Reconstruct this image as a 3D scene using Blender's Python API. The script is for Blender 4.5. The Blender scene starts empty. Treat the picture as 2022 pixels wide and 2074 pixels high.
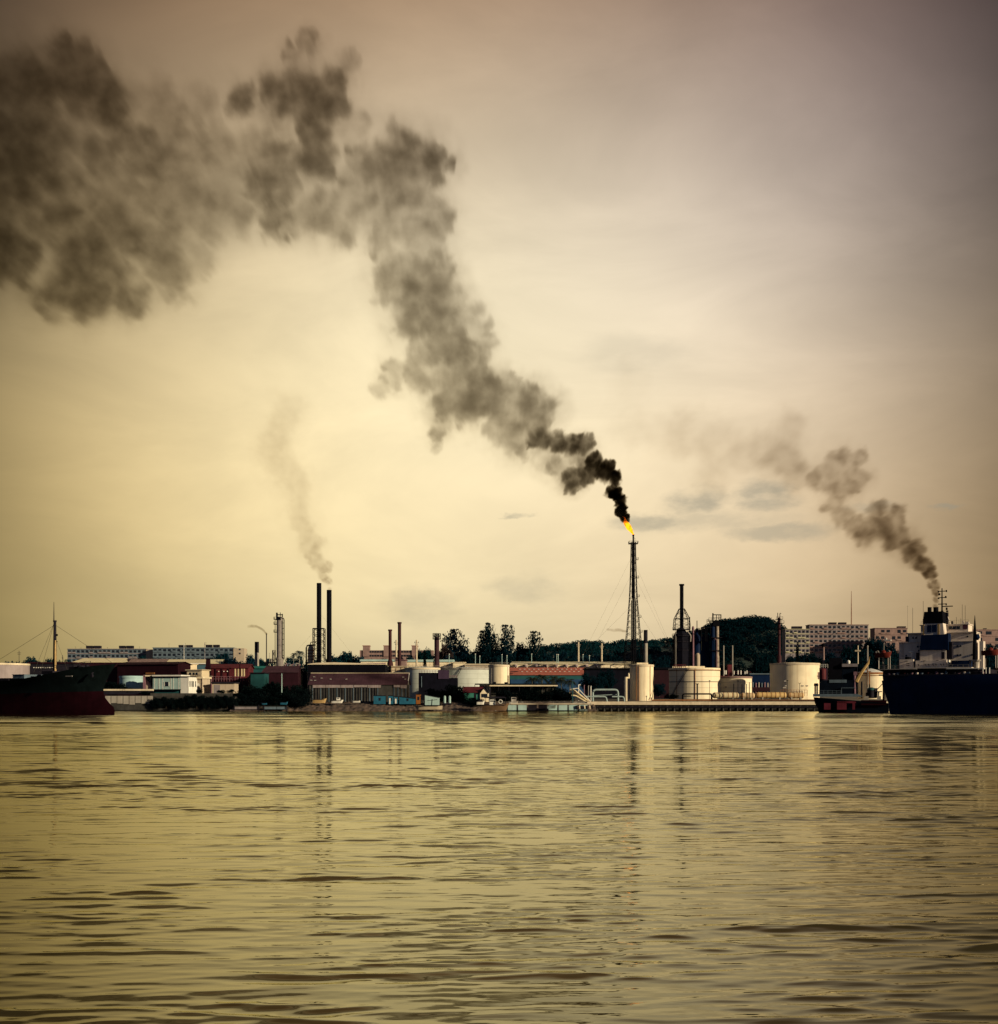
import bpy, bmesh, math, random
import numpy as np
from mathutils import Vector, Matrix
random.seed(7)
SC = bpy.context.scene
COL = SC.collection
R = math.radians

# ------------------------------------------------------------------ camera
CAM_H = 5.0                      # metres above the water
FOC = 2500.0                     # focal length in photo pixels (photo 2022 wide)
HOR = 1415.0                     # row of the horizon
cam_d = bpy.data.cameras.new('camera')
cam = bpy.data.objects.new('camera', cam_d)
COL.objects.link(cam)
cam.location = (0, 0, CAM_H)
cam.rotation_euler = (R(90), 0, 0)
cam_d.sensor_fit = 'AUTO'
cam_d.sensor_width = 36.0
cam_d.lens = FOC / 2074.0 * 36.0
cam_d.shift_y = (HOR - 1037.0) / 2074.0
cam_d.clip_start = 0.5
cam_d.clip_end = 12000
SC.camera = cam

# ------------------------------------------------------------------ exposure
SC.view_settings.view_transform = 'Standard'
SC.view_settings.look = 'None'
SC.view_settings.exposure = 0.0
SC.view_settings.gamma = 1.0
SC.view_settings.use_curve_mapping = False
SC.cycles.max_bounces = 6
SC.cycles.diffuse_bounces = 2
SC.cycles.glossy_bounces = 3
SC.cycles.transparent_max_bounces = 24
SC.cycles.volume_bounces = 0
SC.cycles.volume_max_steps = 256
SC.cycles.use_denoising = True
SC.cycles.denoiser = 'OPENIMAGEDENOISE'
SC.cycles.denoising_input_passes = 'RGB_ALBEDO_NORMAL'
SC.cycles.caustics_reflective = False
SC.cycles.caustics_refractive = False
SC.cycles.sample_clamp_indirect = 3.0

def lin(r, g, b):
    f = lambda c: (c / 255 / 12.92) if c / 255 <= 0.04045 else ((c / 255 + 0.055) / 1.055) ** 2.4
    return (f(r), f(g), f(b), 1.0)

class NT:
    """small helper round a node tree"""
    def __init__(s, tree): s.t = tree; s.n = tree.nodes; s.l = tree.links
    def new(s, kind, **kw):
        n = s.n.new(kind)
        for k, v in kw.items(): setattr(n, k, v)
        return n
    def put(s, sock, v):
        if isinstance(v, bpy.types.NodeSocket): s.l.new(v, sock)
        elif v is not None: sock.default_value = v
    def math(s, op, a, b=None, c=None, clamp=False):
        n = s.new('ShaderNodeMath', operation=op, use_clamp=clamp)
        s.put(n.inputs[0], a); s.put(n.inputs[1], b); s.put(n.inputs[2], c)
        return n.outputs[0]
    def vmath(s, op, a, b=None, scale=None):
        n = s.new('ShaderNodeVectorMath', operation=op)
        s.put(n.inputs[0], a); s.put(n.inputs[1], b)
        if scale is not None: s.put(n.inputs['Scale'], scale)
        return n.outputs['Value'] if op in ('LENGTH', 'DISTANCE', 'DOT_PRODUCT') else n.outputs[0]
    def comb(s, x, y, z):
        n = s.new('ShaderNodeCombineXYZ')
        s.put(n.inputs[0], x); s.put(n.inputs[1], y); s.put(n.inputs[2], z)
        return n.outputs[0]
    def sep(s, v):
        n = s.new('ShaderNodeSeparateXYZ'); s.put(n.inputs[0], v); return n.outputs
    def noise(s, vec, scale, detail=3, rough=0.5, dist=0.0, out='Fac'):
        n = s.new('ShaderNodeTexNoise')
        s.put(n.inputs['Vector'], vec); s.put(n.inputs['Scale'], scale); s.put(n.inputs['Detail'], detail)
        s.put(n.inputs['Roughness'], rough); s.put(n.inputs['Distortion'], dist)
        return n.outputs[out]
    def ramp(s, fac, stops, interp='LINEAR'):
        n = s.new('ShaderNodeValToRGB'); cr = n.color_ramp; cr.interpolation = interp
        while len(cr.elements) < len(stops): cr.elements.new(0.5)
        for e, (p, c) in zip(cr.elements, stops):
            e.position = p; e.color = c if len(c) == 4 else (*c, 1)
        s.put(n.inputs[0], fac); return n.outputs[0]
    def mix(s, fac, a, b, blend='MIX'):
        n = s.new('ShaderNodeMix', data_type='RGBA', blend_type=blend)
        s.put(n.inputs[0], fac); s.put(n.inputs[6], a); s.put(n.inputs[7], b); return n.outputs[2]
    def mapr(s, v, a, b, c, d, interp='LINEAR'):
        n = s.new('ShaderNodeMapRange', interpolation_type=interp)
        for i, q in enumerate((v, a, b, c, d)): s.put(n.inputs[i], q)
        return n.outputs[0]

# ------------------------------------------------------------------ sky
SUN_DIR = Vector((0.80, -0.54, 0.27)).normalized()
world = bpy.data.worlds.new('World'); SC.world = world; world.use_nodes = True
W = NT(world.node_tree); W.n.clear()
tc = W.new('ShaderNodeTexCoord').outputs['Generated']
dx, dy, dz = W.sep(tc)[:3]
az = W.math('MULTIPLY', W.math('ARCTAN2', dx, dy), 57.2958)
el = W.math('MULTIPLY', W.math('ARCSINE', dz), 57.2958)
ael = W.math('ABSOLUTE', el)
p2 = W.comb(az, el, 0.0)
# broad veils of cloud
big = W.noise(W.vmath('MULTIPLY', p2, (0.05, 0.11, 1)), 1.0, 4, 0.5)
veil = W.noise(W.vmath('MULTIPLY', p2, (0.07, 0.19, 1)), 1.0, 6, 0.58, 0.6)
wz = W.sep(W.noise(W.vmath('MULTIPLY', p2, (0.45, 0.9, 1)), 1.0, 5, 0.6, out='Color'))
azw = W.math('ADD', az, W.math('MULTIPLY', W.math('SUBTRACT', wz[0], 0.5), 3.2))
elw = W.math('ADD', el, W.math('MULTIPLY', W.math('SUBTRACT', wz[1], 0.5), 1.3))
def gauss_r(cx, cy, sx, sy):
    a = W.math('DIVIDE', W.math('SUBTRACT', azw, cx), sx)
    b = W.math('DIVIDE', W.math('SUBTRACT', elw, cy), sy)
    return W.math('SQRT', W.math('ADD', W.math('MULTIPLY', a, a), W.math('MULTIPLY', b, b)))
# brightness and tint of the veiled evening sky: a smooth function of azimuth and elevation
ua = W.math('DIVIDE', W.math('MINIMUM', W.math('MAXIMUM', az, -26.0), 26.0), 20.0)
ue = W.math('DIVIDE', W.math('SUBTRACT', W.math('MINIMUM', W.math('MAXIMUM', el, -3.0), 34.0), 12.0), 15.0)
a2 = W.math('MULTIPLY', ua, ua); e2 = W.math('MULTIPLY', ue, ue)
terms = [(None, (-0.0086, -0.1893, -0.6434)), (ua, (-0.077, -0.0767, 0.098)), (ue, (-0.0227, 0.059, 0.2522)), (a2, (-0.3543, -0.4799, -0.5715)),
         (W.math('MULTIPLY', ua, ue), (0.0119, 0.0689, 0.1543)), (e2, (-0.8111, -0.8351, -0.7934)), (W.math('MULTIPLY', a2, ue), (-0.3557, -0.3418, -0.1899)),
         (W.math('MULTIPLY', a2, a2), (-0.4875, -0.4832, -0.5748)), (W.math('MULTIPLY', e2, ue), (0.1168, -0.0487, -0.2251))]
acc = None
for s_, cf in terms:
    v_ = W.vmath('SCALE', cf, None, 1.0 if s_ is None else s_)
    acc = v_ if acc is None else W.vmath('ADD', acc, v_)
vv = W.math('ADD', W.math('MULTIPLY', W.math('SUBTRACT', big, 0.5), -0.42), W.math('MULTIPLY', W.math('SUBTRACT', veil, 0.5), -0.55))
ch = [W.math('POWER', 2.718282, W.math('ADD', c_, vv)) for c_ in W.sep(acc)[:3]]
inner = W.comb(*ch)
out_d = W.math('MAXIMUM', W.math('SUBTRACT', W.math('ABSOLUTE', az), 25.0), W.math('SUBTRACT', el, 33.0))
amb = W.ramp(W.math('DIVIDE', out_d, 150.0), [(0.0, lin(66, 60, 56)), (0.3, lin(54, 58, 70)), (1.0, lin(52, 64, 88))])
sky_c = W.mix(W.mapr(out_d, -3.0, 38.0, 0.0, 1.0, 'SMOOTHSTEP'), inner, amb)
# low grey cloudlets over the refinery
cl = None
for (cx, cy, sx, sy, k) in [(9.2, 9.0, 1.35, .62, 1.0), (12.2, 9.0, 1.35, .6, 1.0), (7.3, 8.1, 1.9, .38, .9), (9.9, 8.0, 3.6, .5, .55),
                            (12.6, 7.5, 2.4, .36, .8), (0.9, 8.4, .6, .14, .7), (20.2, 8.3, .8, .16, .8), (16.8, 8.5, 1.0, .2, .5),
                            (1.2, 5.0, 1.6, .7, .45), (-3.6, 4.3, 1.6, .9, .4), (6.2, 15.5, 2.6, .8, .25)]:
    q = W.mapr(gauss_r(cx, cy, sx, sy), 1.5, 0.3, 0.0, k, 'SMOOTHSTEP')
    cl = q if cl is None else W.math('MAXIMUM', cl, q)
cn = W.noise(W.vmath('MULTIPLY', p2, (0.6, 1.3, 1)), 1.0, 5, 0.6)
cl = W.math('MULTIPLY', cl, W.mapr(cn, 0.25, 0.60, 0.30, 0.62, 'SMOOTHSTEP'))
sky_c = W.mix(cl, sky_c, lin(146, 142, 126))
st = W.new('ShaderNodeTexSky', sky_type='NISHITA', sun_disc=False)
st.sun_elevation = math.asin(SUN_DIR.z)
st.sun_rotation = math.atan2(SUN_DIR.x, SUN_DIR.y)
bg1 = W.new('ShaderNodeBackground'); W.put(bg1.inputs[0], sky_c); bg1.inputs[1].default_value = 1.0
bg2 = W.new('ShaderNodeBackground'); W.put(bg2.inputs[0], st.outputs[0]); bg2.inputs[1].default_value = 0.004
ad = W.new('ShaderNodeAddShader'); W.l.new(bg1.outputs[0], ad.inputs[0]); W.l.new(bg2.outputs[0], ad.inputs[1])
wo = W.new('ShaderNodeOutputWorld'); W.l.new(ad.outputs[0], wo.inputs[0])
world.cycles.sampling_method = 'MANUAL'; world.cycles.sample_map_resolution = 512

# ------------------------------------------------------------------ sun
sl = bpy.data.lights.new('sun', 'SUN'); sun = bpy.data.objects.new('sun', sl); COL.objects.link(sun)
sl.energy = 5.0; sl.angle = R(0.5); sl.color = (1.0, 0.83, 0.55)
sun.rotation_euler = SUN_DIR.to_track_quat('Z', 'Y').to_euler()

# ------------------------------------------------------------------ helpers
def gz(d):
    """height of the land behind the quay at distance d"""
    return float(np.interp(d, [480, 505, 540, 700, 1000, 1500, 3000], [3.4, 3.6, 4.6, 6.0, 9.0, 14.0, 24.0]))
def SX(px, d): return (px - 1011.0) / FOC * d
def SZ(py, d): return CAM_H + (HOR - py) / FOC * d

MATS = {}
def mat(name, col, rough=0.7, metal=0.0, var=0.25, scale=1.0, streak=0.0, bump=0.0, bscale=None, lines=None, spec=0.12):
    """painted / weathered surface: base colour broken by blotches, vertical streaks and optional course lines"""
    if name in MATS: return MATS[name]
    m = bpy.data.materials.new(name); m.use_nodes = True
    N = NT(m.node_tree); b = N.n['Principled BSDF']
    pos = N.new('ShaderNodeTexCoord').outputs['Object']
    c = tuple(col[:3])
    lo = tuple(x * (1 - var) for x in c); hi = tuple(min(1, x * (1 + var * 0.6)) for x in c)
    f = N.noise(pos, 0.35 * scale, 5, 0.62)
    cc = N.ramp(f, [(0.32, lo), (0.68, hi)])
    if streak:
        sv = N.vmath('MULTIPLY', pos, (1.6 * scale, 1.6 * scale, 0.07 * scale))
        s1 = N.noise(sv, 1.0, 4, 0.6)
        cc = N.mix(N.mapr(s1, 0.5, 0.75, 0.0, streak), cc, (c[0] * 0.45, c[1] * 0.36, c[2] * 0.3, 1))
    if lines:
        per, strength, axis = lines
        v = N.sep(pos)[axis]
        w = N.math('FRACT', N.math('DIVIDE', v, per))
        ln = N.math('LESS_THAN', w, 0.12)
        cc = N.mix(N.math('MULTIPLY', ln, strength), cc, tuple(x * 0.35 for x in c) + (1,))
    N.put(b.inputs['Base Color'], cc)
    b.inputs['Roughness'].default_value = rough; b.inputs['Metallic'].default_value = metal
    b.inputs['Specular IOR Level'].default_value = spec
    if bump:
        bn = N.new('ShaderNodeBump'); bn.inputs['Strength'].default_value = bump; bn.inputs['Distance'].default_value = 0.2
        N.put(bn.inputs['Height'], N.noise(pos, (bscale or 2.0), 5, 0.6)); N.l.new(bn.outputs[0], b.inputs['Normal'])
    MATS[name] = m
    return m

def mesh_np(name, verts, faces, m, smooth=False):
    me = bpy.data.meshes.new(name); me.from_pydata(verts, [], faces); me.update()
    if m: me.materials.append(m)
    if smooth: me.polygons.foreach_set('use_smooth', [True] * len(me.polygons))
    return me
def grid_mesh(name, co, nr, nc, m, smooth=True):
    me = bpy.data.meshes.new(name)
    idx = np.arange(nr * nc, dtype=np.int32).reshape(nr, nc)
    q = np.stack([idx[:-1, :-1], idx[:-1, 1:], idx[1:, 1:], idx[1:, :-1]], -1).reshape(-1, 4)
    me.vertices.add(nr * nc); me.vertices.foreach_set('co', co.reshape(-1).astype(np.float32))
    me.loops.add(q.size); me.loops.foreach_set('vertex_index', q.reshape(-1))
    me.polygons.add(len(q)); me.polygons.foreach_set('loop_start', np.arange(0, q.size, 4, dtype=np.int32))
    me.update(calc_edges=True)
    if smooth: me.polygons.foreach_set('use_smooth', np.ones(len(q), dtype=bool))
    if m: me.materials.append(m)
    return me
def link(name, me, parent=None, loc=(0, 0, 0)):
    o = bpy.data.objects.new(name, me); COL.objects.link(o); o.location = loc
    if parent is not None: o.parent = parent
    return o
def tag(o, label=None, cat=None, group=None, kind=None):
    if label: o['label'] = label
    if cat: o['category'] = cat
    if group: o['group'] = group
    if kind: o['kind'] = kind
    return o

# ------------------------------------------------------------------ water
def water_material():
    m = bpy.data.materials.new('harbour_water'); m.use_nodes = True
    N = NT(m.node_tree); N.n.clear()
    pos = N.new('ShaderNodeTexCoord').outputs['Object']
    band = N.noise(N.vmath('MULTIPLY', pos, (0.004, 0.034, 1)), 1.0, 4, 0.55)
    dash = N.noise(N.vmath('MULTIPLY', pos, (0.05, 0.075, 1)), 1.0, 3, 0.6)
    far = N.mapr(N.sep(pos)[1], 50, 300, 0.0, 1.0, 'SMOOTHSTEP')      # the outer basin is open to the wind
    gl = N.new('ShaderNodeBsdfAnisotropic'); gl.inputs['Color'].default_value = (1.0, 0.95, 0.66, 1)
    N.put(gl.inputs['Roughness'], N.math('ADD', 0.01, N.math('MULTIPLY', far, N.mapr(N.math('ADD', N.math('MULTIPLY', band, 0.6), N.math('MULTIPLY', dash, 0.4)), 0.42, 0.60, 0.02, 0.10))))
    gl.inputs['Anisotropy'].default_value = 0.95
    N.put(gl.inputs['Tangent'], N.comb(0.0, 1.0, 0.0))                 # ripples run along the shore
    df = N.new('ShaderNodeBsdfDiffuse'); df.inputs['Color'].default_value = (0.040, 0.032, 0.012, 1)
    fr = N.new('ShaderNodeFresnel'); fr.inputs['IOR'].default_value = 1.75
    ms = N.new('ShaderNodeMixShader'); ou = N.new('ShaderNodeOutputMaterial')
    N.l.new(fr.outputs[0], ms.inputs[0]); N.l.new(df.outputs[0], ms.inputs[1]); N.l.new(gl.outputs[0], ms.inputs[2]); N.l.new(ms.outputs[0], ou.inputs[0])
    h1 = N.noise(N.vmath('MULTIPLY', pos, (0.8, 3.0, 1)), 1.0, 3, 0.5, 0.3)
    h2 = N.noise(N.vmath('MULTIPLY', pos, (0.05, 0.30, 1)), 1.0, 3, 0.5, 0.3)
    hh = N.math('ADD', N.math('MULTIPLY', h1, 0.012), N.math('MULTIPLY', h2, N.math('MULTIPLY', far, 0.22)))
    bn = N.new('ShaderNodeBump'); bn.inputs['Distance'].default_value = 1.0
    bn.inputs['Strength'].default_value = 0.6; N.put(bn.inputs['Height'], hh)
    for q in (gl, df, fr): N.l.new(bn.outputs[0], q.inputs['Normal'])
    return m
def build_water():
    rng = np.random.default_rng(3)
    nc = 900
    inv = np.concatenate([np.linspace(1 / 14.0, 1 / 50.0, 800, endpoint=False), np.linspace(1 / 50.0, 1 / 150.0, 560, endpoint=False), np.linspace(1 / 150.0, 1 / 545.0, 560)])
    nr = len(inv)
    d = 1 / inv
    d = np.concatenate([[-60, -10, 8], d, [700]])
    t = np.concatenate([[-6, -3, -1.5, -0.8], np.linspace(-0.56, 0.56, nc), [0.8, 1.5, 3, 6]])
    dd, tt = np.meshgrid(d, t, indexing='ij')
    wd = np.maximum(dd, 14.0)
    X = tt * wd; Y = dd.copy()
    Z = np.zeros_like(X); DX = np.zeros_like(X); DY = np.zeros_like(X)
    step = np.gradient(d); step[:4] = 50; step[-2:] = 200
    prow = np.maximum(step[:, None] + 0 * X, 0.01)
    nW = 140
    lam = np.where(rng.uniform(0, 1, nW) < .62, np.exp(rng.uniform(np.log(0.28), np.log(2.4), nW)), np.exp(rng.uniform(np.log(2.4), np.log(14.0), nW)))
    th = rng.normal(0, 0.22, nW) + math.pi / 2
    ph = rng.uniform(0, 2 * math.pi, nW)
    shape = np.clip(lam / 0.4, 0, 1) * np.clip(1.1 / lam, 0, 1) ** .55
    slope = shape * rng.uniform(0.5, 1.3, nW); slope *= WAVE_SLOPE / math.sqrt((slope ** 2).sum() / 2)
    # calm water broken by groups of steeper ripples
    def patches(cx, cy):
        G = rng.uniform(0, 1, (256, 256)); u, v = X / cx + 91.7, Y / cy + 13.1
        iu, iv = np.floor(u).astype(int), np.floor(v).astype(int); fu, fv = u - iu, v - iv
        fu = fu * fu * (3 - 2 * fu); fv = fv * fv * (3 - 2 * fv); g = lambda a, b: G[a % 256, b % 256]
        return (g(iu, iv) * (1 - fu) + g(iu + 1, iv) * fu) * (1 - fv) + (g(iu, iv + 1) * (1 - fu) + g(iu + 1, iv + 1) * fu) * fv
    n_ = 0.42 * patches(3.6, 1.5) + 0.36 * patches(9, 4) + 0.22 * patches(30, 13)
    env = 0.50 + 1.8 * np.clip((n_ - 0.36) / 0.34, 0, 1) ** 1.3
    for i in range(nW):
        k = 2 * math.pi / lam[i]
        att = np.clip((lam[i] / np.maximum(prow, 1e-3) - 2.2) / 2.0, 0, 1)
        # bend the crests so that they break up into short lengths
        ang = k * (math.cos(th[i]) * X + math.sin(th[i]) * Y) + ph[i] + 0.8 * np.sin(X * (0.9 / lam[i] ** 0.8) + 5 * ph[i] + 0.3 * Y / lam[i] ** .7) 
        a_ = slope[i] / k * att * np.clip(wd / (23.0 * lam[i]), 0.10, 1.0) ** .9; Z += a_ * np.sin(ang); c_ = a_ * np.cos(ang); DX += CHOP * c_ * math.cos(th[i]); DY += CHOP * c_ * math.sin(th[i])
    Z *= env; X = X + DX * env; Y = Y + DY * env
    Z[:4] = 0; Z[-2:] = 0; Z[:, :5] = 0; Z[:, -5:] = 0
    me = grid_mesh('water', np.stack([X, Y, Z], -1), len(d), len(t), water_material())
    return tag(link('water', me), 'rippled olive and gold harbour water in front of the refinery', None, kind='structure')
WAVE_SLOPE = 0.062
CHOP = 2.0
build_water()

# ------------------------------------------------------------------ mesh builder
class MB:
    def __init__(s): s.v = []; s.f = []
    def _add(s, vs, fs):
        o = len(s.v); s.v += [tuple(p) for p in vs]; s.f += [tuple(i + o for i in f) for f in fs]; return s
    def box(s, x0, x1, y0, y1, z0, z1):
        if x1 < x0: x0, x1 = x1, x0
        if z1 < z0: z0, z1 = z1, z0
        return s._add([(x0, y0, z0), (x1, y0, z0), (x1, y1, z0), (x0, y1, z0), (x0, y0, z1), (x1, y0, z1), (x1, y1, z1), (x0, y1, z1)],
                      [(3, 2, 1, 0), (4, 5, 6, 7), (0, 1, 5, 4), (1, 2, 6, 5), (2, 3, 7, 6), (3, 0, 4, 7)])
    def lathe(s, x, y, prof, n=24, cap=True):
        vs = []; fs = []
        for (r, z) in prof:
            for k in range(n):
                a = 2 * math.pi * k / n; vs.append((x + r * math.cos(a), y + r * math.sin(a), z))
        for j in range(len(prof) - 1):
            for k in range(n):
                k2 = (k + 1) % n; fs.append((j * n + k, j * n + k2, (j + 1) * n + k2, (j + 1) * n + k))
        if cap: fs.append(tuple(range(n - 1, -1, -1))); fs.append(tuple((len(prof) - 1) * n + k for k in range(n)))
        return s._add(vs, fs)
    def cyl(s, x, y, z0, z1, r0, r1=None, n=20): return s.lathe(x, y, [(r0, z0), (r0 if r1 is None else r1, z1)], n)
    def pipe(s, pts, r, n=6):
        pts = [Vector(p) for p in pts]; vs = []; fs = []; m = len(pts)
        for i, p in enumerate(pts):
            d = (pts[min(i + 1, m - 1)] - pts[max(i - 1, 0)])
            d = d.normalized() if d.length > 1e-6 else Vector((0, 0, 1))
            u = d.cross(Vector((0, 0, 1)) if abs(d.z) < 0.95 else Vector((1, 0, 0))).normalized(); w = d.cross(u)
            rr = r[i] if isinstance(r, (list, tuple)) else r
            for k in range(n):
                a = 2 * math.pi * (k + 0.5) / n; vs.append(p + (u * math.cos(a) + w * math.sin(a)) * rr)
        for i in range(m - 1):
            for k in range(n):
                k2 = (k + 1) % n; fs.append((i * n + k, i * n + k2, (i + 1) * n + k2, (i + 1) * n + k))
        fs.append(tuple(range(n - 1, -1, -1))); fs.append(tuple((m - 1) * n + k for k in range(n)))
        return s._add(vs, fs)
    def rod(s, p, q, r, n=5): return s.pipe([p, q], r, n)
    def bend(s, pts, r, rad, n=8):
        """pipe with rounded corners"""
        out = [Vector(pts[0])]
        for a, b, c in zip(pts[:-2], pts[1:-1], pts[2:]):
            a, b, c = Vector(a), Vector(b), Vector(c)
            p = b + (a - b).normalized() * rad; q = b + (c - b).normalized() * rad
            for k in range(6):
                t = k / 5; out.append(p * (1 - t) ** 2 + b * 2 * t * (1 - t) + q * t * t)
        out.append(Vector(pts[-1])); return s.pipe(out, r, n)
    def prism(s, poly, y0, y1):
        """polygon in (x, z) pushed from y0 to y1"""
        n = len(poly); vs = [(x, y0, z) for x, z in poly] + [(x, y1, z) for x, z in poly]
        fs = [tuple(range(n)), tuple(range(2 * n - 1, n - 1, -1))] + [(i, n + i, n + (i + 1) % n, (i + 1) % n) for i in range(n)]
        return s._add(vs, fs)
    def prism_x(s, poly, x0, x1):
        """polygon in (y, z) pushed from x0 to x1"""
        n = len(poly); vs = [(x0, y, z) for y, z in poly] + [(x1, y, z) for y, z in poly]
        fs = [tuple(range(n - 1, -1, -1)), tuple(range(n, 2 * n))] + [(i, (i + 1) % n, n + (i + 1) % n, n + i) for i in range(n)]
        return s._add(vs, fs)
    def lattice(s, x, y, levels, r, rb, n=4, a0=math.pi / 4, cross=True):
        """braced tower: levels = [(z, half width)]"""
        def c(k, z, h):
            a = a0 + 2 * math.pi * k / n; q = h * (2 ** 0.5 if n == 4 else 1.15); return (x + q * math.cos(a), y + q * math.sin(a), z)
        for (z0, h0), (z1, h1) in zip(levels[:-1], levels[1:]):
            for k in range(n):
                k2 = (k + 1) % n
                s.rod(c(k, z0, h0), c(k, z1, h1), r, 5); s.rod(c(k, z1, h1), c(k2, z1, h1), rb, 4)
                s.rod(c(k, z0, h0), c(k2, z1, h1), rb, 4)
                if cross: s.rod(c(k2, z0, h0), c(k, z1, h1), rb, 4)
        return s
    def rail(s, pts, h, r=0.05, step=2.0, closed=False):
        """handrail with posts along a polyline"""
        pts = [Vector(p) for p in pts]
        if closed: pts.append(pts[0])
        for a, b in zip(pts[:-1], pts[1:]):
            for q in (0.5, 1.0): s.rod(a + Vector((0, 0, h * q)), b + Vector((0, 0, h * q)), r, 4)
            k = max(1, int((b - a).length / step))
            for i in range(k + 1):
                p = a.lerp(b, i / k); s.rod(p, p + Vector((0, 0, h)), r, 4)
        return s
    def ring(s, x, y, z, r, n=20): return [(x + r * math.cos(2 * math.pi * k / n), y + r * math.sin(2 * math.pi * k / n), z) for k in range(n)]
    def mesh(s, name, m, smooth=False):
        me = mesh_np(name, s.v, s.f, m)
        if smooth and hasattr(me, 'shade_smooth'):
            me.polygons.foreach_set('use_smooth', [True] * len(me.polygons))
            try: me.set_sharp_from_angle(angle=R(40))
            except Exception: pass
        return me

class T:
    """a thing: an Empty at its base; x(), z() turn photo measurements into its own metres"""
    def __init__(s, name, label, cat, px, d, rot=0.0, group=None, base=None):
        s.px, s.d, s.k = px, d, d / FOC; s.c = math.cos(R(rot)); s.sn = math.sin(R(rot))
        s.zb = gz(d) - 0.3 if base is None else base
        s.o = bpy.data.objects.new(name, None); COL.objects.link(s.o); s.o.empty_display_size = 1
        s.o.location = (SX(px, d), d, s.zb); s.o.rotation_euler = (0, 0, R(rot))
        tag(s.o, label, cat, group)
    def x(s, px):
        u = (px - 1011.0) / FOC; return (u * s.d - SX(s.px, s.d)) / (s.c - u * s.sn)
    def z(s, py): return SZ(py, s.d) - s.zb
    def add(s, name, mb, m, parent=None, label=None, smooth=True, loc=(0, 0, 0)):
        o = link(name, mb.mesh(name, m, smooth), s.o if parent is None else parent, loc)
        if label: o['label'] = label
        return o
    def bx(s, name, px0, px1, y0, y1, pt, pb, m, parent=None, label=None):
        return s.add(name, MB().box(s.x(px0), s.x(px1), y0, y1, s.z(pb) if pb is not None else 0.0, s.z(pt)), m, parent, label, False)
    def rep(s, name, me, spots, parent=None):
        out = []
        for p in spots: out.append(link(name, me, s.o if parent is None else parent, p))
        return out

# ------------------------------------------------------------------ materials
CREAM = mat('cream_paint', (.84, .72, .51), .6, var=.12, streak=.6, scale=.5)
CREAM_SEAM = mat('cream_plates', (.84, .73, .53), .55, var=.10, streak=.35, scale=.4, lines=(2.6, .35, 2))
PALE = mat('pale_plates', (.52, .55, .50), .55, var=.14, streak=.35, scale=.4, lines=(2.4, .25, 2))
WHITE = mat('white_paint', (.74, .72, .66), .6, var=.10, streak=.35, scale=.6)
SHIPW = mat('ship_white', (.70, .61, .53), .55, var=.14, streak=.55, scale=.5)
TEAL = mat('teal_paint', (.018, .085, .095), .6, var=.2, streak=.3)
PALETEAL = mat('pale_teal_and_shade', (.36, .50, .48), .6, var=.15, streak=.3)  # real pale teal, and the bluish shade of the white house front
BLACK = mat('black_steel', (.004, .004, .007), .75, spec=.04, var=.4, streak=.2)
DARK = mat('dark_steel', (.018, .016, .024), .6, spec=.04, var=.4, streak=.3)
NAVY = mat('navy_paint', (.004, .013, .045), .45, spec=.04, var=.25, streak=.3)
MAROON = mat('maroon_sheet', (.022, .005, .010), .7, var=.3, streak=.4)
MAROONROOF = mat('maroon_roof', (.06, .028, .038), .75, var=.3, streak=.3, lines=(1.1, .35, 0))
REDSTEEL = mat('red_steel', (.10, .018, .024), .6, var=.3, streak=.4)
REDTILE = mat('red_tile', (.40, .125, .09), .8, var=.2, lines=(.9, .3, 0))
YROOF = mat('cream_roof', (.70, .60, .38), .7, var=.12, lines=(1.4, .2, 0))
CONC = mat('grey_concrete', (.34, .31, .27), .85, var=.2, streak=.4, bump=.2)
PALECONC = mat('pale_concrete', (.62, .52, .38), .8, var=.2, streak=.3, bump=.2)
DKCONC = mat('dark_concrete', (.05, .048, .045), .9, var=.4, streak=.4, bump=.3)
PINK = mat('pink_plaster', (.27, .18, .165), .8, var=.2, streak=.4)
FLAT = mat('flat_plaster', (.24, .21, .22), .8, var=.18, streak=.4)
FLATB = mat('blue_plaster', (.11, .15, .19), .8, var=.2, streak=.4)
BEIGE = mat('beige_plaster', (.46, .38, .29), .8, var=.14, streak=.4)
GLASS = mat('window_dark', (.012, .016, .024), .2, var=.2, spec=.5)
RUST = mat('rust', (.30, .13, .05), .85, var=.35, streak=.5)
GREYST = mat('grey_pipe', (.32, .29, .26), .6, var=.3, streak=.5)
PIPEP = mat('pipe_teal_grey', (.30, .38, .38), .5, var=.2, streak=.3)
PIPEC = mat('pipe_cream', (.70, .58, .36), .55, var=.2, streak=.5)
COLGREY = mat('column_cladding', (.24, .21, .195), .6, var=.3, streak=.5, scale=1.4)
PURPLE = mat('purple_pipe', (.22, .12, .15), .6, var=.3, streak=.4)
BLUE = mat('blue_sheet', (.02, .12, .20), .6, var=.3, streak=.3)
ORANGE = mat('orange_sheet', (.28, .10, .025), .7, var=.3, streak=.4)
GREENP = mat('green_plaster', (.05, .22, .17), .8, var=.2, streak=.3)
HULLNAVY = mat('hull_navy', (.004, .017, .062), .5, var=.3, streak=.4, scale=.5, spec=.08)
DKBLOCK = mat('near_black_sheet', (.006, .006, .012), .7, spec=.04, var=.4, streak=.4)
TKDARK = mat('tanker_dark', (.003, .006, .013), .6, var=.4, streak=.4, spec=.05)
WOOD = mat('brown_wood', (.14, .085, .05), .85, var=.35, streak=.3)
HULLG = mat('hull_grey_green', (.005, .009, .010), .6, spec=.04, var=.45, streak=.6, scale=.8)
HULLR = mat('hull_red', (.013, .002, .004), .7, spec=.04, var=.4, streak=.5, scale=.8)
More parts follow.
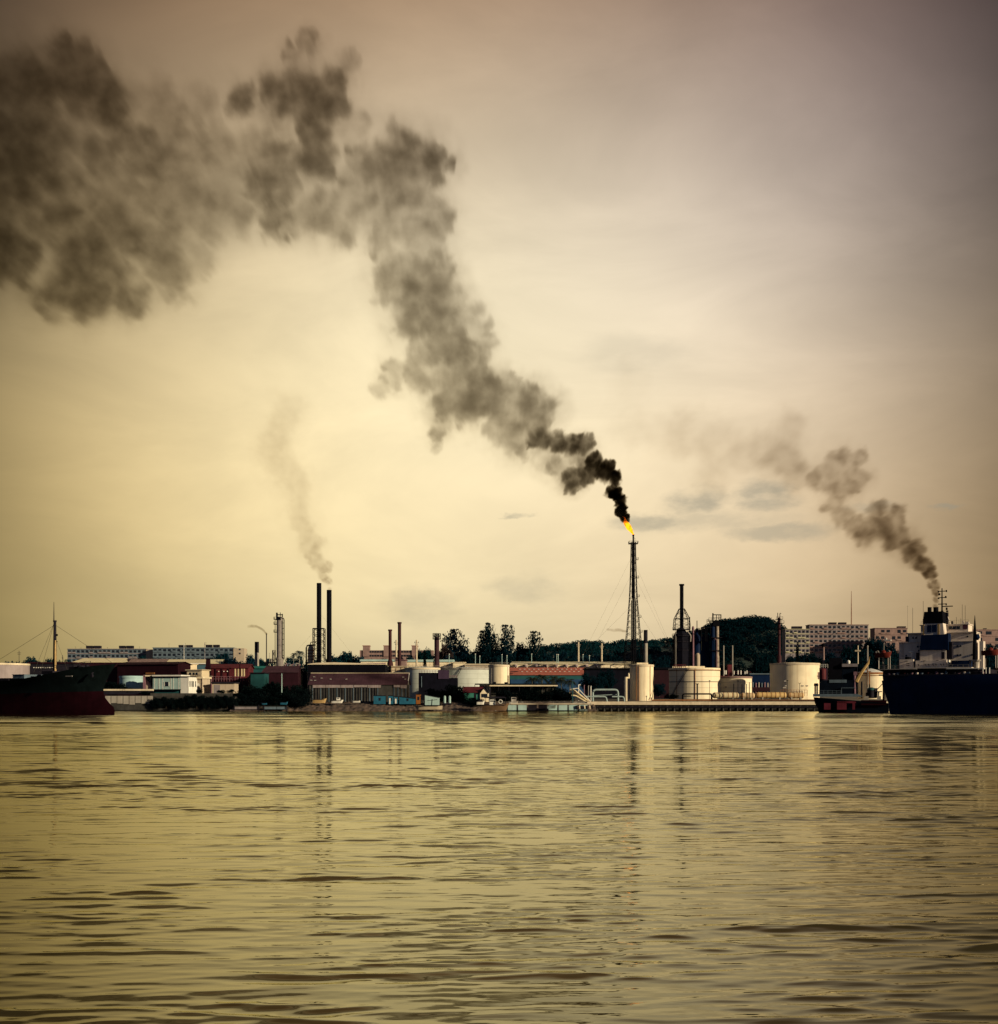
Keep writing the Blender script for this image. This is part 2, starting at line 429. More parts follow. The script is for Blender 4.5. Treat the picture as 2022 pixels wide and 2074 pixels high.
TANREDR = mat('boot_red', (.11, .016, .028), .7, var=.4, streak=.4)
WIRE = mat('wire', (.05, .045, .035), .7, var=.1)
SAND = mat('pale_edge', (.66, .56, .40), .8, var=.2, streak=.2)
BARK = mat('bark', (.055, .045, .038), .9, var=.3)
BARKP = mat('pale_bark', (.20, .19, .17), .9, var=.3)
LIFER = mat('lifeboat_red', (.13, .02, .014), .5, var=.2)
TAN = mat('crane_tan', (.45, .30, .13), .6, var=.3, streak=.4)

def foliage(name, dark, light, scale=0.5):
    m = bpy.data.materials.new(name); m.use_nodes = True
    N = NT(m.node_tree); b = N.n['Principled BSDF']
    pos = N.new('ShaderNodeTexCoord').outputs['Object']
    oi = N.new('ShaderNodeObjectInfo').outputs
    f = N.noise(pos, 6.0 * scale, 3, 0.6)
    c = N.ramp(f, [(0.35, dark), (0.66, light)])
    hs = N.new('ShaderNodeHueSaturation'); N.put(hs.inputs['Color'], c)
    N.put(hs.inputs['Value'], N.mapr(oi['Random'], 0, 1, 0.75, 1.25)); N.put(hs.inputs['Hue'], N.mapr(oi['Random'], 0, 1, 0.48, 0.52))
    N.n.remove(b); d1 = N.new('ShaderNodeBsdfDiffuse'); d2 = N.new('ShaderNodeBsdfTranslucent'); mx = N.new('ShaderNodeMixShader')
    mx.inputs[0].default_value = 0.45; N.l.new(hs.outputs[0], d1.inputs[0]); N.l.new(hs.outputs[0], d2.inputs[0])
    N.l.new(d1.outputs[0], mx.inputs[1]); N.l.new(d2.outputs[0], mx.inputs[2]); N.l.new(mx.outputs[0], N.n['Material Output'].inputs[0])
    return m
LEAF_FAR = foliage('leaves_haze_blue', (.006, .034, .050), (.010, .048, .064))  # blue of distant haze put into the leaf colour, no haze volume
LEAF_MID = foliage('leaves_dark_haze_blue', (.003, .017, .029), (.006, .026, .038))  # darker leaves, haze blue of the tree line and hill mixed into the colour
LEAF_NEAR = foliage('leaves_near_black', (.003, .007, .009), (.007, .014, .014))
LEAF_DRY = foliage('leaves_brownish', (.05, .04, .04), (.13, .09, .08))
FROND = foliage('palm_fronds', (.012, .020, .016), (.06, .065, .04))

# ------------------------------------------------------------------ land
def ground_mat(name, a, b, sc):
    m = bpy.data.materials.new(name); m.use_nodes = True
    N = NT(m.node_tree); p = N.n['Principled BSDF']
    pos = N.new('ShaderNodeTexCoord').outputs['Object']
    N.put(p.inputs['Base Color'], N.ramp(N.noise(pos, sc, 6, .65), [(.35, a), (.65, b)])); p.inputs['Roughness'].default_value = .9
    bn = N.new('ShaderNodeBump'); bn.inputs['Strength'].default_value = .6; bn.inputs['Distance'].default_value = .3
    N.put(bn.inputs['Height'], N.noise(pos, sc * 6, 5, .6)); N.l.new(bn.outputs[0], p.inputs['Normal'])
    return m
def build_ground():
    ys = np.array([506, 520, 540, 600, 700, 850, 1000, 1250, 1500, 2000, 3000, 5000.])
    xs = np.linspace(-3500, 3500, 60)
    yy, xx = np.meshgrid(ys, xs, indexing='ij')
    zz = np.vectorize(gz)(yy)
    me = grid_mesh('ground', np.stack([xx, yy, zz], -1), len(ys), len(xs), ground_mat('dry_ground', (.07, .06, .045), (.16, .13, .09), .08), False)
    tag(link('ground', me), 'flat dusty land of the refinery behind the quay', kind='structure')
    # rubble bank between the sea wall and the quay
    rng = np.random.default_rng(5)
    xs = np.linspace(SX(470, 495), SX(1205, 500), 260); vs = np.linspace(0, 1, 14)
    vv, xx = np.meshgrid(vs, xs, indexing='ij')
    zz = -0.4 + 4.0 * vv ** 0.8 + rng.normal(0, .16, vv.shape) + 0.5 * np.sin(xx * .21) * vv * (1 - vv) * 2
    yy = 491 + 16 * vv + 1.6 * np.sin(xx * .13) * (1 - vv) + rng.normal(0, .25, vv.shape)
    me = grid_mesh('bank', np.stack([xx, yy, zz], -1), 14, 260, ground_mat('bank_earth', (.035, .028, .024), (.17, .11, .08), .5), False)
    tag(link('bank', me), 'brown rubble bank sloping into the water', kind='structure')
build_ground()

def hill(name, label, ridge, d, depth, seed, m, leafsize, nleaf):
    """wooded hill: a terrain sheet and the wood on it as one mass"""
    rng = np.random.default_rng(seed)
    px = np.linspace(ridge[0][0], ridge[-1][0], 90)
    top = np.interp(px, [r[0] for r in ridge], [r[1] for r in ridge])
    h = SZ(top, d) ; x = SX(px, d)
    v = np.linspace(0, 1, 24)
    prof = np.sin(np.clip(v * 1.15, 0, 1) * math.pi / 2) ** 1.2
    g = gz(d) - 4
    Z = g + (h[None, :] - g - leafsize * .8) * prof[:, None]
    Y = d - depth * (1 - v[:, None]) + 0 * Z; X = x[None, :] + 0 * Z
    Y2 = np.vstack([Y, Y[-1:] + depth * .8]); X2 = np.vstack([X, X[-1:]]); Z2 = np.vstack([Z, Z[-1:] * 0 + g])
    me = grid_mesh(name, np.stack([X2, Y2, Z2], -1), 25, 90, ground_mat(name + '_soil', (.010, .022, .02), (.02, .035, .03), .02))
    tag(link(name, me), label, kind='structure')
    # leaves
    i = rng.uniform(0, 88.99, nleaf); j = 23 * (1 - rng.uniform(0, 1, nleaf) ** 1.7)
    j = np.clip(j, 0, 22.99); i0 = i.astype(int); j0 = j.astype(int); fi = i - i0; fj = j - j0
    bil = lambda A: (A[j0, i0] * (1 - fi) + A[j0, i0 + 1] * fi) * (1 - fj) + (A[j0 + 1, i0] * (1 - fi) + A[j0 + 1, i0 + 1] * fi) * fj
    P = np.stack([bil(X), bil(Y), bil(Z)], -1)
    # crowns: bump the leaf heights over a jittered pattern of trees
    nt = 420; ti = rng.integers(0, nleaf, nt); C = P[ti]; rad = rng.uniform(4.5, 10, nt)
    pick = rng.integers(0, nt, nleaf); u = rng.normal(0, 1, (nleaf, 3)); u /= np.linalg.norm(u, axis=1, keepdims=True)
    u[:, 2] = np.abs(u[:, 2]); u[:, 1] = -np.abs(u[:, 1])
    onc = rng.uniform(0, 1, nleaf) < .8
    Q = C[pick] + u * rad[pick, None] * rng.uniform(.75, 1.05, (nleaf, 1)) * np.array([1, 1, .8]) - np.array([0, 0, .3])
    P = np.where(onc[:, None], Q, P + rng.normal(0, .6, P.shape))
    link_leaves(name.replace('hill', 'wood'), P, leafsize * rng.uniform(.5, 1.1, nleaf), rng, m, label='dense wood covering the ' + label)
def leaf_mesh(name, P, S, rng, m, flat=0.0):
    n = len(P)
    a = rng.normal(0, 1, (n, 3)); a /= np.linalg.norm(a, axis=1, keepdims=True)
    b = rng.normal(0, 1, (n, 3)); b -= a * (a * b).sum(1, keepdims=True); b /= np.linalg.norm(b, axis=1, keepdims=True)
    S = np.asarray(S)[:, None]
    V = np.stack([P - a * S * .5, P + b * S * .32, P + a * S * .5, P - b * S * .32], 1).reshape(-1, 3)
    me = bpy.data.meshes.new(name)
    me.vertices.add(n * 4); me.vertices.foreach_set('co', V.reshape(-1).astype(np.float32))
    me.loops.add(n * 4); me.loops.foreach_set('vertex_index', np.arange(n * 4, dtype=np.int32))
    me.polygons.add(n); me.polygons.foreach_set('loop_start', np.arange(0, n * 4, 4, dtype=np.int32))
    me.update(calc_edges=True); me.materials.append(m); return me
def link_leaves(name, P, S, rng, m, label=None):
    return tag(link(name, leaf_mesh(name, P, S, rng, m)), label, kind='stuff')

# ------------------------------------------------------------------ trees
def crown_pts(kind, seed, n):
    rng = np.random.default_rng(seed); pts = []; 
    if kind == 'broad':
        lobes = [(rng.uniform(-.3, .3), rng.uniform(-.3, .3), rng.uniform(.42, .82), rng.uniform(.14, .27)) for _ in range(13)] + [(0, 0, .62, .30)]
    elif kind == 'bush':
        lobes = [(rng.uniform(-.36, .36), rng.uniform(-.3, .3), rng.uniform(.15, .7), rng.uniform(.15, .28)) for _ in range(14)] + [(0, 0, .4, .36)]
    elif kind == 'feather':
        lobes = []
        for k in range(26):
            z = rng.uniform(.22, .99); w = .52 * (1.08 - z) ** .55; a = rng.uniform(0, 6.28); q = rng.uniform(.3, 1.1) * w
            lobes.append((q * math.cos(a), q * math.sin(a), z, .10 + .09 * (1.1 - z)))
        lobes += [(rng.uniform(-.05, .05), 0, z, .07) for z in (.5, .65, .8, .9, .97)] + [(0, 0, .3, .3), (0, 0, .42, .24)]
    elif kind == 'column':
        lobes = [(rng.uniform(-.2, .2), rng.uniform(-.2, .2), z, .28) for z in np.linspace(.1, .9, 9)]
    tot = sum(l[3] ** 2 for l in lobes)
    for (x, y, z, r) in lobes:
        k = max(8, int(n * r * r / tot)); u = rng.normal(0, 1, (k, 3)); u /= np.linalg.norm(u, axis=1, keepdims=True)
        rr = r * rng.uniform(.35, 1.0, (k, 1)) ** .5 * (1 + .25 * np.sin(7 * u[:, :1] + 5 * u[:, 1:2] + x * 30))
        zs = 1.5 if kind == 'feather' else .62
        pts.append(np.array([x, y, z]) + u * rr * np.array([1, 1, zs]))
    P = np.concatenate(pts); P[:, 2] = np.clip(P[:, 2], .02, 1.04); return P, rng
CROWN = {}
def crown_mesh(kind, v, m, n=5200):
    key = (kind, v, m.name)
    if key not in CROWN:
        P, rng = crown_pts(kind, 100 + v, n)
        s = {'broad': .062, 'bush': .060, 'feather': .052, 'column': .07}[kind]
        CROWN[key] = leaf_mesh('crown', P, s * rng.uniform(.5, 1.2, len(P)), rng, m)
    return CROWN[key]
TRUNK = {}
def trunk_mesh(kind, v, m):
    key = (kind, v, m.name)
    if key not in TRUNK:
        rng = random.Random(v); mb = MB()
        top = {'broad': .62, 'feather': .96, 'bush': .4, 'column': .9}[kind]
        mb.pipe([(0, 0, 0), (.01, 0, .2), (-.01, .01, .4), (.0, 0, top)], [.035, .028, .02, .006], 6)
        for k in range(7):
            a = rng.uniform(0, 6.28); z = rng.uniform(.22, top * .8); l = rng.uniform(.15, .33)
            mb.pipe([(0, 0, z), (l * .5 * math.cos(a), l * .5 * math.sin(a), z + l * .35), (l * math.cos(a), l * math.sin(a), z + l * .8)], [.014, .009, .003], 5)
        TRUNK[key] = mb.mesh('trunk', m)
    return TRUNK[key]
def tree(px, top, d, w, kind, label, v=0, m=None, name=None, base=None, group=None, cat=None, bark=None):
    m = m or LEAF_FAR
    zb = gz(d) - .3 if base is None else SZ(base, d)
    o = bpy.data.objects.new(name or ('bush' if kind == 'bush' else 'tree'), None); COL.objects.link(o)
    o.location = (SX(px, d), d, zb); h = SZ(top, d) - zb; ww = w * d / FOC * {'broad': 1.25, 'feather': 1.45}.get(kind, 1.0)
    o.scale = (ww, ww * .9, h); o.rotation_euler = (0, 0, v * 1.3)
    tag(o, label, cat or ('bush' if kind == 'bush' else 'tree'), group)
    link('trunk', trunk_mesh(kind, v % 4, bark or BARK), o); link('crown', crown_mesh(kind, v % 5, m), o)
    return o
PALMC = {}
def palm(px, top, d, w, label, v=0, m=None, group=None, base=None):
    """palm: ringed trunk and a head of drooping fronds"""
    m = m or FROND
    zb = gz(d) - .3 if base is None else SZ(base, d)
    h = SZ(top, d) - zb; ww = w * d / FOC
    if ('p', v, m.name) not in PALMC:
        rng = random.Random(50 + v); mb = MB()
        for k in range(26):
            a = 2 * math.pi * k / 26 * 3.1 + rng.uniform(-.2, .2); el = rng.uniform(-.35, 1.2); L = rng.uniform(.42, .55)
            P = []
            for i in range(7):
                t = i / 6; r = L * (math.cos(el) * t + .1 * t); z = L * (math.sin(el) * t - .75 * t * t)
                P.append(Vector((r * math.cos(a), r * math.sin(a), z)))
            side = Vector((-math.sin(a), math.cos(a), 0))
            for i in range(6):
                for sgn in (-1, 1):
                    for q in (0.0, .5):
                        b = P[i].lerp(P[i + 1], q); wd = .16 * math.sin(math.pi * (i + q + .6) / 7.2)
                        e = b + side * sgn * wd + (P[i + 1] - P[i]) * .8 + Vector((0, 0, -.05)); f = b + (P[i + 1] - P[i]) * .32
                        mb._add([b, e, f], [(0, 1, 2)])
        PALMC[('p', v, m.name)] = mb.mesh('crown', m)
    o = bpy.data.objects.new('palm_tree', None); COL.objects.link(o); o.location = (SX(px, d), d, zb); tag(o, label, 'palm', group)
    lean = ((v * 37) % 5 - 2) * .02 * h
    tr = MB().pipe([(0, 0, 0), (lean * .3, 0, h * .4), (lean, 0, h - ww * .3)], [.28, .2, .17], 7)
    link('trunk', tr.mesh('trunk', BARKP), o)
    c = link('crown', PALMC[('p', v, m.name)], o, (lean, 0, h - ww * .33)); c.scale = (ww, ww, ww)
    return o

# ------------------------------------------------------------------ hills and woods
hill('hill', 'low wooded ridge behind the flare tower', [(1040, 1330), (1100, 1318), (1150, 1314), (1180, 1308), (1215, 1310), (1240, 1311), (1258, 1306), (1285, 1304), (1320, 1306), (1345, 1303), (1365, 1298), (1390, 1290), (1420, 1284), (1470, 1290), (1520, 1300)], 1350, 260, 1, LEAF_FAR, 2.2, 70000)
hill('hill', 'rounded dark hill between the furnace and the flats', [(1375, 1318), (1410, 1290), (1440, 1272), (1462, 1266), (1490, 1262), (1500, 1261), (1525, 1259), (1538, 1263), (1550, 1271), (1568, 1280), (1584, 1291), (1600, 1304), (1625, 1322), (1640, 1335)], 1180, 150, 2, LEAF_MID, 2.0, 70000)

# ------------------------------------------------------------------ quay, sea wall, jetty
t = T('quay', 'long concrete quay with pale lit edge in front of the cream tanks', 'quay', 1430, 500, base=-1.0)
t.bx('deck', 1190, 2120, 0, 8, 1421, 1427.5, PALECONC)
t.add('back_wall', MB().box(t.x(1192), t.x(2118), 3.0, 3.6, 0, t.z(1427.5)), DKCONC, smooth=False)  # dark face put in for the shaded void under the deck
for k in range(34):
    p = 1196 + k * 14.2
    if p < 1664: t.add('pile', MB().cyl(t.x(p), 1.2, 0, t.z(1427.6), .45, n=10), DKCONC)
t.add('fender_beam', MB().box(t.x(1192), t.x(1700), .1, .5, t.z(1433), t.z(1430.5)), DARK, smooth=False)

t = T('sea_wall', 'dark stained sea wall with pale concrete panels beside the rusty bow', 'wall', 300, 497, base=-1.0)
t.add('wall', MB().box(t.x(-120), t.x(477), 0, 9, 0, t.z(1411)), DKCONC, smooth=False)
for k in range(8):
    a = 214 + k * 12.2
    t.add('wall_panel', MB().box(t.x(a), t.x(a + 10.6), -.35, -.003, t.z(1427 - (k * 7) % 4), t.z(1409.5)), CONC, smooth=False)
t.add('ledge', MB().box(t.x(205), t.x(478), -.5, -.36 + .6, t.z(1438), t.z(1435)), DKCONC, smooth=False)
t.add('coping', MB().box(t.x(305), t.x(470), -.2, 1.2, t.z(1411) + .003, t.z(1404)), DKCONC, smooth=False)

t = T('jetty', 'low jetty of pale grey segments along the bank', 'jetty', 1095, 489, base=-1.0)
t.bx('walkway', 1028, 1198, 0, 5, 1424.5, 1427.2, CONC)
for k in range(8):
    a = 1029 + k * 20.6
    t.bx('front_panel', a, a + 17.5, .3, .9, 1427.3, 1438.5, PALETEAL if k not in (2, 3) else DARK)
t.add('railing', MB().rail([(t.x(1030), .5, t.z(1424.5)), (t.x(1190), .5, t.z(1424.5))], .8, .05, 2.2), GREYST)
t.bx('edge_plank', 470 + 565, 1195, -.12, -.02, 1425, 1426.5, SAND)
for k in range(7): t.add('tyre_fender', MB().pipe([(t.x(1168 + 5.2 * k), -.2, t.z(1429)), (t.x(1169 + 5.2 * k), -.25, t.z(1436))], [.35, .28], 8), SAND if k % 2 else DARK)

# ------------------------------------------------------------------ flare tower
t = T('flare_tower', 'tall lattice flare tower with a flame at its tip', 'flare tower', 1283, 690)
lv = [(1352, 19.6), (1338, 18.4), (1324, 17.0), (1310, 15.8), (1297, 14.4), (1284, 13.2), (1271, 12.0), (1259, 11.0), (1247, 10.2), (1236, 9.3), (1225, 8.5), (1212, 7.6), (1198, 7.0), (1184, 6.4), (1169, 5.9), (1154, 5.4), (1139, 5.0), (1124, 4.7), (1111, 4.5), (1099, 4.3)]
mb = MB().lattice(0, 0, [(0, 5.9)] + [(t.z(a), h * t.k) for a, h in lv], .17, .085)
t.add('lattice', mb, BLACK)
for (dxx, r, pt) in [(0, .55, 1096), (-.95, .28, 1216), (.95, .3, 1212), (1.5, .2, 1216), (-.3, .75, 1212)]:
    if dxx == -.3: t.add('riser', MB().cyl(0, 0, t.z(1212), t.z(1101), .95, .85, 12), BLACK)
    else: t.add('riser', MB().cyl(dxx, .2, 0, t.z(pt), r, n=8), BLACK)
t.add('flare_tip', MB().lathe(0, 0, [(.45, t.z(1098)), (.45, t.z(1086)), (.58, t.z(1085.6)), (.58, t.z(1082.6))], 12), BLACK)
pz = t.z(1101.5)
pl = t.add('platform', MB().box(-2.5, 2.5, -2.5, 2.5, pz, pz + .18), DARK, smooth=False)
t.add('railing', MB().rail([(-2.5, -2.5, pz), (2.5, -2.5, pz), (2.5, 2.5, pz), (-2.5, 2.5, pz)], 1.35, .07, 1.2, True), BLACK, pl)
t.add('pilot_pipe', MB().bend([(.9, -.3, pz), (.9, -.3, t.z(1089)), (.35, -.2, t.z(1090))], .09, .5), BLACK)
for py in (1134, 1171, 1209, 1251, 1281):
    h = np.interp(py, [1099, 1212, 1352], [4.3, 7.6, 19.6]) * t.k
    q = t.add('ladder_landing', MB().box(h * .9, h + 1.3, -.9, .9, t.z(py), t.z(py) + .15), BLACK, smooth=False)
    t.add('railing', MB().rail([(h + .2, -.9, t.z(py)), (h + 1.3, -.9, t.z(py)), (h + 1.3, .9, t.z(py))], 1.25, .07, 1), BLACK, q)
mb = MB()
for i, (a, b) in enumerate(zip(lv[:-1], lv[1:])):
    x0, x1 = a[1] * t.k + .25, b[1] * t.k + .25
    for s_ in (-.28, .28): mb.rod((x0, s_, t.z(a[0])), (x1, s_, t.z(b[0])), .05, 4)
    for k in range(4): q = (k + .5) / 4; mb.rod((x0 + (x1 - x0) * q, -.28, t.z(a[0]) + (t.z(b[0]) - t.z(a[0])) * q), (x0 + (x1 - x0) * q, .28, t.z(a[0]) + (t.z(b[0]) - t.z(a[0])) * q), .04, 4)
t.add('ladder', mb, BLACK)
for (py, pxe, pye, yy) in [(1128, 1170, 1345, -8), (1162, 1190, 1345, 14), (1226, 1172, 1330, -30), (1140, 1380, 1345, 10), (1168, 1368, 1345, -12), (1228, 1352, 1310, 24)]:
    s_ = -1 if pxe < 1283 else 1
    t.add('guy_wire', MB().rod((s_ * .9, 0, t.z(py)), (t.x(pxe), yy, max(0, t.z(pye))), .028, 4), WIRE)

# flame
def flame_mat():
    m = bpy.data.materials.new('flare_flame'); m.use_nodes = True
    N = NT(m.node_tree); N.n.clear()
    pos = N.new('ShaderNodeTexCoord').outputs['Object']
    f = N.noise(pos, .55, 4, .6)
    z = N.sep(pos)[2]
    c = N.ramp(N.math('ADD', f, N.mapr(z, 0, 9, .12, -.08)), [(.36, (1.5, .16, .01)), (.46, (2.2, .45, .012)), (.57, (2.8, .86, .02))])
    e = N.new('ShaderNodeEmission'); N.put(e.inputs[0], c); e.inputs[1].default_value = 1.0
    o = N.new('ShaderNodeOutputMaterial'); N.l.new(e.outputs[0], o.inputs[0]); return m
FLM = flame_mat()
def flame():
    d = 690; b = bpy.data.objects.new('flame', None); COL.objects.link(b)
    b.location = (SX(1283, d), d, SZ(1082.4, d)); k = d / FOC
    tag(b, 'yellow and orange gas flame blowing from the tip of the flare tower', 'flame')
    def tongue(pts, name):
        mb = MB(); rng = random.Random(len(pts) + int(pts[0][0] * 10)); n = 12; vs = []; fs = []
        for i, (x, z, r) in enumerate(pts):
            for a in range(n):
                th = 2 * math.pi * a / n; q = r * k * (1 + rng.uniform(-.22, .22))
                vs.append((x * k + q * math.cos(th), q * .8 * math.sin(th), z * k))
        for i in range(len(pts) - 1):
            for a in range(n): fs.append((i * n + a, i * n + (a + 1) % n, (i + 1) * n + (a + 1) % n, (i + 1) * n + a))
        mb._add(vs, fs); link(name, mb.mesh(name, FLM, True), b)
    tongue([(0, 0, 1.3), (-2.2, 3, 2.6), (-5, 6.5, 3.8), (-7.3, 10, 4.8), (-9.5, 14, 5.6), (-11.5, 18, 5.8), (-13.3, 21.5, 5.4), (-15, 25.5, 4.2), (-16.2, 29, 1.8)], 'flame_body')
    tongue([(-3, 5, 1.2), (-3.2, 9, 2.2), (-5, 13, 2.0), (-5.5, 17, 1.3), (-7.5, 21, .4)], 'flame_tongue')
    tongue([(-12, 19, 1.5), (-13, 24, 2.4), (-16, 29, 2.2), (-17, 33, 1.2), (-19.5, 36, .3)], 'flame_tongue')
    tongue([(-7, 10, 1.6), (-9.0, 14, 2.6), (-9.5, 18, 2.4), (-10, 22, 1.8), (-11.5, 26, .5)], 'flame_tongue')
    tongue([(-13, 15, 1.2), (-15.5, 19, 2.2), (-17.5, 23, 1.8), (-18.6, 26, .5)], 'flame_tongue')
flame()

# ------------------------------------------------------------------ chimneys and stacks
def chimney(px, w, top, d, label, m, m2=None, split=None, name='chimney', rim=.0, taper=1.0, group=None, foot=None, wbot=None):
    t = T(name, label, 'chimney', px, d, group=group); r = w / 2 * t.k
    zt = t.z(top); rb = r / taper
    if m2 is None: t.add('shaft', MB().lathe(0, 0, [(rb, 0), (r, zt - .5), (r * .86, zt - .5 + .003)], 20), m)
    else:
        zs = t.z(split)
        t.add('shaft', MB().lathe(0, 0, [(rb, 0), (r * 1.02, zs)], 20), m2); t.add('painted_top', MB().lathe(0, 0, [(r, zs), (r, zt), (r * .8, zt), (r * .8, zt - 1)], 20, False), m)
    t.add('top_rim', MB().lathe(0, 0, [(r + rim, zt - .8), (r + rim, zt), (r * .75, zt), (r * .75, zt - .8)], 20, False), m)
    if foot: t.add('foot', MB().lathe(0, 0, [(r * foot, 0), (r * foot, t.z(wbot)), (r * 1.05, t.z(wbot - 9))], 20), m)
    return t
t1 = chimney(646.5, 9.6, 1181, 640, 'tallest of the twin black stacks, half caged by a lattice', BLACK, group='twin black stacks')
mb = MB(); P = [(636.5, 1342), (636.5, 1328), (636.5, 1314), (636.5, 1300), (636.5, 1286), (636.5, 1273)]
w0 = 11 * t1.k
mb.lattice(0, 0, [(t1.z(p), w0 * (1 if i else 1.12)) for i, (_, p) in enumerate(P)], .2, .1)
t1.add('lattice', mb, BLACK)
t1.add('frame_head', MB().box(-w0, w0, -w0, -w0 + .5, t1.z(1275), t1.z(1272.5)), BLACK, smooth=False)
for (pxe, pye, py) in [(600, 1325, 1268), (720, 1330, 1240)]:
    t1.add('guy_wire', MB().rod((0, 0, t1.z(py)), (t1.x(pxe), -6, t1.z(pye)), .02, 4), WIRE)
chimney(667, 10.0, 1195, 640, 'plain black stack, shorter of the twins, trailing thin smoke', BLACK, group='twin black stacks')
t = T('vessel', 'banded cream vessel with black bent duct beside the twin stacks', 'vessel', 630, 645)
t.add('shell', MB().lathe(0, 0, [(6.8 * t.k, 0), (6.2 * t.k, t.z(1315)), (4.4 * t.k, t.z(1309)), (2 * t.k, t.z(1307))], 20), BEIGE)
for py in (1318, 1324, 1330, 1336): t.add('band', MB().lathe(0, 0, [(6.9 * t.k, t.z(py)), (6.9 * t.k, t.z(py - 1.5))], 20, False), RUST)
t.add('duct', MB().bend([(t.x(621), -.5, 0), (t.x(621), -.5, t.z(1307)), (t.x(640), -.5, t.z(1306.5))], 1.5 * t.k, 1.6), BLACK)
t.add('duct', MB().bend([(t.x(629), .5, t.z(1309)), (t.x(629), .5, t.z(1300.5)), (t.x(640), .5, t.z(1300.5))], .9 * t.k, .6), BLACK)
chimney(520.5, 8.6, 1300, 640, 'short grey chimney with blackened top third', DARK, CONC, 1322)
chimney(540, 2.0, 1283, 700, 'pencil-thin dark stack with a curl of smoke', DARK, name='thin_stack')
chimney(790.5, 6.4, 1275, 650, 'red-brown stack on a flared foot, the shorter of a pair', mat('stack_red', (.05, .014, .017), .65, var=.35, streak=.5), rim=.25, foot=1.9, wbot=1344)
chimney(809.5, 6.8, 1260, 660, 'taller dark red stack behind the flared one', mat('dark_red_steel', (.045, .014, .018), .6, var=.3, streak=.4), rim=.25)
chimney(1308, 8.0, 1276, 690, 'grey stack with black upper half beside the flare tower', DARK, CONC, 1303)
t = chimney(1381, 7.6, 1183, 640, 'slim black furnace stack with flared lip above the dark furnace', BLACK, rim=.35, name='furnace_stack')
c0 = lambda *a: [(t.z(p), h * t.k) for p, h in a]
t.add('lattice', MB().lattice(0, 0, c0((1276, 15), (1265, 15), (1253, 14), (1242, 9), (1233, 5)), .16, .09), BLACK)
t.add('frame_head', MB().box(-14.5 * t.k, 14.5 * t.k, -.4, .4, t.z(1254.5), t.z(1252.8)), BLACK, smooth=False)
t = T('furnace', 'bulky dark furnace with stepped platforms below the slim black stack', 'furnace', 1380, 640)
t.add('body', MB().lathe(0, 0, [(15.5 * t.k, 0), (15.5 * t.k, t.z(1290)), (13.5 * t.k, t.z(1283)), (7 * t.k, t.z(1274.5)), (5 * t.k, t.z(1272))], 8), DKBLOCK, smooth=False)
for py, w in ((1276, 17.5), (1289, 18.5), (1301, 17), (1318, 16.5)):
    q = t.add('platform', MB().lathe(0, 0, [(w * t.k, t.z(py)), (w * t.k, t.z(py) + .3)], 12), DARK, smooth=False)
    t.add('railing', MB().rail(MB().ring(0, 0, t.z(py), w * t.k, 12), 1.3, .06, 2, True), DARK, q)
t.add('side_pipe', MB().bend([(t.x(1396.5), -1, 0), (t.x(1396.5), -1, t.z(1250))], 1.1 * t.k, 1), BLACK)
t.add('flue', MB().bend([(t.x(1391), -2.8, t.z(1279)), (t.x(1398), -2.8, t.z(1288)), (t.x(1397), -2.8, t.z(1300))], 1.3 * t.k, .8), GREYST)
t.add('ladder', MB().rod((t.x(1366), -3.6, 0), (t.x(1366), -3.6, t.z(1276)), .1).rod((t.x(1368), -3.6, 0), (t.x(1368), -3.6, t.z(1276)), .1), GREYST)

# ------------------------------------------------------------------ columns
t = T('distillation_column', 'tall grey distillation column hung with ladders, left of the twin stacks', 'column', 567, 628)
k = t.k
t.add('shell', MB().lathe(0, 0, [(7.6 * k, 0), (7.6 * k, t.z(1333)), (6.3 * k, t.z(1330)), (6.3 * k, t.z(1252)), (4 * k, t.z(1249))], 20), COLGREY)
t.add('head_box', MB().box(-6.4 * k, 3.2 * k, -6.5 * k, 0, t.z(1256), t.z(1250)), BLACK, smooth=False)
t.add('head_frame', MB().box(-7 * k, -4.6 * k, -1, 1, t.z(1256), t.z(1241)).box(-5 * k, 6 * k, -.4, .2, t.z(1246), t.z(1244.3)).box(.6 * k, 1.6 * k, -.4, .2, t.z(1250), t.z(1240.5)).box(4.4 * k, 6 * k, -.4, .3, t.z(1250), t.z(1243.3)), BLACK, smooth=False)
t.add('downcomer', MB().bend([(2 * k, -1, t.z(1252)), (9.3 * k, -1, t.z(1251.5)), (9.3 * k, -1, t.z(1335))], 1.05 * k, 1.2), DARK)
t.add('pipe', MB().rod((6.2 * k, -1.2, t.z(1335)), (6.2 * k, -1.2, t.z(1258)), .6 * k, 6), BLACK)
mb = MB()
for py in range(1262, 1336, 11): mb.rod((5.8 * k, -1.1, t.z(py)), (9.5 * k, -1.1, t.z(py)), .12)
t.add('pipe_clamp', mb, BLACK)
for py in (1255, 1265, 1281):
    q = t.add('platform', MB().box(-11.5 * k, -5.5 * k, -1.6, 1.6, t.z(py), t.z(py) + .22), BLACK, smooth=False)
    t.add('railing', MB().rail([(-6 * k, -1.6, t.z(py)), (-11.4 * k, -1.6, t.z(py)), (-11.4 * k, 1.6, t.z(py))], 1.3, .07, 1.4), BLACK, q)
t.add('ladder', MB().rod((-9.8 * k, -.3, t.z(1335)), (-9.8 * k, -.3, t.z(1255)), .08).rod((-8.4 * k, -.3, t.z(1335)), (-8.4 * k, -.3, t.z(1255)), .08), BLACK)
t.add('skirt_platform', MB().lathe(0, 0, [(9 * k, t.z(1336)), (9 * k, t.z(1334.5))], 16), GREYST, smooth=False)
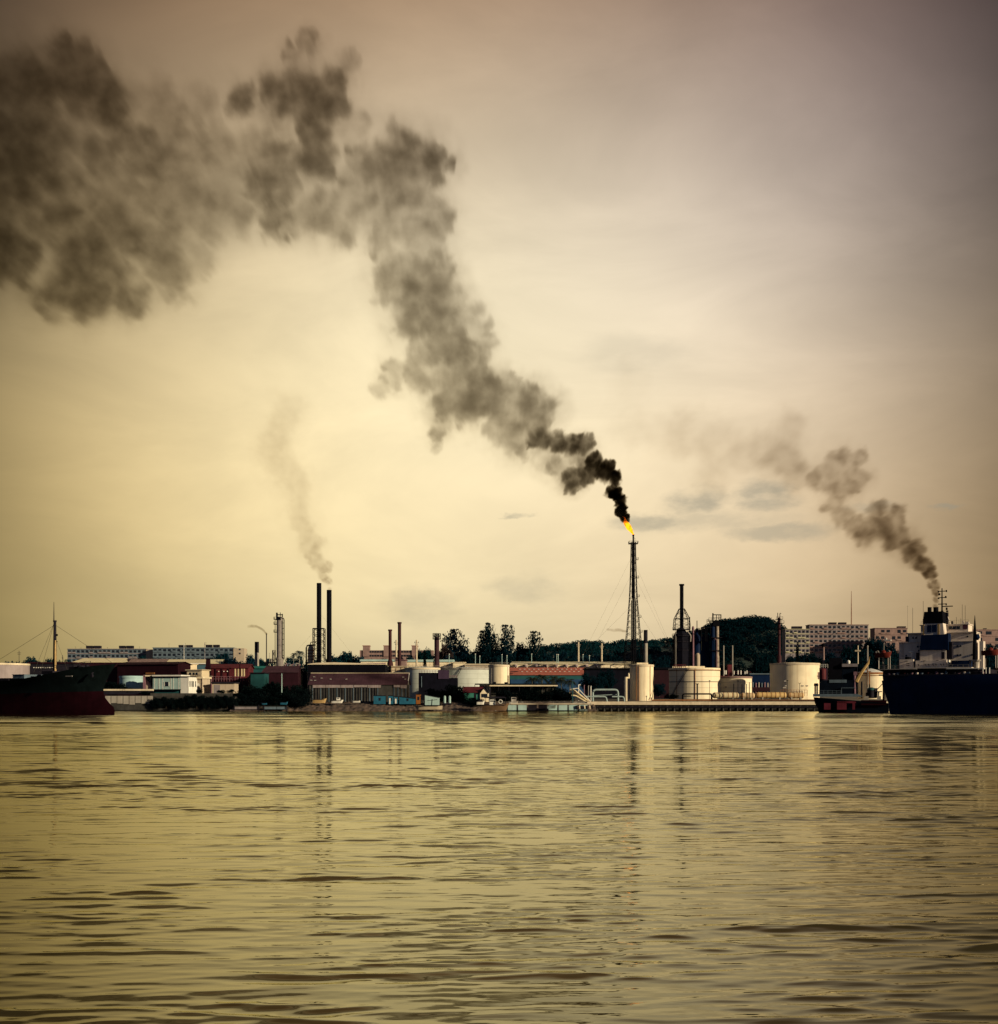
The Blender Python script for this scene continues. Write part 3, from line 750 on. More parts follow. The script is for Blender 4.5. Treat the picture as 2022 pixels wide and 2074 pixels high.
t.add('side_frame', MB().lattice(-12.5 * k, .5, [(t.z(1345), 2.4 * k), (t.z(1331), 2.4 * k), (t.z(1317), 2.4 * k)], .12, .07), DARK)

t = T('column', 'dark round column with railed crown left of the feathery trees', 'column', 885, 600)
k = t.k
t.add('shell', MB().lathe(0, 0, [(5.8 * k, 0), (5.6 * k, t.z(1345)), (4.9 * k, t.z(1335)), (4.9 * k, t.z(1290))], 18), mat('dark_rust_shell', (.05, .022, .03), .7, var=.4, streak=.5))
for py in (1295, 1288.5):
    q = t.add('platform', MB().lathe(0, 0, [(8.4 * k, t.z(py)), (8.4 * k, t.z(py) + .25)], 16), BLACK, smooth=False)
    t.add('railing', MB().rail(MB().ring(0, 0, t.z(py), 8.2 * k, 12), 1.3, .09, 2, True), BLACK, q)
t.add('head_frame', MB().lattice(0, 0, [(t.z(1290), 3.5 * k), (t.z(1284), 3.5 * k)], .2, .15), BLACK)
t.add('side_pipe', MB().bend([(-6.6 * k, 0, t.z(1352)), (-6.6 * k, 0, t.z(1337)), (-4 * k, 0, t.z(1337))], .8 * k, .6), BLACK)

t = T('column', 'mottled column with square frame on top, right of the furnace', 'column', 1453, 650)
k = t.k
t.add('shell', MB().lathe(0, 0, [(4.4 * k, 0), (4.2 * k, t.z(1330)), (3.4 * k, t.z(1326)), (3.4 * k, t.z(1268))], 16), mat('mottled_shell', (.33, .27, .22), .7, var=.6, streak=.8, scale=2.0))
t.add('second_shell', MB().lathe(-8.5 * k, .6, [(4.8 * k, 0), (4.8 * k, t.z(1264)), (2 * k, t.z(1261))], 16), NAVY)
t.add('head_block', MB().box(-9 * k, 4 * k, -1.2, 1.2, t.z(1268), t.z(1258)), BLACK, smooth=False)
b = lambda a0, a1, p0, p1: (a0 * k, a1 * k, -.35, .35, t.z(p1), t.z(p0))
t.add('head_frame', MB().box(*b(-10, -7.6, 1242, 1262)).box(*b(-8, 8.2, 1244.4, 1246)).box(*b(6.6, 8.2, 1246, 1259)).box(*b(-8, 8.2, 1257.5, 1259.4)).box(*b(-2, -1, 1246, 1258)).box(*b(3, 3.9, 1246, 1258)).box(*b(-8, 8, 1251, 1252)), BLACK, smooth=False)
q = t.add('platform', MB().box(-19 * k, -5 * k, -1.5, 1.5, t.z(1258.5), t.z(1257)), BLACK, smooth=False)
t.add('railing', MB().rail([(-6 * k, -1.5, t.z(1257)), (-18.5 * k, -1.5, t.z(1257))], 1.4, .08, 1.4), BLACK, q)
t.add('hanger', MB().rod((-21 * k, 0, t.z(1272)), (-21 * k, 0, t.z(1255)), .12).rod((-21 * k, 0, t.z(1255)), (-16 * k, 0, t.z(1255)), .12), BLACK)
t.add('truss', MB().lattice(-23 * k, 0, [(t.z(1300), 2 * k), (t.z(1285), 2 * k), (t.z(1270.5), 2 * k)], .12, .09).box(-33 * k, -10 * k, -.5, .5, t.z(1271.5), t.z(1270)).rod((-31 * k, 0, t.z(1271)), (-27 * k, 0, t.z(1281)), .14).rod((-27 * k, 0, t.z(1281)), (-33 * k, 0, t.z(1271)), .14).box(-33 * k, -31.5 * k, -.4, .4, t.z(1300), t.z(1271)), BLACK)
for py in (1292, 1318): t.add('platform', MB().box(-13 * k, 9 * k, -2.0, 2.0, t.z(py), t.z(py) + .25), DARK, smooth=False)
t.add('pipe', MB().bend([(-2 * k, -1.4, 0), (-2 * k, -1.4, t.z(1296)), (-6 * k, -1.4, t.z(1294))], .8 * k, .6), PURPLE)

t = T('column', 'thin mauve column with rounded head, just right of the furnace', 'column', 1404, 640)
k = t.k
t.add('shell', MB().lathe(0, 0, [(2.9 * k, 0), (2.3 * k, t.z(1332)), (2.0 * k, t.z(1276)), (2.6 * k, t.z(1275)), (2.4 * k, t.z(1271)), (1 * k, t.z(1268))], 14), PURPLE)
t.add('platform', MB().lathe(0, 0, [(4.5 * k, t.z(1284)), (4.5 * k, t.z(1284) + .2)], 10), DARK, smooth=False)
t = T('reactor', 'dark blue reactor with thin vent pipe and beige drum between two columns', 'reactor', 1412, 655)
k = t.k
t.add('shell', MB().lathe(0, 0, [(8.5 * k, 0), (8.5 * k, t.z(1290)), (3.4 * k, t.z(1284)), (3.4 * k, t.z(1276)), (1.5 * k, t.z(1272))], 14), NAVY)
t.add('vent_pipe', MB().cyl(-4.2 * k + 4.2 * k, 0, t.z(1274), t.z(1257), .8 * k, n=8), BLACK)
t.add('drum', MB().lathe(0, -9 * k, [(4.6 * k, 0), (4.6 * k, t.z(1326)), (2 * k, t.z(1323))], 14), BEIGE)
t.add('pipe_rack', MB().box(7 * k, 27 * k, -2, 2, 0, t.z(1318)).box(9 * k, 24 * k, -1.6, 1.6, t.z(1318), t.z(1285)), NAVY, smooth=False)

t = T('column', 'red-brown slim column with stacked railed landings behind the lone cream tank', 'column', 1578.5, 640)
k = t.k
t.add('shell', MB().lathe(0, 0, [(5 * k, 0), (4.6 * k, t.z(1330)), (2.9 * k, t.z(1326)), (2.9 * k, t.z(1253)), (1.2 * k, t.z(1250))], 14), mat('dark_red_shell', (.055, .017, .022), .65, var=.35, streak=.5))
for py, a, c in ((1255, -7, 6), (1263, -8, 8.5), (1274, -9, 7.5), (1286, -3, 3)):
    q = t.add('platform', MB().box(a * k, c * k, -1.6, 1.6, t.z(py), t.z(py) + .22), BLACK, smooth=False)
    t.add('railing', MB().rail([(a * k, -1.6, t.z(py)), (c * k, -1.6, t.z(py))], 1.5, .08, 1.3), BLACK, q)
t.add('vent_pipe', MB().cyl(-3 * k, 0, t.z(1256), t.z(1241), .7 * k, n=8), BLACK)
t.add('vent_pipe', MB().bend([(1.4 * k, 0, t.z(1256)), (1.4 * k, 0, t.z(1242)), (4 * k, 0, t.z(1242.4))], .7 * k, .3), BLACK)

# ------------------------------------------------------------------ storage tanks
def tank(px0, px1, top, d, label, m, roof=None, rim=None, rail=False, cone=1.2, extra=None, stair=False, base=None):
    t = T('storage_tank', label, 'tank', (px0 + px1) / 2, d + (px1 - px0) / 2 * d / FOC, base=base); t.d0 = d
    t.k = d / FOC; t.d = d; r = (px1 - px0) / 2 * t.k; zt = SZ(top, d) - t.zb
    t.r, t.zt = r, zt
    t.add('shell', MB().lathe(0, 0, [(r, 0), (r, zt)], 56), m)
    t.add('roof', MB().lathe(0, 0, [(r + .1, zt + .002), (r + .1, zt + .15), (r * .5, zt + cone * .6), (.1, zt + cone)], 56), roof or m)
    t.add('top_rim', MB().lathe(0, 0, [(r + .004, zt - .7), (r + .22, zt - .7), (r + .22, zt + .1), (r + .004, zt + .1)], 56, False), rim or m)
    if rail: t.add('railing', MB().rail(MB().ring(0, 0, zt, r - .15, 28), 1.2, .05, 3, True), rail)
    if stair:
        mb = MB(); a0, a1 = stair
        prev = None
        for i in range(25):
            a = R(a0 + (a1 - a0) * i / 24); p = (math.cos(a) * (r + .5), math.sin(a) * (r + .5), zt * i / 24)
            if prev: mb.rod(prev, p, .12, 4); mb.rod((prev[0], prev[1], prev[2] + 1.1), (p[0], p[1], p[2] + 1.1), .06, 4)
            mb.rod(p, (p[0], p[1], p[2] + 1.1), .05, 4); prev = p
        t.add('stair', mb, DARK)
    return t
def front_y(t, x): return -math.sqrt(max(0, t.r ** 2 - x * x))
def drop(t, px, r=.16, m=DARK, top=None):
    x = (px - t.px) * t.k; y = front_y(t, x) - r - .05
    t.add('pipe', MB().rod((x, y, 0), (x, y, t.zt if top is None else t.z(top)), r, 6), m)
t = tank(1276, 1324, 1346.5, 520, 'tall narrow cream tank with vertical pipes standing by the quay', CREAM, rim=PALECONC, cone=.6)
for p in (1287, 1292, 1315): drop(t, p, .12, RUST)
t.add('stair_pipe', MB().bend([((1321 - t.px) * t.k, -1.5, t.z(1349)), ((1322.8 - t.px) * t.k, -2.5, t.z(1395)), ((1318 - t.px) * t.k, -t.r - .4, t.z(1416))], .14, 1), DARK)
t.add('roof_box', MB().box(-2.2, 2.6, -1.5, 1.5, t.zt + .3, t.zt + 1.0), CREAM, smooth=False)
t = T('vertical_vessel', 'slim cream vessel with a dark strip attached left of the tall narrow tank', 'vessel', 1269, 518)
t.add('shell', MB().lathe(0, 0, [(4.5 * t.k, 0), (4.5 * t.k, t.z(1373)), (3 * t.k, t.z(1371))], 16), CREAM)
t.add('pipe', MB().cyl(3.2 * t.k, -3.7 * t.k, 0, t.z(1374), 1.4 * t.k, n=10), DARK)
t.add('head', MB().lathe(4.8 * t.k, 0, [(1.9 * t.k, t.z(1374)), (1.9 * t.k, t.z(1366)), (.8 * t.k, t.z(1363))], 12), CREAM)
t = tank(1354.5, 1459, 1353, 560, 'widest cream tank with a low wall of trim along its top, below the furnace', CREAM_SEAM, rim=CREAM, cone=.6, stair=(200, 250))
t.add('upper_trim', MB().lathe(0, 0, [(t.r + .25, t.z(1357.5)), (t.r + .32, t.z(1357.5)), (t.r + .32, t.z(1356)), (t.r + .25, t.z(1356))], 56, False), RUST)
t.add('roof_screen', MB().box((1358 - t.px) * t.k, (1424 - t.px) * t.k, -t.r * .5, -t.r * .5 + 1.0, t.zt, t.z(1348.5)), CREAM, smooth=False)
t.add('railing', MB().rail([((1360 - t.px) * t.k, -t.r * .6, t.zt), ((1384 - t.px) * t.k, -t.r * .6, t.zt)], 1.6, .12, .8), REDSTEEL)
t.add('pipe_band', MB().lathe(0, 0, [(t.r + .05, t.z(1380.8)), (t.r + .2, t.z(1380.8)), (t.r + .2, t.z(1380)), (t.r + .05, t.z(1380))], 56, False), DARK)
for p in (1365.5, 1400): drop(t, p, .13, RUST, 1354)
t = tank(1457, 1523, 1370.5, 580, 'low squat cream tank with pinkish rim right of the widest tank', CREAM_SEAM, roof=PINK, rim=PINK, cone=.5)
t.add('nameplate', MB().box((1464 - t.px) * t.k, (1469 - t.px) * t.k, front_y(t, (1466 - t.px) * t.k) - .3, front_y(t, (1466 - t.px) * t.k) - .1, t.z(1393), t.z(1389.5)), GREYST, smooth=False)
t = tank(1560, 1660, 1343, 545, 'large smooth cream tank standing alone beside the small tanker', CREAM, rim=PALECONC, cone=.7)
for p, a, b2 in ((1581, 1378, 1380.5), (1582, 1388, 1390), (1581, 1391.5, 1394), (1614, 1388, 1390), (1623, 1388, 1390)):
    x = (p - t.px) * t.k; y = front_y(t, x); w = 1.0 if a != 1391.5 else 2.2
    t.add('plate', MB().box(x - w * .5, x + w * .5, y - .25, y - .06, t.z(b2), t.z(a)), GREYST, smooth=False)
t.add('railing', MB().rail([((1568 - t.px) * t.k, -t.r - 1.2, 1.8), ((1622 - t.px) * t.k, -t.r - 1.2, 1.8)], 2.6, .09, 1.1), RUST)
t.add('side_box', MB().box((1648 - t.px) * t.k, (1659 - t.px) * t.k, -t.r * .62, -t.r * .5, t.z(1374), t.z(1361)).box((1646 - t.px) * t.k, (1662 - t.px) * t.k, -t.r * .66, -t.r * .5, t.z(1369.5), t.z(1368)), PINK, smooth=False)
t = tank(1738, 1790, 1362, 560, 'streaked cream tank with domed roof glimpsed between the two ships', CREAM, roof=WHITE, rim=RUST, cone=2.0)
t.add('upper_trim', MB().lathe(0, 0, [(t.r + .25, t.z(1368.5)), (t.r + .3, t.z(1368.5)), (t.r + .3, t.z(1367.4)), (t.r + .25, t.z(1367.4))], 56, False), RUST)
t = tank(990, 1032, 1347, 560, 'bright cream tank at the end of the red-roofed warehouse', CREAM, rim=PALECONC, cone=.5, rail=GREYST)
drop(t, 1029, .2, WHITE); drop(t, 996, .1, GREYST)
t = tank(893, 996, 1353, 600, 'broad pale tank between the dark block and the bright cream tank', PALE, rim=GREYST, cone=.8, rail=GREYST, stair=(225, 262))
t = tank(820, 892, 1352.5, 590, 'pale blue-grey tank behind the railed dark block', PALE, rim=SAND, cone=.8, rail=GREYST)
t = tank(-60, 58, 1343, 560, 'mauve-grey tank at the far end behind the rusty ship', mat('mauve_plates', (.30, .25, .25), .6, var=.12, streak=.3), cone=.5, rim=SAND)
t = tank(243, 290, 1369.5, 520, 'pale turquoise tank behind the sea wall and a round bush', mat('turquoise_plates', (.35, .50, .52), .6, var=.12, streak=.2), cone=.3, base=SZ(1402, 520))

# horizontal bullet tanks
for i, (a, b_, y0, m, lab) in enumerate([(1443, 1497, 1402.5, PIPEC, 'cleanest of the horizontal bullet tanks, nearest the widest tank'), (1499, 1529, 1403, mat('cream_rust', (.60, .45, .27), .6, var=.3, streak=.7), 'short striped bullet tank between two longer ones'),
                                  (1530, 1593, 1402, mat('tan_rust', (.62, .42, .18), .6, var=.25, streak=.6), 'longest tan bullet tank with rusty rings'), (1595, 1629, 1402.5, mat('tan_rust_b', (.60, .42, .22), .6, var=.25, streak=.6), 'tan bullet tank with a rounded end beside the lone cream tank')]):
    t = T('bullet_tank', lab, 'tank', (a + b_) / 2, 530, group='horizontal bullet tanks'); r = 6.0 * t.k; L = (b_ - a) / 2 * t.k; zc = t.z(y0 + 6)
    me = MB(); prof = [(.05, -L)] + [(r * math.sin(q), -L + r * .6 * (1 - math.cos(q))) for q in np.linspace(.3, math.pi / 2, 6)] + [(r * math.sin(q), L - r * .6 * (1 - math.cos(q))) for q in np.linspace(math.pi / 2, .3, 6)] + [(.05, L)]
    me.lathe(0, 0, prof, 20); me.v = [(z, y, x + zc) for x, y, z in me.v]
    t.add('shell', me, m)
    for q in (-.55, .55): t.add('saddle', MB().box(L * q - .3, L * q + .3, -r * .8, r * .8, 0, zc - r * .6), CONC, smooth=False)
    n = max(2, int((b_ - a) / 8))
    for j in range(n):
        x = -L + r * .8 + (2 * L - 1.6 * r) * j / (n - 1); rg = MB().lathe(0, 0, [(r + .01, -.12), (r + .07, -.12), (r + .07, .12), (r + .01, .12)], 20, False)
        rg.v = [(z + x, y, q + zc) for q, y, z in rg.v]; t.add('ring', rg, RUST)

# quay pipework
t = T('pipe_gantry', 'black pipe goalpost frame on the quay before the widest tank', 'pipe frame', 1412, 512)
for yy in (0, 1.2):
    t.add('pipe', MB().bend([(t.x(1383), yy, 0), (t.x(1383), yy, t.z(1405.5)), (t.x(1442), yy, t.z(1405.5)), (t.x(1442), yy, 0)], .34 if yy == 0 else .25, .9), BLACK)
t.add('cross_pipe', MB().rod((t.x(1383), .5, t.z(1410)), (t.x(1400), .5, t.z(1410)), .2), BLACK)
t = T('pipe_loop', 'tall teal-grey pipe loop bent like a goalpost on the quay', 'pipe', 1226, 512)
t.add('pipe', MB().bend([(t.x(1201), 0, 0), (t.x(1201), 0, t.z(1397)), (t.x(1252), 0, t.z(1397)), (t.x(1252), 0, 0)], 2.1 * t.k, 1.5, 10), PIPEP)
t.add('pipe', MB().bend([(t.x(1201), 1.2, 0), (t.x(1201), 1.2, t.z(1409)), (t.x(1250), 1.2, t.z(1406.5))], .8 * t.k, 1), PIPEP)
t = T('pipe_loop', 'lower pale pipe loop in front of the tall teal-grey one', 'pipe', 1210, 508)
t.add('pipe', MB().bend([(t.x(1185), 0, t.z(1411)), (t.x(1228), 0, t.z(1411)), (t.x(1230), 0, 0)], 1.5 * t.k, 1.0, 10), PIPEP)
t.add('flange', MB().cyl(t.x(1230), 0, 0, .5, 2.2 * t.k), PIPEP)
t = T('pipe_loop', 'short pale pipe elbow dropping onto the quay by the tall narrow tank', 'pipe', 1260, 509)
t.add('pipe', MB().bend([(t.x(1240), 0, t.z(1411)), (t.x(1264), 0, t.z(1411)), (t.x(1265), 0, 0)], 1.5 * t.k, 1.0, 10), PIPEP)
t = T('gangway_pipes', 'bundle of cream pipes slanting down to the quay end beside the palms', 'pipes', 1180, 505)
for (x0, y0, x1, y1, w, yy) in [(1163, 1398, 1188, 1418, 2.1, 0), (1162, 1403, 1184, 1419, 2.0, 1.0), (1166, 1409, 1186, 1421, 1.8, -.8)]:
    t.add('pipe', MB().bend([(t.x(x0 - 8), yy, t.z(y0 - .5)), (t.x(x0), yy, t.z(y0)), (t.x(x1), yy, t.z(y1)), (t.x(x1 + 6), yy, t.z(y1 + 1))], w * t.k, .9, 9), PIPEC)
t.add('handrail', MB().rod((t.x(1170), -1.6, t.z(1394)), (t.x(1197), -1.6, t.z(1422)), .2).rod((t.x(1158), -1.6, t.z(1395.5)), (t.x(1170), -1.6, t.z(1394)), .2), WHITE)
t.add('bollard_row', MB().box(t.x(1160), t.x(1200), -1, 3, -1, t.z(1423)), CONC, smooth=False)
for j, p in enumerate((1172, 1183.5, 1192, 1197)):
    t = T('standpipe', ['bent white standpipe above the slanting pipes', 'mauve standpipe behind the slanting pipes', 'thin white standpipe left of the tall pipe loop', 'white standpipe touching the tall pipe loop'][j], 'pipe', p, 520)
    t.add('pipe', MB().bend([(0, 0, 0), (0, 0, t.z(1387 + j)), (.9 if j == 0 else .3, 0, t.z(1387 + j))], [1.1, 1.0, .9, 1.1][j] * t.k, .15), [WHITE, PURPLE, GREYST, WHITE][j])
    t.add('flange', MB().cyl(0, 0, 0, .4, 1.7 * t.k), GREYST)
t = T('pipe_rail', 'low black rail and pipe run behind the quay edge', 'pipe run', 1530, 506)
t.add('pipe', MB().rod((t.x(1320), 0, t.z(1418)), (t.x(1655), 0, t.z(1418)), .25, 6), RUST)
t.add('railing', MB().rail([(t.x(1442), -.6, 0), (t.x(1652), -.6, 0)], 1.2, .06, 3), BLACK)
# quay lamps
for j, (p, top, w) in enumerate([(1390, 1386, 2), (1412.5, 1386, 6), (1437.5, 1379.5, 3), (1495, 1380, 4), (1595, 1379, 3), (1620, 1385, 4)]):
    t = T('quay_lamp', ['thin lamp post left of the double-headed one', 'thick post with a flat head before the widest tank', 'tall lamp post right of the widest tank centre', 'lamp post rising from the cleanest bullet tank', 'lamp post before the lone cream tank centre', 'forked lamp post before the lone cream tank, right side'][j], 'lamp post', p, 510, group='lamp posts on the quay')
    t.add('post', MB().cyl(0, 0, 0, t.z(top), .09 if j != 1 else .3, n=8), BLACK)
    if j == 5: t.add('lamp_head', MB().rod((0, 0, t.z(top)), (-.5, 0, t.z(top - 2)), .1).rod((0, 0, t.z(top)), (.5, 0, t.z(top - 2)), .1), BLACK)
    else: t.add('lamp_head', MB().box(-w / 2 * t.k, w / 2 * t.k, -.2, .2, t.z(top), t.z(top - 1.6)), BLACK, smooth=False)
for j, (p, top) in enumerate([(1486.5, 1386), (1503, 1387), (1512, 1386.5), (1518, 1383)]):
    t = T('vent_post', ['first vent post by the squat tank, beside a lamp post', 'second vent post before the squat tank', 'third vent post, left of the tallest', 'tallest vent post at the squat tank edge'][j], 'post', p, 522, group='vent posts before the squat tank')
    t.add('post', MB().cyl(0, 0, 0, t.z(top), .16, n=8), BLACK); t.add('cap', MB().cyl(0, 0, t.z(top), t.z(top) + .25, .24, .1, 8), BLACK)
# red process skid behind squat tank
t = T('process_skid', 'red pipework skid with white drums above the squat tank', 'pipework', 1485, 610)
t.add('frame', MB().box(t.x(1459), t.x(1515), 0, 5, 0, t.z(1369)).box(t.x(1475), t.x(1484), 1, 4, t.z(1369), t.z(1346)), REDSTEEL, smooth=False)
for p in (1467, 1470, 1486, 1494, 1500, 1508, 1512): t.add('drum', MB().cyl(t.x(p), -1, t.z(1366), t.z(1358 + p % 3), 1.2 * t.k, n=10), WHITE)
t.add('railing', MB().rail([(t.x(1475), 0, t.z(1368)), (t.x(1521), 0, t.z(1368))], 1.8, .12, 2), REDSTEEL)
for j, p in enumerate((1466, 1484)):
    t = T('pole', ['pale pole behind the red skid, nearer the mottled column', 'pale pole rising from the red skid drums'][j], 'pole', p, 640, group='pair of pale poles before the hill')
    t.add('post', MB().cyl(0, 0, 0, t.z(1308), .42, .3, 8), CONC); t.add('cap', MB().cyl(0, 0, t.z(1308), t.z(1307), .2, n=8), CONC)

# ------------------------------------------------------------------ buildings
def block_mesh(name, w, h, dep, m): return MB().box(0, w, 0, dep, 0, h).mesh(name, m)
def flats(px0, px1, top, d, floors, bays, label, m, gap=(), depth=12, floor_px=None, roof_tanks=(), end=None, aer=(), rot=0, wall2=None):
    """apartment block: wall, slab bands, one window part for each bay, balconies, roof tanks"""
    t = T('apartment_block', label, 'apartment block', (px0 + px1) / 2, d, rot)
    H = t.z(top); x0, x1 = t.x(px0), t.x(px1)
    t.add('wall', MB().box(x0, x1, 0, depth, 0, H), m, smooth=False)
    t.add('roof_edge', MB().box(x0 - .3, x1 + .3, -.5, depth + .3, H + .002, H + .5), wall2 or m, smooth=False)
    fh = floor_px * t.k; bw = (x1 - x0) / bays
    win = MB().box(-bw * .3, bw * .3, -.12, .1, 0, fh * .5).mesh('window', GLASS)
    bal = MB().box(-bw * .46, bw * .46, -1.1, 0, 0, .18).box(-bw * .46, bw * .46, -1.1, -1.0, .18, 1.0).mesh('balcony', wall2 or m)
    rng = random.Random(px0)
    for f in range(floors):
        z = H - (f + 1) * fh + fh * .3
        t.add('floor_band', MB().box(x0 + .05, x1 - .05, -.35, -.003, z - fh * .3, z - fh * .12), wall2 or m, smooth=False)
        for b in range(bays):
            if (f, b) in gap: continue
            x = x0 + (b + .5) * bw
            link('window', win, t.o, (x, 0, z + rng.uniform(-.05, .05)))
            if rng.random() < .45: link('balcony', bal, t.o, (x, 0, z - fh * .12))
    for (a, b, tp) in roof_tanks:
        q = t.add('roof_tank', MB().box(t.x(a), t.x(b), 3, 7, H + .9, t.z(tp)), DARK, smooth=False)
        t.add('tank_stand', MB().box(t.x(a) + .3, t.x(b) - .3, 3.4, 6.6, H + .45, H + .95), BEIGE, q, smooth=False)
    for (a, tp) in aer: t.add('aerial', MB().rod((t.x(a), 4, H), (t.x(a), 4, t.z(tp)), .07, 4).rod((t.x(a) - .7, 4, t.z(tp) - .5), (t.x(a) + .7, 4, t.z(tp) - .5), .05, 4), DARK)
    if end: # blank end wall
        q = t.add('end_wall', MB().box(t.x(end[0]), t.x(end[1]), -.6, depth, 0, H - .2), BEIGE, smooth=False)
        if len(end) > 2:
            for py in (1317, 1325): link('window', MB().box(-.7, .7, -.75, -.5, 0, 1.3).mesh('window', GLASS), t.o, (t.x((end[0] + end[1]) / 2 + 2), 0, t.z(py)))
    return t
flats(137, 296, 1315, 1050, 3, 18, 'long low apartment block on the left with dark roof tanks in two pairs', FLATB, roof_tanks=[(172, 185, 1307.5), (188, 201, 1307.5), (239, 251, 1307.5), (254, 267, 1307.5)], floor_px=9.5, end=(296.4, 309), aer=[(150, 1309), (161, 1311), (215, 1310), (280, 1309)], wall2=FLAT)
flats(310, 473, 1312.5, 1040, 3, 17, 'second long apartment block with a beige end wall near the banded chimney', FLATB, roof_tanks=[(360, 372, 1306), (375, 387, 1306), (415, 427, 1305.5), (430, 442, 1305.5)], floor_px=9.5, end=(473.4, 495, 1), aer=[(340, 1303), (373, 1302), (415, 1300), (460, 1307)], wall2=FLATB)
flats(1591, 1640, 1275, 978, 5, 6, 'stepped grey apartment block with yellowish balconies, left of the taller one', FLAT, roof_tanks=[(1607, 1627, 1268)], floor_px=9.6, wall2=mat('yellow_plaster', (.42, .39, .27), .8, var=.2, streak=.3))
t = flats(1640, 1759, 1266, 990, 6, 13, 'tallest apartment block, mauve grey with two roof tanks, on the right hill', FLAT, roof_tanks=[(1682, 1697, 1260), (1702, 1717, 1260)], floor_px=9.4, wall2=PINK)
for k in range(5): # outside stairs
    z = t.z(1318 - 9.4 * k); x = t.x(1688)
    t.add('stair', MB().rod((x - 2.4, -1.6, z), (x + 2.4, -1.6, z + 9.4 * t.k), .22, 4), FLAT)
    t.add('stair', MB().rod((t.x(1724) - 2.4, -1.6, z), (t.x(1724) + 2.4, -1.6, z + 9.4 * t.k), .22, 4), FLAT)
t = T('radio_mast', 'very thin mast standing behind the tallest apartment block', 'mast', 1724.7, 1010)
t.add('pole', MB().lathe(0, 0, [(.45, 0), (.4, t.z(1240)), (.16, t.z(1197))], 8), mat('mast_red', (.28, .14, .09), .7, var=.3)); t.add('base_block', MB().box(-1, 1, -1, 1, 0, 2), CONC)
for (a, b, tp, lab) in [(1772, 1838, 1273, 'plain mauve-brown apartment block behind the big ship, its left part'), (1955, 2070, 1276, 'plain mauve-brown apartment block behind the big ship, at the photo edge')]:
    t = flats(a, b, tp, 960, 3, 6, lab, PINK, floor_px=13, gap=[(f, x) for f in range(3) for x in range(6) if (f + x) % 3 == 0], roof_tanks=[(1822, 1838, 1268)] if a < 1800 else [(1998, 2002, 1272)], aer=[(1845 - 3, 1226)] if a < 1800 else [])
t = T('apartment_block', 'distant pink apartment row with three small roof towers', 'apartment block', 805, 1100)
t.add('wall', MB().box(t.x(729), t.x(878), 0, 12, 0, t.z(1317)), PINK, smooth=False)
for a, b in ((735.5, 748.5), (777.5, 790), (834.5, 846)):
    q = t.add('roof_tower', MB().box(t.x(a), t.x(b), -1, 8, t.z(1330), t.z(1308.5)), PINK, smooth=False)
    t.add('tower_roof', MB().box(t.x(a) - .4, t.x(b) + .4, -1.4, 8.4, t.z(1308.5) + .002, t.z(1307.3)), mat('rose_roof', (.3, .13, .11), .8), q, smooth=False)
win = MB().box(-1.0, 1.0, -.1, .1, 0, 1.6).mesh('window', GLASS)
for i in range(16):
    for py in (1322, 1330): link('window', win, t.o, (t.x(750 + i * 5.4 + (30 if i > 4 else 0) * 0), 0, t.z(py)))

def gable(px0, px1, ridge, eave, base_py, d, depth, label, wall, roof, name='warehouse', cat='warehouse', over=.6, rot=0, hip=0.0):
    """shed with its ridge along the shore"""
    t = T(name, label, cat, (px0 + px1) / 2, d, rot); x0, x1 = t.x(px0), t.x(px1); ze, zr = t.z(eave), t.z(ridge); zr += (zr - ze) * 0 
    # ridge lies half the depth further off: lift it so that it still shows at its row
    zr = SZ(ridge, d + depth / 2) - t.zb; t.ze, t.zr, t.x0, t.x1, t.dep = ze, zr, x0, x1, depth
    t.add('wall', MB().prism_x([(0, 0), (depth, 0), (depth, ze - .1), (depth / 2, zr - .25), (0, ze - .1)], x0, x1), wall, smooth=False)
    o = over; th = .25; sl = (zr - ze) / (depth / 2)
    h = hip * (x1 - x0)
    vs = [(x0 - o, -o, ze - o * sl), (x1 + o, -o, ze - o * sl), (x1 + o - h, depth / 2, zr), (x0 - o + h, depth / 2, zr), (x0 - o, depth + o, ze - o * sl), (x1 + o, depth + o, ze - o * sl)]
    vs += [(x, y, z + th) for x, y, z in vs]
    mb = MB(); mb._add(vs, [(6, 7, 8, 9), (9, 8, 11, 10), (0, 3, 2, 1), (3, 4, 5, 2), (0, 1, 7, 6), (4, 10, 11, 5), (0, 6, 9, 3), (3, 9, 10, 4), (1, 2, 8, 7), (2, 5, 11, 8)])
    t.roof = t.add('roof', mb, roof, smooth=False)
    return t
# long warehouse in the middle
t = gable(1033, 1185, 1353, 1366.5, 1380, 640, 22, 'long red tiled warehouse with rows of little skylights', TEAL, REDTILE)
sky_ = MB().box(-.45, .45, -.5, .5, 0, .2).mesh('skylight', WHITE)
for r_ in range(2):
    for i in range(14):
        q = .35 + .35 * r_; link('skylight', sky_, t.roof, (t.x0 + 4 + i * (t.x1 - t.x0 - 7) / 13 + r_ * 1.3, 11 * q, t.ze + (t.zr - t.ze) * q + .32))
t.add('lower_wall', MB().box(t.x0 + .3, t.x1 - .3, -.5, -.01, 0, t.z(1376)), mat('blue_dado', (.02, .06, .14), .7), smooth=False)
t.add('awning', MB().prism([(t.x(1033), t.z(1360.5)), (t.x(1046), t.z(1359.5)), (t.x(1052), t.z(1360.5)), (t.x(1033), t.z(1362))], -3, -.7), DARK, smooth=False)
t = gable(1035, 1292, 1341, 1345.5, 1356, 690, 24, 'long cream roofed warehouse with a row of round vents under its eave', CREAM, YROOF, hip=.02)
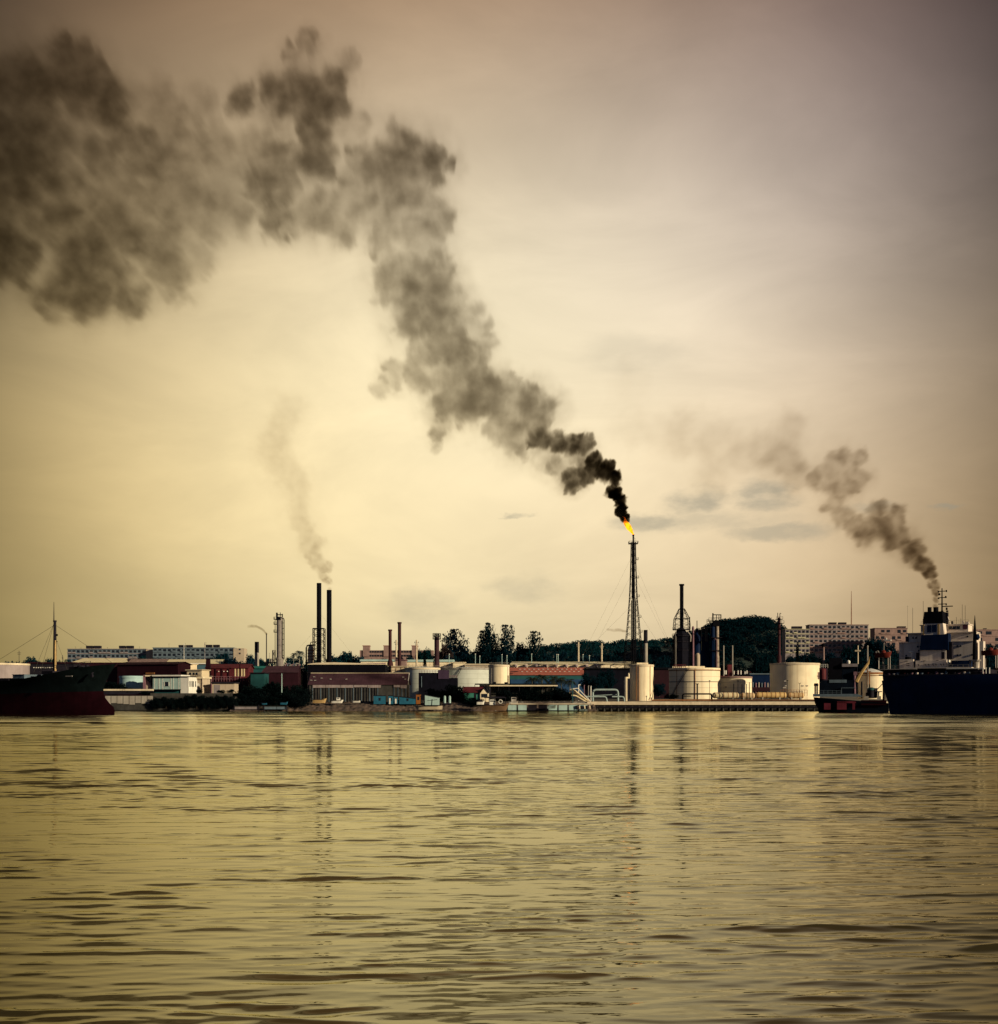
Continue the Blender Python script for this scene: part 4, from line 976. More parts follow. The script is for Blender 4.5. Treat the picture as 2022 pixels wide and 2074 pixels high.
for i in range(9):
    p = 1044.5 + i * 20.4
    q = t.add('roof_vent', MB().lathe(t.x(p), -1.6, [(3.0 * t.k, t.z(1350.8)), (3.9 * t.k, t.z(1349.2)), (4.0 * t.k, t.z(1346.4)), (3.8 * t.k, t.z(1345.8))], 14), mat('mauve_vent', (.30, .24, .25), .7, var=.2))
    t.add('vent_base', MB().lathe(t.x(p), -1.6, [(1.4 * t.k, t.z(1352.2)), (3.0 * t.k, t.z(1350.6))], 12), DARK, q)
t = T('shed', 'low cream canopy on slender posts over the bank, middle of the shore', 'canopy', 1060, 515)
t.add('roof', MB().box(t.x(962), t.x(1130), 0, 8, t.z(1386.6), t.z(1384.4)), BLACK, smooth=False)
t.add('roof_edge', MB().box(t.x(992), t.x(1130), -.25, -.003, t.z(1390), t.z(1387.5)), SAND, smooth=False)
for p in (962, 972, 994, 1010, 1031, 1052, 1075, 1100, 1126): t.add('post', MB().cyl(t.x(p), .5, 0, t.z(1386.7), .12, n=6), DARK)
t.add('back_wall', MB().box(t.x(993), t.x(1128), 7, 7.4, 0, t.z(1386.8)), DKCONC, smooth=False)
t.add('end_wall', MB().box(t.x(972), t.x(992), 6, 6.5, 0, t.z(1386.8)), WHITE, smooth=False)
t.add('roof_unit', MB().box(t.x(999), t.x(1005), 1, 3, t.z(1384.3), t.z(1381)).box(t.x(1022), t.x(1028), 1, 3, t.z(1384.3), t.z(1381.5)).rod((t.x(1029.5), .5, t.z(1384.3)), (t.x(1029.5), .5, t.z(1368)), .2), BLACK, smooth=False)
t = gable(940, 977, 1392, 1402, 1414, 508, 9, 'small house with red roof, green wall and cream gable', GREENP, REDSTEEL, name='house', cat='house', over=.4)
t.add('gable_wall', MB().prism([(t.x(973), 0), (t.x(990), 0), (t.x(990), t.z(1403)), (t.x(981.5), t.z(1393)), (t.x(973), t.z(1403))], -.8, 7), CREAM, smooth=False)
t.add('gable_roof', MB().rod((t.x(972.5), -1, t.z(1403.5)), (t.x(981.5), -1, t.z(1392)), .25, 4).rod((t.x(981.5), -1, t.z(1392)), (t.x(990.5), -1, t.z(1403.5)), .25, 4), BLACK)
wm = MB().box(-.35, .35, -.95, -.7, 0, 1.5).mesh('window', GLASS)
for p in (977.5, 982, 986): link('window', wm, t.o, (t.x(p), 0, t.z(1412.5)))
t.add('door', MB().box(t.x(961), t.x(965), -.15, .05, 0, t.z(1404)), DARK, smooth=False)
# dark railed block
t = T('tank_block', 'near-black square block with mauve railings on its roof', 'building', 887, 530)
t.add('body', MB().box(t.x(848), t.x(905), 0, 12, 0, t.z(1362.5)), DKBLOCK, smooth=False)
t.add('side_body', MB().box(t.x(905) + .003, t.x(926), 1, 12, 0, t.z(1373)), DKBLOCK, smooth=False)
t.add('stair_tower', MB().box(t.x(888), t.x(910), -.4, -.003, t.z(1375), t.z(1357)), mat('dark_mauve', (.05, .03, .06), .7), smooth=False)
t.add('railing', MB().rail([(t.x(849), .3, t.z(1362.5)), (t.x(904), .3, t.z(1362.5))], 1.1, .09, 1.1), PURPLE)
t.add('railing', MB().rail([(t.x(911), 1.3, t.z(1373)), (t.x(925), 1.3, t.z(1373))], 1.0, .09, 1.1), PURPLE)
t.add('light_pipe', MB().rod((t.x(854), -.3, t.z(1392)), (t.x(854), -.3, t.z(1370)), .18, 6), FLATB)
# pale low buildings behind
def flatroof(px0, px1, top, d, label, wall, roof, edge=3.5, depth=10, name='building', base=None, rot=0, lab_cat='building'):
    t = T(name, label, lab_cat, (px0 + px1) / 2, d, rot, base=base)
    t.add('wall', MB().box(t.x(px0), t.x(px1), 0, depth, 0, t.z(top + edge)), wall, smooth=False)
    t.add('roof', MB().box(t.x(px0) - .5, t.x(px1) + .5, -.7, depth + .5, t.z(top + edge) + .002, t.z(top)), roof, smooth=False)
    return t
t = flatroof(731, 802, 1335.5, 720, 'pale low building with turquoise roof edge behind the black shed', CREAM, PALETEAL, 4)
t = flatroof(819, 918, 1336, 700, 'cream hall with turquoise roof edge behind the pale tanks', CREAM, PALETEAL, 4.5)
t.add('railing', MB().rail([(t.x(822), -3, t.z(1350)), (t.x(915), -3, t.z(1350))], 1.2, .06, 2), RUST)
t = flatroof(918, 942, 1341, 690, 'small cream annex between the turquoise roof and the broad tank', CREAM, CREAM, 1.2)
t = flatroof(943, 990, 1344.5, 680, 'low cream roof strip behind the broad pale tank', BEIGE, SAND, 2)
t = flatroof(780, 826, 1349, 600, 'sand coloured terrace behind the big boat shed, with railing', SAND, SAND, 1)
t.add('railing', MB().rail([(t.x(784), -.5, t.z(1362)), (t.x(824), -.5, t.z(1362))], 2.5, .08, 2), RUST)
t.add('vent_stub', MB().cyl(t.x(791), -1, t.z(1362), t.z(1349), .5).box(t.x(784), t.x(789), -1.2, -.5, t.z(1362), t.z(1357)), BLACK, smooth=False)
t = flatroof(801, 822, 1336, 665, 'brownish brick base under the taller red stack', PINK, PURPLE, 1.5)
t.add('hopper', MB().prism([(t.x(801), t.z(1337)), (t.x(810), t.z(1328)), (t.x(813), t.z(1328)), (t.x(818), t.z(1337))], 0, 4), DARK, smooth=False)
# black long shed and big boat shed
t = T('shed', 'long black windowless shed under the twin stacks', 'shed', 702, 560)
t.add('wall', MB().box(t.x(623), t.x(780), 0, 14, 0, t.z(1346)), BLACK, smooth=False)
t.add('roof', MB().prism([(t.x(622), t.z(1346) + .002), (t.x(781), t.z(1346) + .002), (t.x(779), t.z(1344.6)), (t.x(676), t.z(1341.5)), (t.x(640), t.z(1342.5)), (t.x(624), t.z(1344.8))], -.4, 14.2), SAND, smooth=False)
t.add('roof_hatch', MB().cyl(t.x(676), 3, t.z(1343), t.z(1339.5), .5), BLACK)
t.add('pipe_cluster', MB().box(t.x(729), t.x(778), 6, 9, t.z(1345), t.z(1342)), PURPLE, smooth=False)
t.add('eave_light', MB().box(t.x(623), t.x(700), -.5, -.41, t.z(1363), t.z(1362)), DARK, smooth=False)
t = gable(627, 824, 1365, 1385.5, 1408, 508, 16, 'large maroon roofed boat shed with pale curtain walls', DKCONC, MAROONROOF, name='boat_shed', cat='boat shed')
t.add('ridge_cap', MB().box(t.x0 - .6, t.x1 + .6, 7.7, 8.3, t.zr + .26, t.zr + .5), SAND, smooth=False)
for a, b in ((634, 660), (661, 690), (691, 716), (717, 744), (745, 772), (798, 811), (812, 824)):
    t.add('curtain_panel', MB().box(t.x(a), t.x(b), -.45, -.3, t.z(1392 + (a % 3)), t.z(1386.5)), mat('mauve_panel', (.30, .25, .25), .8, var=.3, streak=.8, scale=2), smooth=False)
for i in range(26):
    a = 633 + i * 5.5
    if a < 770: t.add('post', MB().box(t.x(a), t.x(a) + .14 + .12 * (i % 3 == 0), -.28, -.1, 0, t.z(1390)), FLATB if i % 3 == 0 else DARK, smooth=False)
for a in (798, 806, 814, 822): t.add('post', MB().box(t.x(a), t.x(a) + .2, -.28, -.1, 0, t.z(1390)), FLATB, smooth=False)
for p, q in ((633, .62), (649, .5), (668, .4), (629, .3), (637, .28), (700, .4), (815, .6), (820, .4)):
    link('skylight', MB().box(-.35, .35, -.6, .6, 0, .12).mesh('skylight', WHITE), t.roof, (t.x(p), 8 * q, t.ze + (t.zr - t.ze) * q + .3))
t.add('gable_board', MB().rod((t.x1 + .5, -.4, t.ze - .2), (t.x1 + .5, 8, t.zr + .2), .22, 4), WHITE)
# stuff under the shed: huts, boats
for j, (a, b, tp, bt, m, lab) in enumerate([(757, 781, 1409, 1424, BLUE, 'blue hut at the right end of the boat shed, widest of the blue ones'), (787, 797, 1409, 1424, BLUE, 'narrow light blue hut between two blue huts'),
        (799, 806, 1411, 1423, BLUE, 'narrowest blue hut beside the sloping one'), (809, 842, 1411, 1424, BLUE, 'sloping blue hut with a dark window'), (843, 852, 1406, 1424, ORANGE, 'orange lit hut beside the near-black block')]):
    t = T('hut', lab, 'hut', (a + b) / 2, 500, base=SZ(bt + 2, 500))
    tl = t.z(tp); tr = t.z(tp + (4 if j == 3 else .5))
    t.add('wall', MB().prism([(t.x(a), 0), (t.x(b), 0), (t.x(b), tr), (t.x(a), tl)], 0, 3), m, smooth=False)
    t.add('roof', MB().prism([(t.x(a) - .2, tl + .004), (t.x(b) + .2, tr + .004), (t.x(b) + .2, tr + .2), (t.x(a) - .2, tl + .2)], -.3, 3.2), DARK, smooth=False)
    t.add('window', MB().box(t.x((a + b) / 2) - .35, t.x((a + b) / 2) + .45, -.06, .05, tl * .4, tl * .75), GLASS, smooth=False)
    if j in (1, 2): t.add('door', MB().box(t.x(a) + .3, t.x(a) + .9, -.07, .05, 0, tl * .7), WHITE, smooth=False)
t = T('lean_to', 'white lean-to with a sloping roof against the near-black block', 'hut', 876, 499, base=SZ(1428, 499))
t.add('wall', MB().prism([(t.x(861), 0), (t.x(890), 0), (t.x(890), t.z(1413)), (t.x(861), t.z(1407))], 0, 4), PALETEAL, smooth=False)
t.add('roof', MB().prism([(t.x(860), t.z(1407)), (t.x(891), t.z(1413)), (t.x(891), t.z(1412.4)), (t.x(860), t.z(1406.4))], -.3, 4.2), DARK, smooth=False)
t.add('pipe', MB().rod((t.x(875), -.12, 0), (t.x(876), -.12, t.z(1416)), .1).rod((t.x(866), -.12, t.z(1419)), (t.x(886), -.12, t.z(1417)), .08), DARK)
t = T('water_drum', 'pair of pale upright drums in the shade of the dark tree', 'drum', 906, 500, base=SZ(1424, 500))
for p in (901, 911): t.add('drum', MB().lathe(t.x(p), 0, [(2.6 * t.k, 0), (2.6 * t.k, t.z(1411)), (1.2 * t.k, t.z(1409))], 14), PALETEAL)
t.add('stand', MB().box(t.x(897), t.x(915), -.8, .8, -.6, -.002), DARK, smooth=False)

# boats
def hull_mb(L, B, H, bow=.25, flat=.0, n=14):
    mb = MB(); vs = []; lv = [0, .35, .7, 1.0]
    for i in range(n + 1):
        u = i / n; wd = B / 2 * (1 - max(0, (u - (1 - bow * 1.6)) / (bow * 1.6)) ** 2.2) * (1 - .25 * max(0, (.15 - u) / .15))
        sh = H * (1 + .35 * max(0, u - .6) / .4)
        for v in lv:
            vs.append((L * (u - .5) + (.12 * L * (v - 1) * (u > .85) * (u - .85) / .15), -wd * (.45 + .55 * v), sh * v))
        for v in reversed(lv):
            vs.append((L * (u - .5) + (.12 * L * (v - 1) * (u > .85) * (u - .85) / .15), wd * (.45 + .55 * v), sh * v))
    m = 8; fs = []
    for i in range(n):
        for k in range(m): fs.append((i * m + k, (i + 1) * m + k, (i + 1) * m + (k + 1) % m, i * m + (k + 1) % m))
    fs += [tuple(range(m)), tuple(n * m + k for k in reversed(range(m)))]
    return mb._add(vs, fs)
def boat(px0, px1, wl, top, d, label, m, flip=False, cabin=None, roof=None, cat='boat', name='boat'):
    t = T(name, label, cat, (px0 + px1) / 2, d, base=SZ(wl, d)); L = (px1 - px0) * t.k
    h = hull_mb(L, L * .3, t.z(top))
    if flip: h.v = [(-x, y, z) for x, y, z in h.v]; h.f = [tuple(reversed(f)) for f in h.f]
    t.add('hull', h, m)
    t.add('gunwale', MB().box(-L * .45, L * .36, -L * .155, -L * .14, t.z(top) - .1, t.z(top) + .08), DARK if m is not DARK else SAND, smooth=False)
    if cabin:
        a, b, ct, cm = cabin; q = t.add('cabin', MB().box(t.x(a), t.x(b), -L * .09, L * .09, t.z(top), t.z(ct)), cm, smooth=False)
        t.add('window', MB().box(t.x(a) + .25, t.x(b) - .25, -L * .09 - .05, -L * .09 + .02, t.z(ct) * .62 + t.z(top) * .38, t.z(ct) * .85 + t.z(top) * .15), GLASS, q, smooth=False)
    if roof:
        a, b, ct = roof; t.add('canopy', MB().prism([(t.x(a), t.z(ct + 2)), (t.x(a + 6), t.z(ct)), (t.x(b - 4), t.z(ct)), (t.x(b), t.z(ct + 2)), (t.x(b), t.z(ct + 2.8)), (t.x(a), t.z(ct + 2.8))], -L * .12, L * .12), DARK, smooth=False)
        for p in (a + 2, (a + b) / 2, b - 2): t.add('post', MB().rod((t.x(p), -L * .11, t.z(top)), (t.x(p), -L * .11, t.z(ct + 2.5)), .08), DARK)
    return t
t = boat(977, 1032, 1439.5, 1428, 484, 'brown wooden boat with a dark canopy moored at the jetty end', WOOD, roof=(981, 1026, 1411), cabin=(992, 1004, 1417, WHITE))
t.add('ring_buoy', MB().pipe(MB().ring(0, -2.5, 0, .1, 3), .05), WHITE)
t.add('life_ring', MB().lathe(t.x(1000), 0, [(.01, 0)], 3) if False else MB().pipe([(t.x(1014) + .7 * math.cos(q), -2.3, t.z(1421) + .7 * math.sin(q)) for q in np.linspace(0, 6.2, 14)], .16, 6), WHITE)
boat(1032, 1050, 1430, 1422, 492, 'little launch with a white cabin behind the jetty', WHITE, cabin=(1036, 1046, 1412, WHITE))
boat(1109, 1127, 1435, 1429.5, 486.5, 'small pale rowing boat lying against the jetty panels', PALETEAL)
boat(966, 982, 1427, 1421, 495, 'tiny white boat drawn up beside the wooden boat', WHITE, cabin=(970, 977, 1417, DARK))
boat(672, 696, 1424, 1419, 500, 'white boat with a small cabin stored under the boat shed', WHITE, cabin=(682, 689, 1413, WHITE))
boat(712, 730, 1423, 1419, 500, 'low white dinghy under the boat shed', WHITE, flip=True)
boat(634, 662, 1424, 1417, 500, 'tan open boat at the left end of the boat shed', TAN)
boat(568, 584, 1427, 1422.5, 496, 'blue tarpaulined skiff under the big dark trees, larger of two', BLUE)
boat(529, 541, 1427, 1424, 496, 'blue tarpaulined skiff under the big dark trees, smaller of two', BLUE, flip=True)
boat(838, 896, 1437, 1430, 489, 'beached long wooden skiff lying below the lean-to', SAND, flip=True)
t = T('landing_stage', 'low grey landing stage below the big dark trees', 'landing stage', 525, 492, base=-.6)
for a, b in ((476, 498), (499, 523), (536, 560), (561, 579)): t.add('front_panel', MB().box(t.x(a), t.x(b), 0, 2, t.z(1436.5), t.z(1431)), FLAT if b < 524 else FLATB, smooth=False)
t.add('deck', MB().box(t.x(474), t.x(582), -.2, 2.5, t.z(1431) + .002, t.z(1430)), DKCONC, smooth=False)
for p in (475, 524.5, 535, 581): t.add('pile', MB().cyl(t.x(p), -.3, 0, t.z(1428), .2, n=8), DARK)

# ------------------------------------------------------------------ left bank buildings
t = gable(238, 361, 1342, 1346, 1367, 545, 10, 'dark maroon sheet-metal shed above the turquoise tank', MAROON, MAROON, name='shed', cat='shed', rot=-18)
t.add('rust_strip', MB().box(t.x(296), t.x(314), -.3, -.01, t.z(1366), t.z(1362)), RUST, smooth=False)
t = flatroof(360, 379, 1344, 555, 'tall cream cubic tower house beside the maroon shed', CREAM, CREAM, 1.0, rot=-12)
t.add('window', MB().box(t.x(366), t.x(368), -.1, .1, t.z(1354), t.z(1350)), GLASS, smooth=False)
t = gable(338, 452, 1336.5, 1343.5, 1353, 640, 14, 'warehouse with broad cream roof under the second apartment block', mat('blue_wall', (.06, .12, .16), .7), YROOF)
t.add('eave_board', MB().box(t.x(338), t.x(420), -.9, -.61, t.z(1345), t.z(1343.2)), WHITE, smooth=False)
t = gable(150, 258, 1334, 1341, 1350, 660, 14, 'warehouse with sunlit cream roof behind the bow of the rusty ship', MAROON, YROOF, hip=.12)
t = gable(262, 336, 1335.5, 1342, 1350, 650, 12, 'brownish weathered roof between two cream roofs', PINK, mat('brown_roof', (.25, .17, .15), .8, var=.5, scale=2))
t = flatroof(59, 150, 1341, 600, 'long dark building with a row of small lit windows behind the ship mast', DARK, MAROON, 3)
for i in range(9): t.add('window', MB().box(t.x(68 + i * 4.6), t.x(70.2 + i * 4.6), -.15, .05, t.z(1353), t.z(1351.3)), WHITE, smooth=False)  # window light put in as white paint, nothing glows
# white house with columns
t = T('white_house', 'white two storey house with one dark square window and flat roof', 'house', 340, 512, -12, base=SZ(1409, 512))
X = t.x
t.add('wall', MB().box(X(310), X(366), 0, 8, t.z(1397), t.z(1372)), PALETEAL, smooth=False)  # white front in shade: the bluish shade is put into its colour
t.add('lower_wall', MB().box(X(311), X(365), .4, 7.8, 0, t.z(1397) - .003), TEAL, smooth=False)
t.add('cornice', MB().box(X(309), X(368), -.6, 8.4, t.z(1372) + .003, t.z(1369.8)), BLACK, smooth=False)
t.add('roof', MB().box(X(309) + .1, X(368) - .1, -.5, 8.3, t.z(1369.8) + .003, t.z(1367)), WHITE, smooth=False)
t.add('balcony_ledge', MB().box(X(309), X(367), -.9, -.003, t.z(1397.5), t.z(1396)), BLACK, smooth=False)
q = t.add('window', MB().box(X(334), X(342), -.08, .05, t.z(1390), t.z(1381)), GLASS, smooth=False)
t.add('frame', MB().box(X(333), X(334) - .01, -.15, -.003, t.z(1390), t.z(1381)).box(X(342) + .01, X(343), -.15, -.003, t.z(1390), t.z(1381)), WHITE, q, smooth=False)
for a in (313, 322, 329.5, 346, 351.5, 362): t.add('pilaster', MB().box(X(a), X(a) + .16, -.1, -.003, t.z(1396), t.z(1373)), WHITE, smooth=False)
xr = X(366)
t.add('side_wall', MB().box(xr + .003, xr + 3.6, .0, 8.0, 0, t.z(1371)), WHITE, smooth=False)
for y_ in (1.2, 3.0, 4.2, 6.4): t.add('window', MB().box(xr + 3.55, xr + 3.7, y_ - .35, y_ + .35, t.z(1391), t.z(1379.5)), GLASS, smooth=False)
t.add('cornice_side', MB().box(xr + .01, xr + 4.0, -.5, 8.3, t.z(1371) + .002, t.z(1369.8)), DARK, smooth=False)
t = T('stair_frame', 'steel stair and frame between the turquoise tank and the white house', 'stair', 301, 514, base=SZ(1403, 514))
t.add('post', MB().box(t.x(290), t.x(294.5), 0, 1, 0, t.z(1367)), PURPLE, smooth=False)
t.add('wall', MB().box(t.x(295), t.x(311), 1.2, 1.5, 0, t.z(1370)), BEIGE, smooth=False)
t.add('stair', MB().rod((t.x(296), .3, t.z(1372)), (t.x(310), .3, t.z(1390)), .35, 4).rod((t.x(300), .3, t.z(1370)), (t.x(308), .3, t.z(1384)), .15, 4).rod((t.x(307.5), .3, t.z(1391)), (t.x(307.5), .3, t.z(1370)), .3, 4), BLACK)
t.add('landing', MB().box(t.x(294), t.x(311), -.3, 1.6, t.z(1370), t.z(1367.5)), SAND, smooth=False)
t = T('parapet', 'pale sunlit parapet strip above the sea wall', 'parapet', 260, 503, base=SZ(1402, 503))
t.add('wall', MB().box(t.x(210), t.x(310), .4, .9, -.9, t.z(1399)), DARK, smooth=False)
t.add('coping', MB().box(t.x(210), t.x(310), 0, 1.2, t.z(1399) + .003, t.z(1395.6)), SAND, smooth=False)
t = flatroof(384, 410, 1371, 518, 'cream house with an arched doorway, right of the white house', BEIGE, SAND, 3.5, depth=7, rot=-14, base=SZ(1406, 518), name='house', lab_cat='house')
arch = [(-1.3, 0), (1.3, 0), (1.3, 2.0)] + [(1.3 * math.cos(a), 2.0 + 1.3 * math.sin(a)) for a in np.linspace(.3, math.pi - .3, 6)] + [(-1.3, 2.0)]
t.add('door', MB().prism([(x + t.x(401), z) for x, z in arch], -.15, .05), DARK, smooth=False)
for a in (386, 390, 408.5): t.add('pilaster', MB().box(t.x(a), t.x(a) + .3, -.15, -.003, 0, t.z(1374.5)), MAROON, smooth=False)
t.add('fanlight', MB().prism([(t.x(401) + 1.2 * math.cos(a), t.z(1389) + 1.2 * math.sin(a)) for a in np.linspace(0, math.pi, 8)], -.2, -.16), WHITE, smooth=False)
t = flatroof(379, 409, 1356, 540, 'cream upper house with a flat roof behind the arched one', CREAM, SAND, 1.8, depth=7, rot=-14, name='house', lab_cat='house')
for a in (384, 391, 397): t.add('window', MB().box(t.x(a), t.x(a) + .9, -.1, .05, t.z(1367), t.z(1362)), GLASS, smooth=False)
t.add('balcony_rail', MB().rail([(t.x(379), -1, t.z(1371)), (t.x(408), -1, t.z(1371))], 1, .07, 1), MAROON)
t = flatroof(430, 475, 1381.5, 516, 'low beige garage with a dark flat roof among the bushes', BEIGE, DARK, 2.5, depth=8, base=SZ(1405, 516), name='garage', lab_cat='garage')
t.add('door', MB().box(t.x(434), t.x(446), -.1, .05, 0, t.z(1387)), FLAT, smooth=False)
# red shed and column
t = gable(418, 503, 1346, 1353, 1378, 560, 12, 'open red steel shed with sunlit bays right of the cream house', REDSTEEL, REDSTEEL, name='shed', cat='shed')
for j, a in enumerate((476, 482, 489, 494)): t.add('sun_painted_bay', MB().box(t.x(a), t.x(a + 2.4), -.2, -.01, t.z(1370), t.z(1354.5)), PIPEC, smooth=False)  # sunlight in the bays painted as cream strips
for a in (424, 436, 449, 462): t.add('post', MB().box(t.x(a), t.x(a) + .5, -.4, -.01, 0, t.z(1353)), MAROON, smooth=False)
for a in (443.5, 454, 461): t.add('lamp', MB().cyl(t.x(a), -.6, t.z(1360.5), t.z(1359), .3), WHITE)
t.add('railing', MB().rail([(t.x(422), -1.5, t.z(1380)), (t.x(495), -1.5, t.z(1380))], 2.2, .12, 1.2), PURPLE)
t.add('lower_wall', MB().box(t.x(412), t.x(500), -1.2, -.5, 0, t.z(1380)), MAROON, smooth=False)
t = T('chimney', 'dark red square chimney at the left end of the red shed', 'chimney', 420.5, 548)
t.add('shaft', MB().prism([(t.x(413), 0), (t.x(430), 0), (t.x(426), t.z(1362)), (t.x(423.5), t.z(1334)), (t.x(417.5), t.z(1334)), (t.x(416), t.z(1362))], 0, 2.5), MAROON, smooth=False)
t.add('cap', MB().box(t.x(416.5), t.x(424.5), -.2, 2.7, t.z(1335), t.z(1333)), BLACK, smooth=False)
t.add('platform', MB().box(t.x(414), t.x(432), -1.2, -.003, t.z(1371), t.z(1369)), GREYST, smooth=False)
for p in (416, 425, 429): t.add('pipe', MB().rod((t.x(p), -.8, 0), (t.x(p), -.8, t.z(1369)), .35), PURPLE)
t = gable(533, 604, 1350, 1361, 1378, 555, 12, 'maroon roofed brick shed behind the big dark trees', MAROON, MAROONROOF, name='shed', cat='shed', hip=.06)
t = T('skid', 'clutter of small pipes and pale fittings left of the black shed', 'pipework', 607, 575)
t.add('frame', MB().box(t.x(600), t.x(622), 0, 3, 0, t.z(1362)), DARK, smooth=False)
t.add('fitting', MB().cyl(t.x(608), -1, t.z(1362), t.z(1352), 1.8 * t.k).cyl(t.x(615), -1, t.z(1362), t.z(1348), .9 * t.k).rod((t.x(603), -1, t.z(1354)), (t.x(620), -1, t.z(1354)), .3), SAND)
t.add('railing', MB().rail([(t.x(600), -1.5, t.z(1362)), (t.x(622), -1.5, t.z(1362))], 3.0, .12, 1), BLACK)
t = T('skid', 'pale pipe manifold at the foot of the distillation column', 'pipework', 590, 640)
for i in range(9): t.add('pipe', MB().bend([(t.x(570 + i * 4.2), 0, 0), (t.x(570 + i * 4.2), 0, t.z(1347 - (i * 5) % 4)), (t.x(576 + i * 4.2), 0, t.z(1347 - (i * 5) % 4))], .35, .5), [FLATB, GREYST, PURPLE][i % 3])
t.add('frame', MB().box(t.x(540), t.x(606), 1, 4, 0, t.z(1352)), MAROON, smooth=False)
t = T('skid', 'dark gantry with a pale tank left of the distillation column', 'pipework', 546, 650)
t.add('frame', MB().box(t.x(536), t.x(560), 0, 3, t.z(1343), t.z(1341)).box(t.x(538), t.x(540), 0, 1, 0, t.z(1343)).box(t.x(556), t.x(558), 0, 1, 0, t.z(1343)), BLACK, smooth=False)
t.add('drum', MB().cyl(t.x(550), 1, t.z(1341), t.z(1335), 4 * t.k).rod((t.x(546), 0, t.z(1341)), (t.x(546), 0, t.z(1322)), .12).rod((t.x(554), 0, t.z(1341)), (t.x(554), 0, t.z(1316)), .15), GREYST)
t = flatroof(498, 536, 1349, 575, 'turquoise sheet building behind the grey chimney', TEAL, mat('sea_green_roof', (.02, .12, .11), .7), 5)
t = flatroof(508, 536, 1362, 545, 'dark turquoise low tank house at the foot of the grey chimney', TEAL, DARK, 2)
t = flatroof(1096 + 90, 1300, 1353, 575, 'dark blue shed behind the pipe loops and trees', DKBLOCK, BLACK, 3)
t = flatroof(1325, 1356, 1352, 600, 'dark maroon structure between the two cream tanks', MAROON, BLACK, 4)
t = flatroof(1520, 1562, 1364, 600, 'low dark shed with pale roof line left of the lone cream tank', NAVY, FLATB, 2)
for i in range(6): t.add('pipe', MB().rod((t.x(1524 + 6 * i), -1, 0), (t.x(1524 + 6 * i), -1, t.z(1382 + i % 2)), .4), [FLATB, PURPLE, GREYST][i % 3])
t.add('red_pipe', MB().box(t.x(1522), t.x(1560), -2, -1.2, t.z(1400), t.z(1392)), MAROON, smooth=False)
for j, (p, top, d) in enumerate([(803, 1296, 670), (844, 1296, 690), (1172, 1300, 720), (1219, 1303, 720)]):
    t = T('pylon', ['slim concrete pylon between the two red stacks', 'concrete pylon left of the dark railed column', 'concrete pylon left of the pair above the long warehouse', 'concrete pylon right of the pair above the long warehouse'][j], 'pylon', p, d, group='tapering concrete pylons')
    r = 2.4 * t.k; t.add('post', MB().lathe(0, 0, [(r * 1.1, 0), (r * .62, t.z(top + 4)), (r * .75, t.z(top + 4)), (r * .6, t.z(top))], 8), PALECONC)
    for q in (5.5, 8.5): t.add('crossarm', MB().box(-4.5 * t.k * (1 if q < 6 else .7), 4.5 * t.k * (1 if q < 6 else .7), -.2, .2, t.z(top + q + 1), t.z(top + q)), CONC, smooth=False)
    for a in (-3.8, 3.8): t.add('insulator', MB().cyl(a * t.k, 0, t.z(top + 5.5), t.z(top + 3.6), .14), DARK)
for j, (p, top) in enumerate([(910, 1324), (963, 1324), (1017, 1325), (1027, 1327), (1077, 1324), (1128, 1325), (1131, 1325), (1181, 1325), (1194, 1327), (972, 1328)]):
    t = T('street_lamp', ['leftmost street lamp before the pinkish tree', 'bright street lamp left of the tallest feathery tree', 'street lamp before the second feathery tree, left of two', 'dim street lamp just right of another before the feathery trees', 'lone street lamp before the round-crowned trees', 'left of two street lamps standing almost together', 'right of two street lamps standing almost together',
                        'street lamp right of the left pylon of the pair', 'dim bent street lamp left of the right pylon', 'faint street lamp on the trunk side of a feathery tree'][j], 'street lamp', p, 695, group='street lamps before the trees')
    t.add('post', MB().lathe(0, 0, [(.26, 0), (.16, t.z(top + 1))], 8), PALETEAL)
    t.add('lamp_head', MB().lathe(0, 0, [(.25, t.z(top + 1.6)), (.42, t.z(top + .8)), (.2, t.z(top))], 10), WHITE)
for j, (p, top, d, cr) in enumerate([(39, 1318, 800, 4), (127, 1327, 800, 2), (373, 1303, 760, 0), (415, 1301, 740, 0), (571, 1364, 500, 0), (1160, 1380, 502, 0), (486, 1340, 556, 0)]):
    t = T('pole', ['pole with cross-arms among the low trees at the far left', 'short cross-arm pole left of the long apartment block', 'white pole in front of the second apartment block, left one', 'white pole in front of the second apartment block, right one', 'greenish white pole before the big dark trees', 'grey green pole between the palms and the slanting pipes', 'black pole before the red shed'][j], 'pole', p, d, group='poles')
    m_ = [DARK, DARK, WHITE, FLAT, PALETEAL, TEAL, BLACK][j]
    t.add('post', MB().lathe(0, 0, [(.24, 0), (.14, t.z(top))], 8), m_)
    t.add('crossarm', MB().box(-max(cr, 1.2) * t.k, max(cr, 1.2) * t.k, -.1, .1, t.z(top + 4.4), t.z(top + 3.8)).box(-max(cr, 1) * .8 * t.k, max(cr, 1) * .8 * t.k, -.1, .1, t.z(top + 7.4), t.z(top + 6.8)), m_, smooth=False)

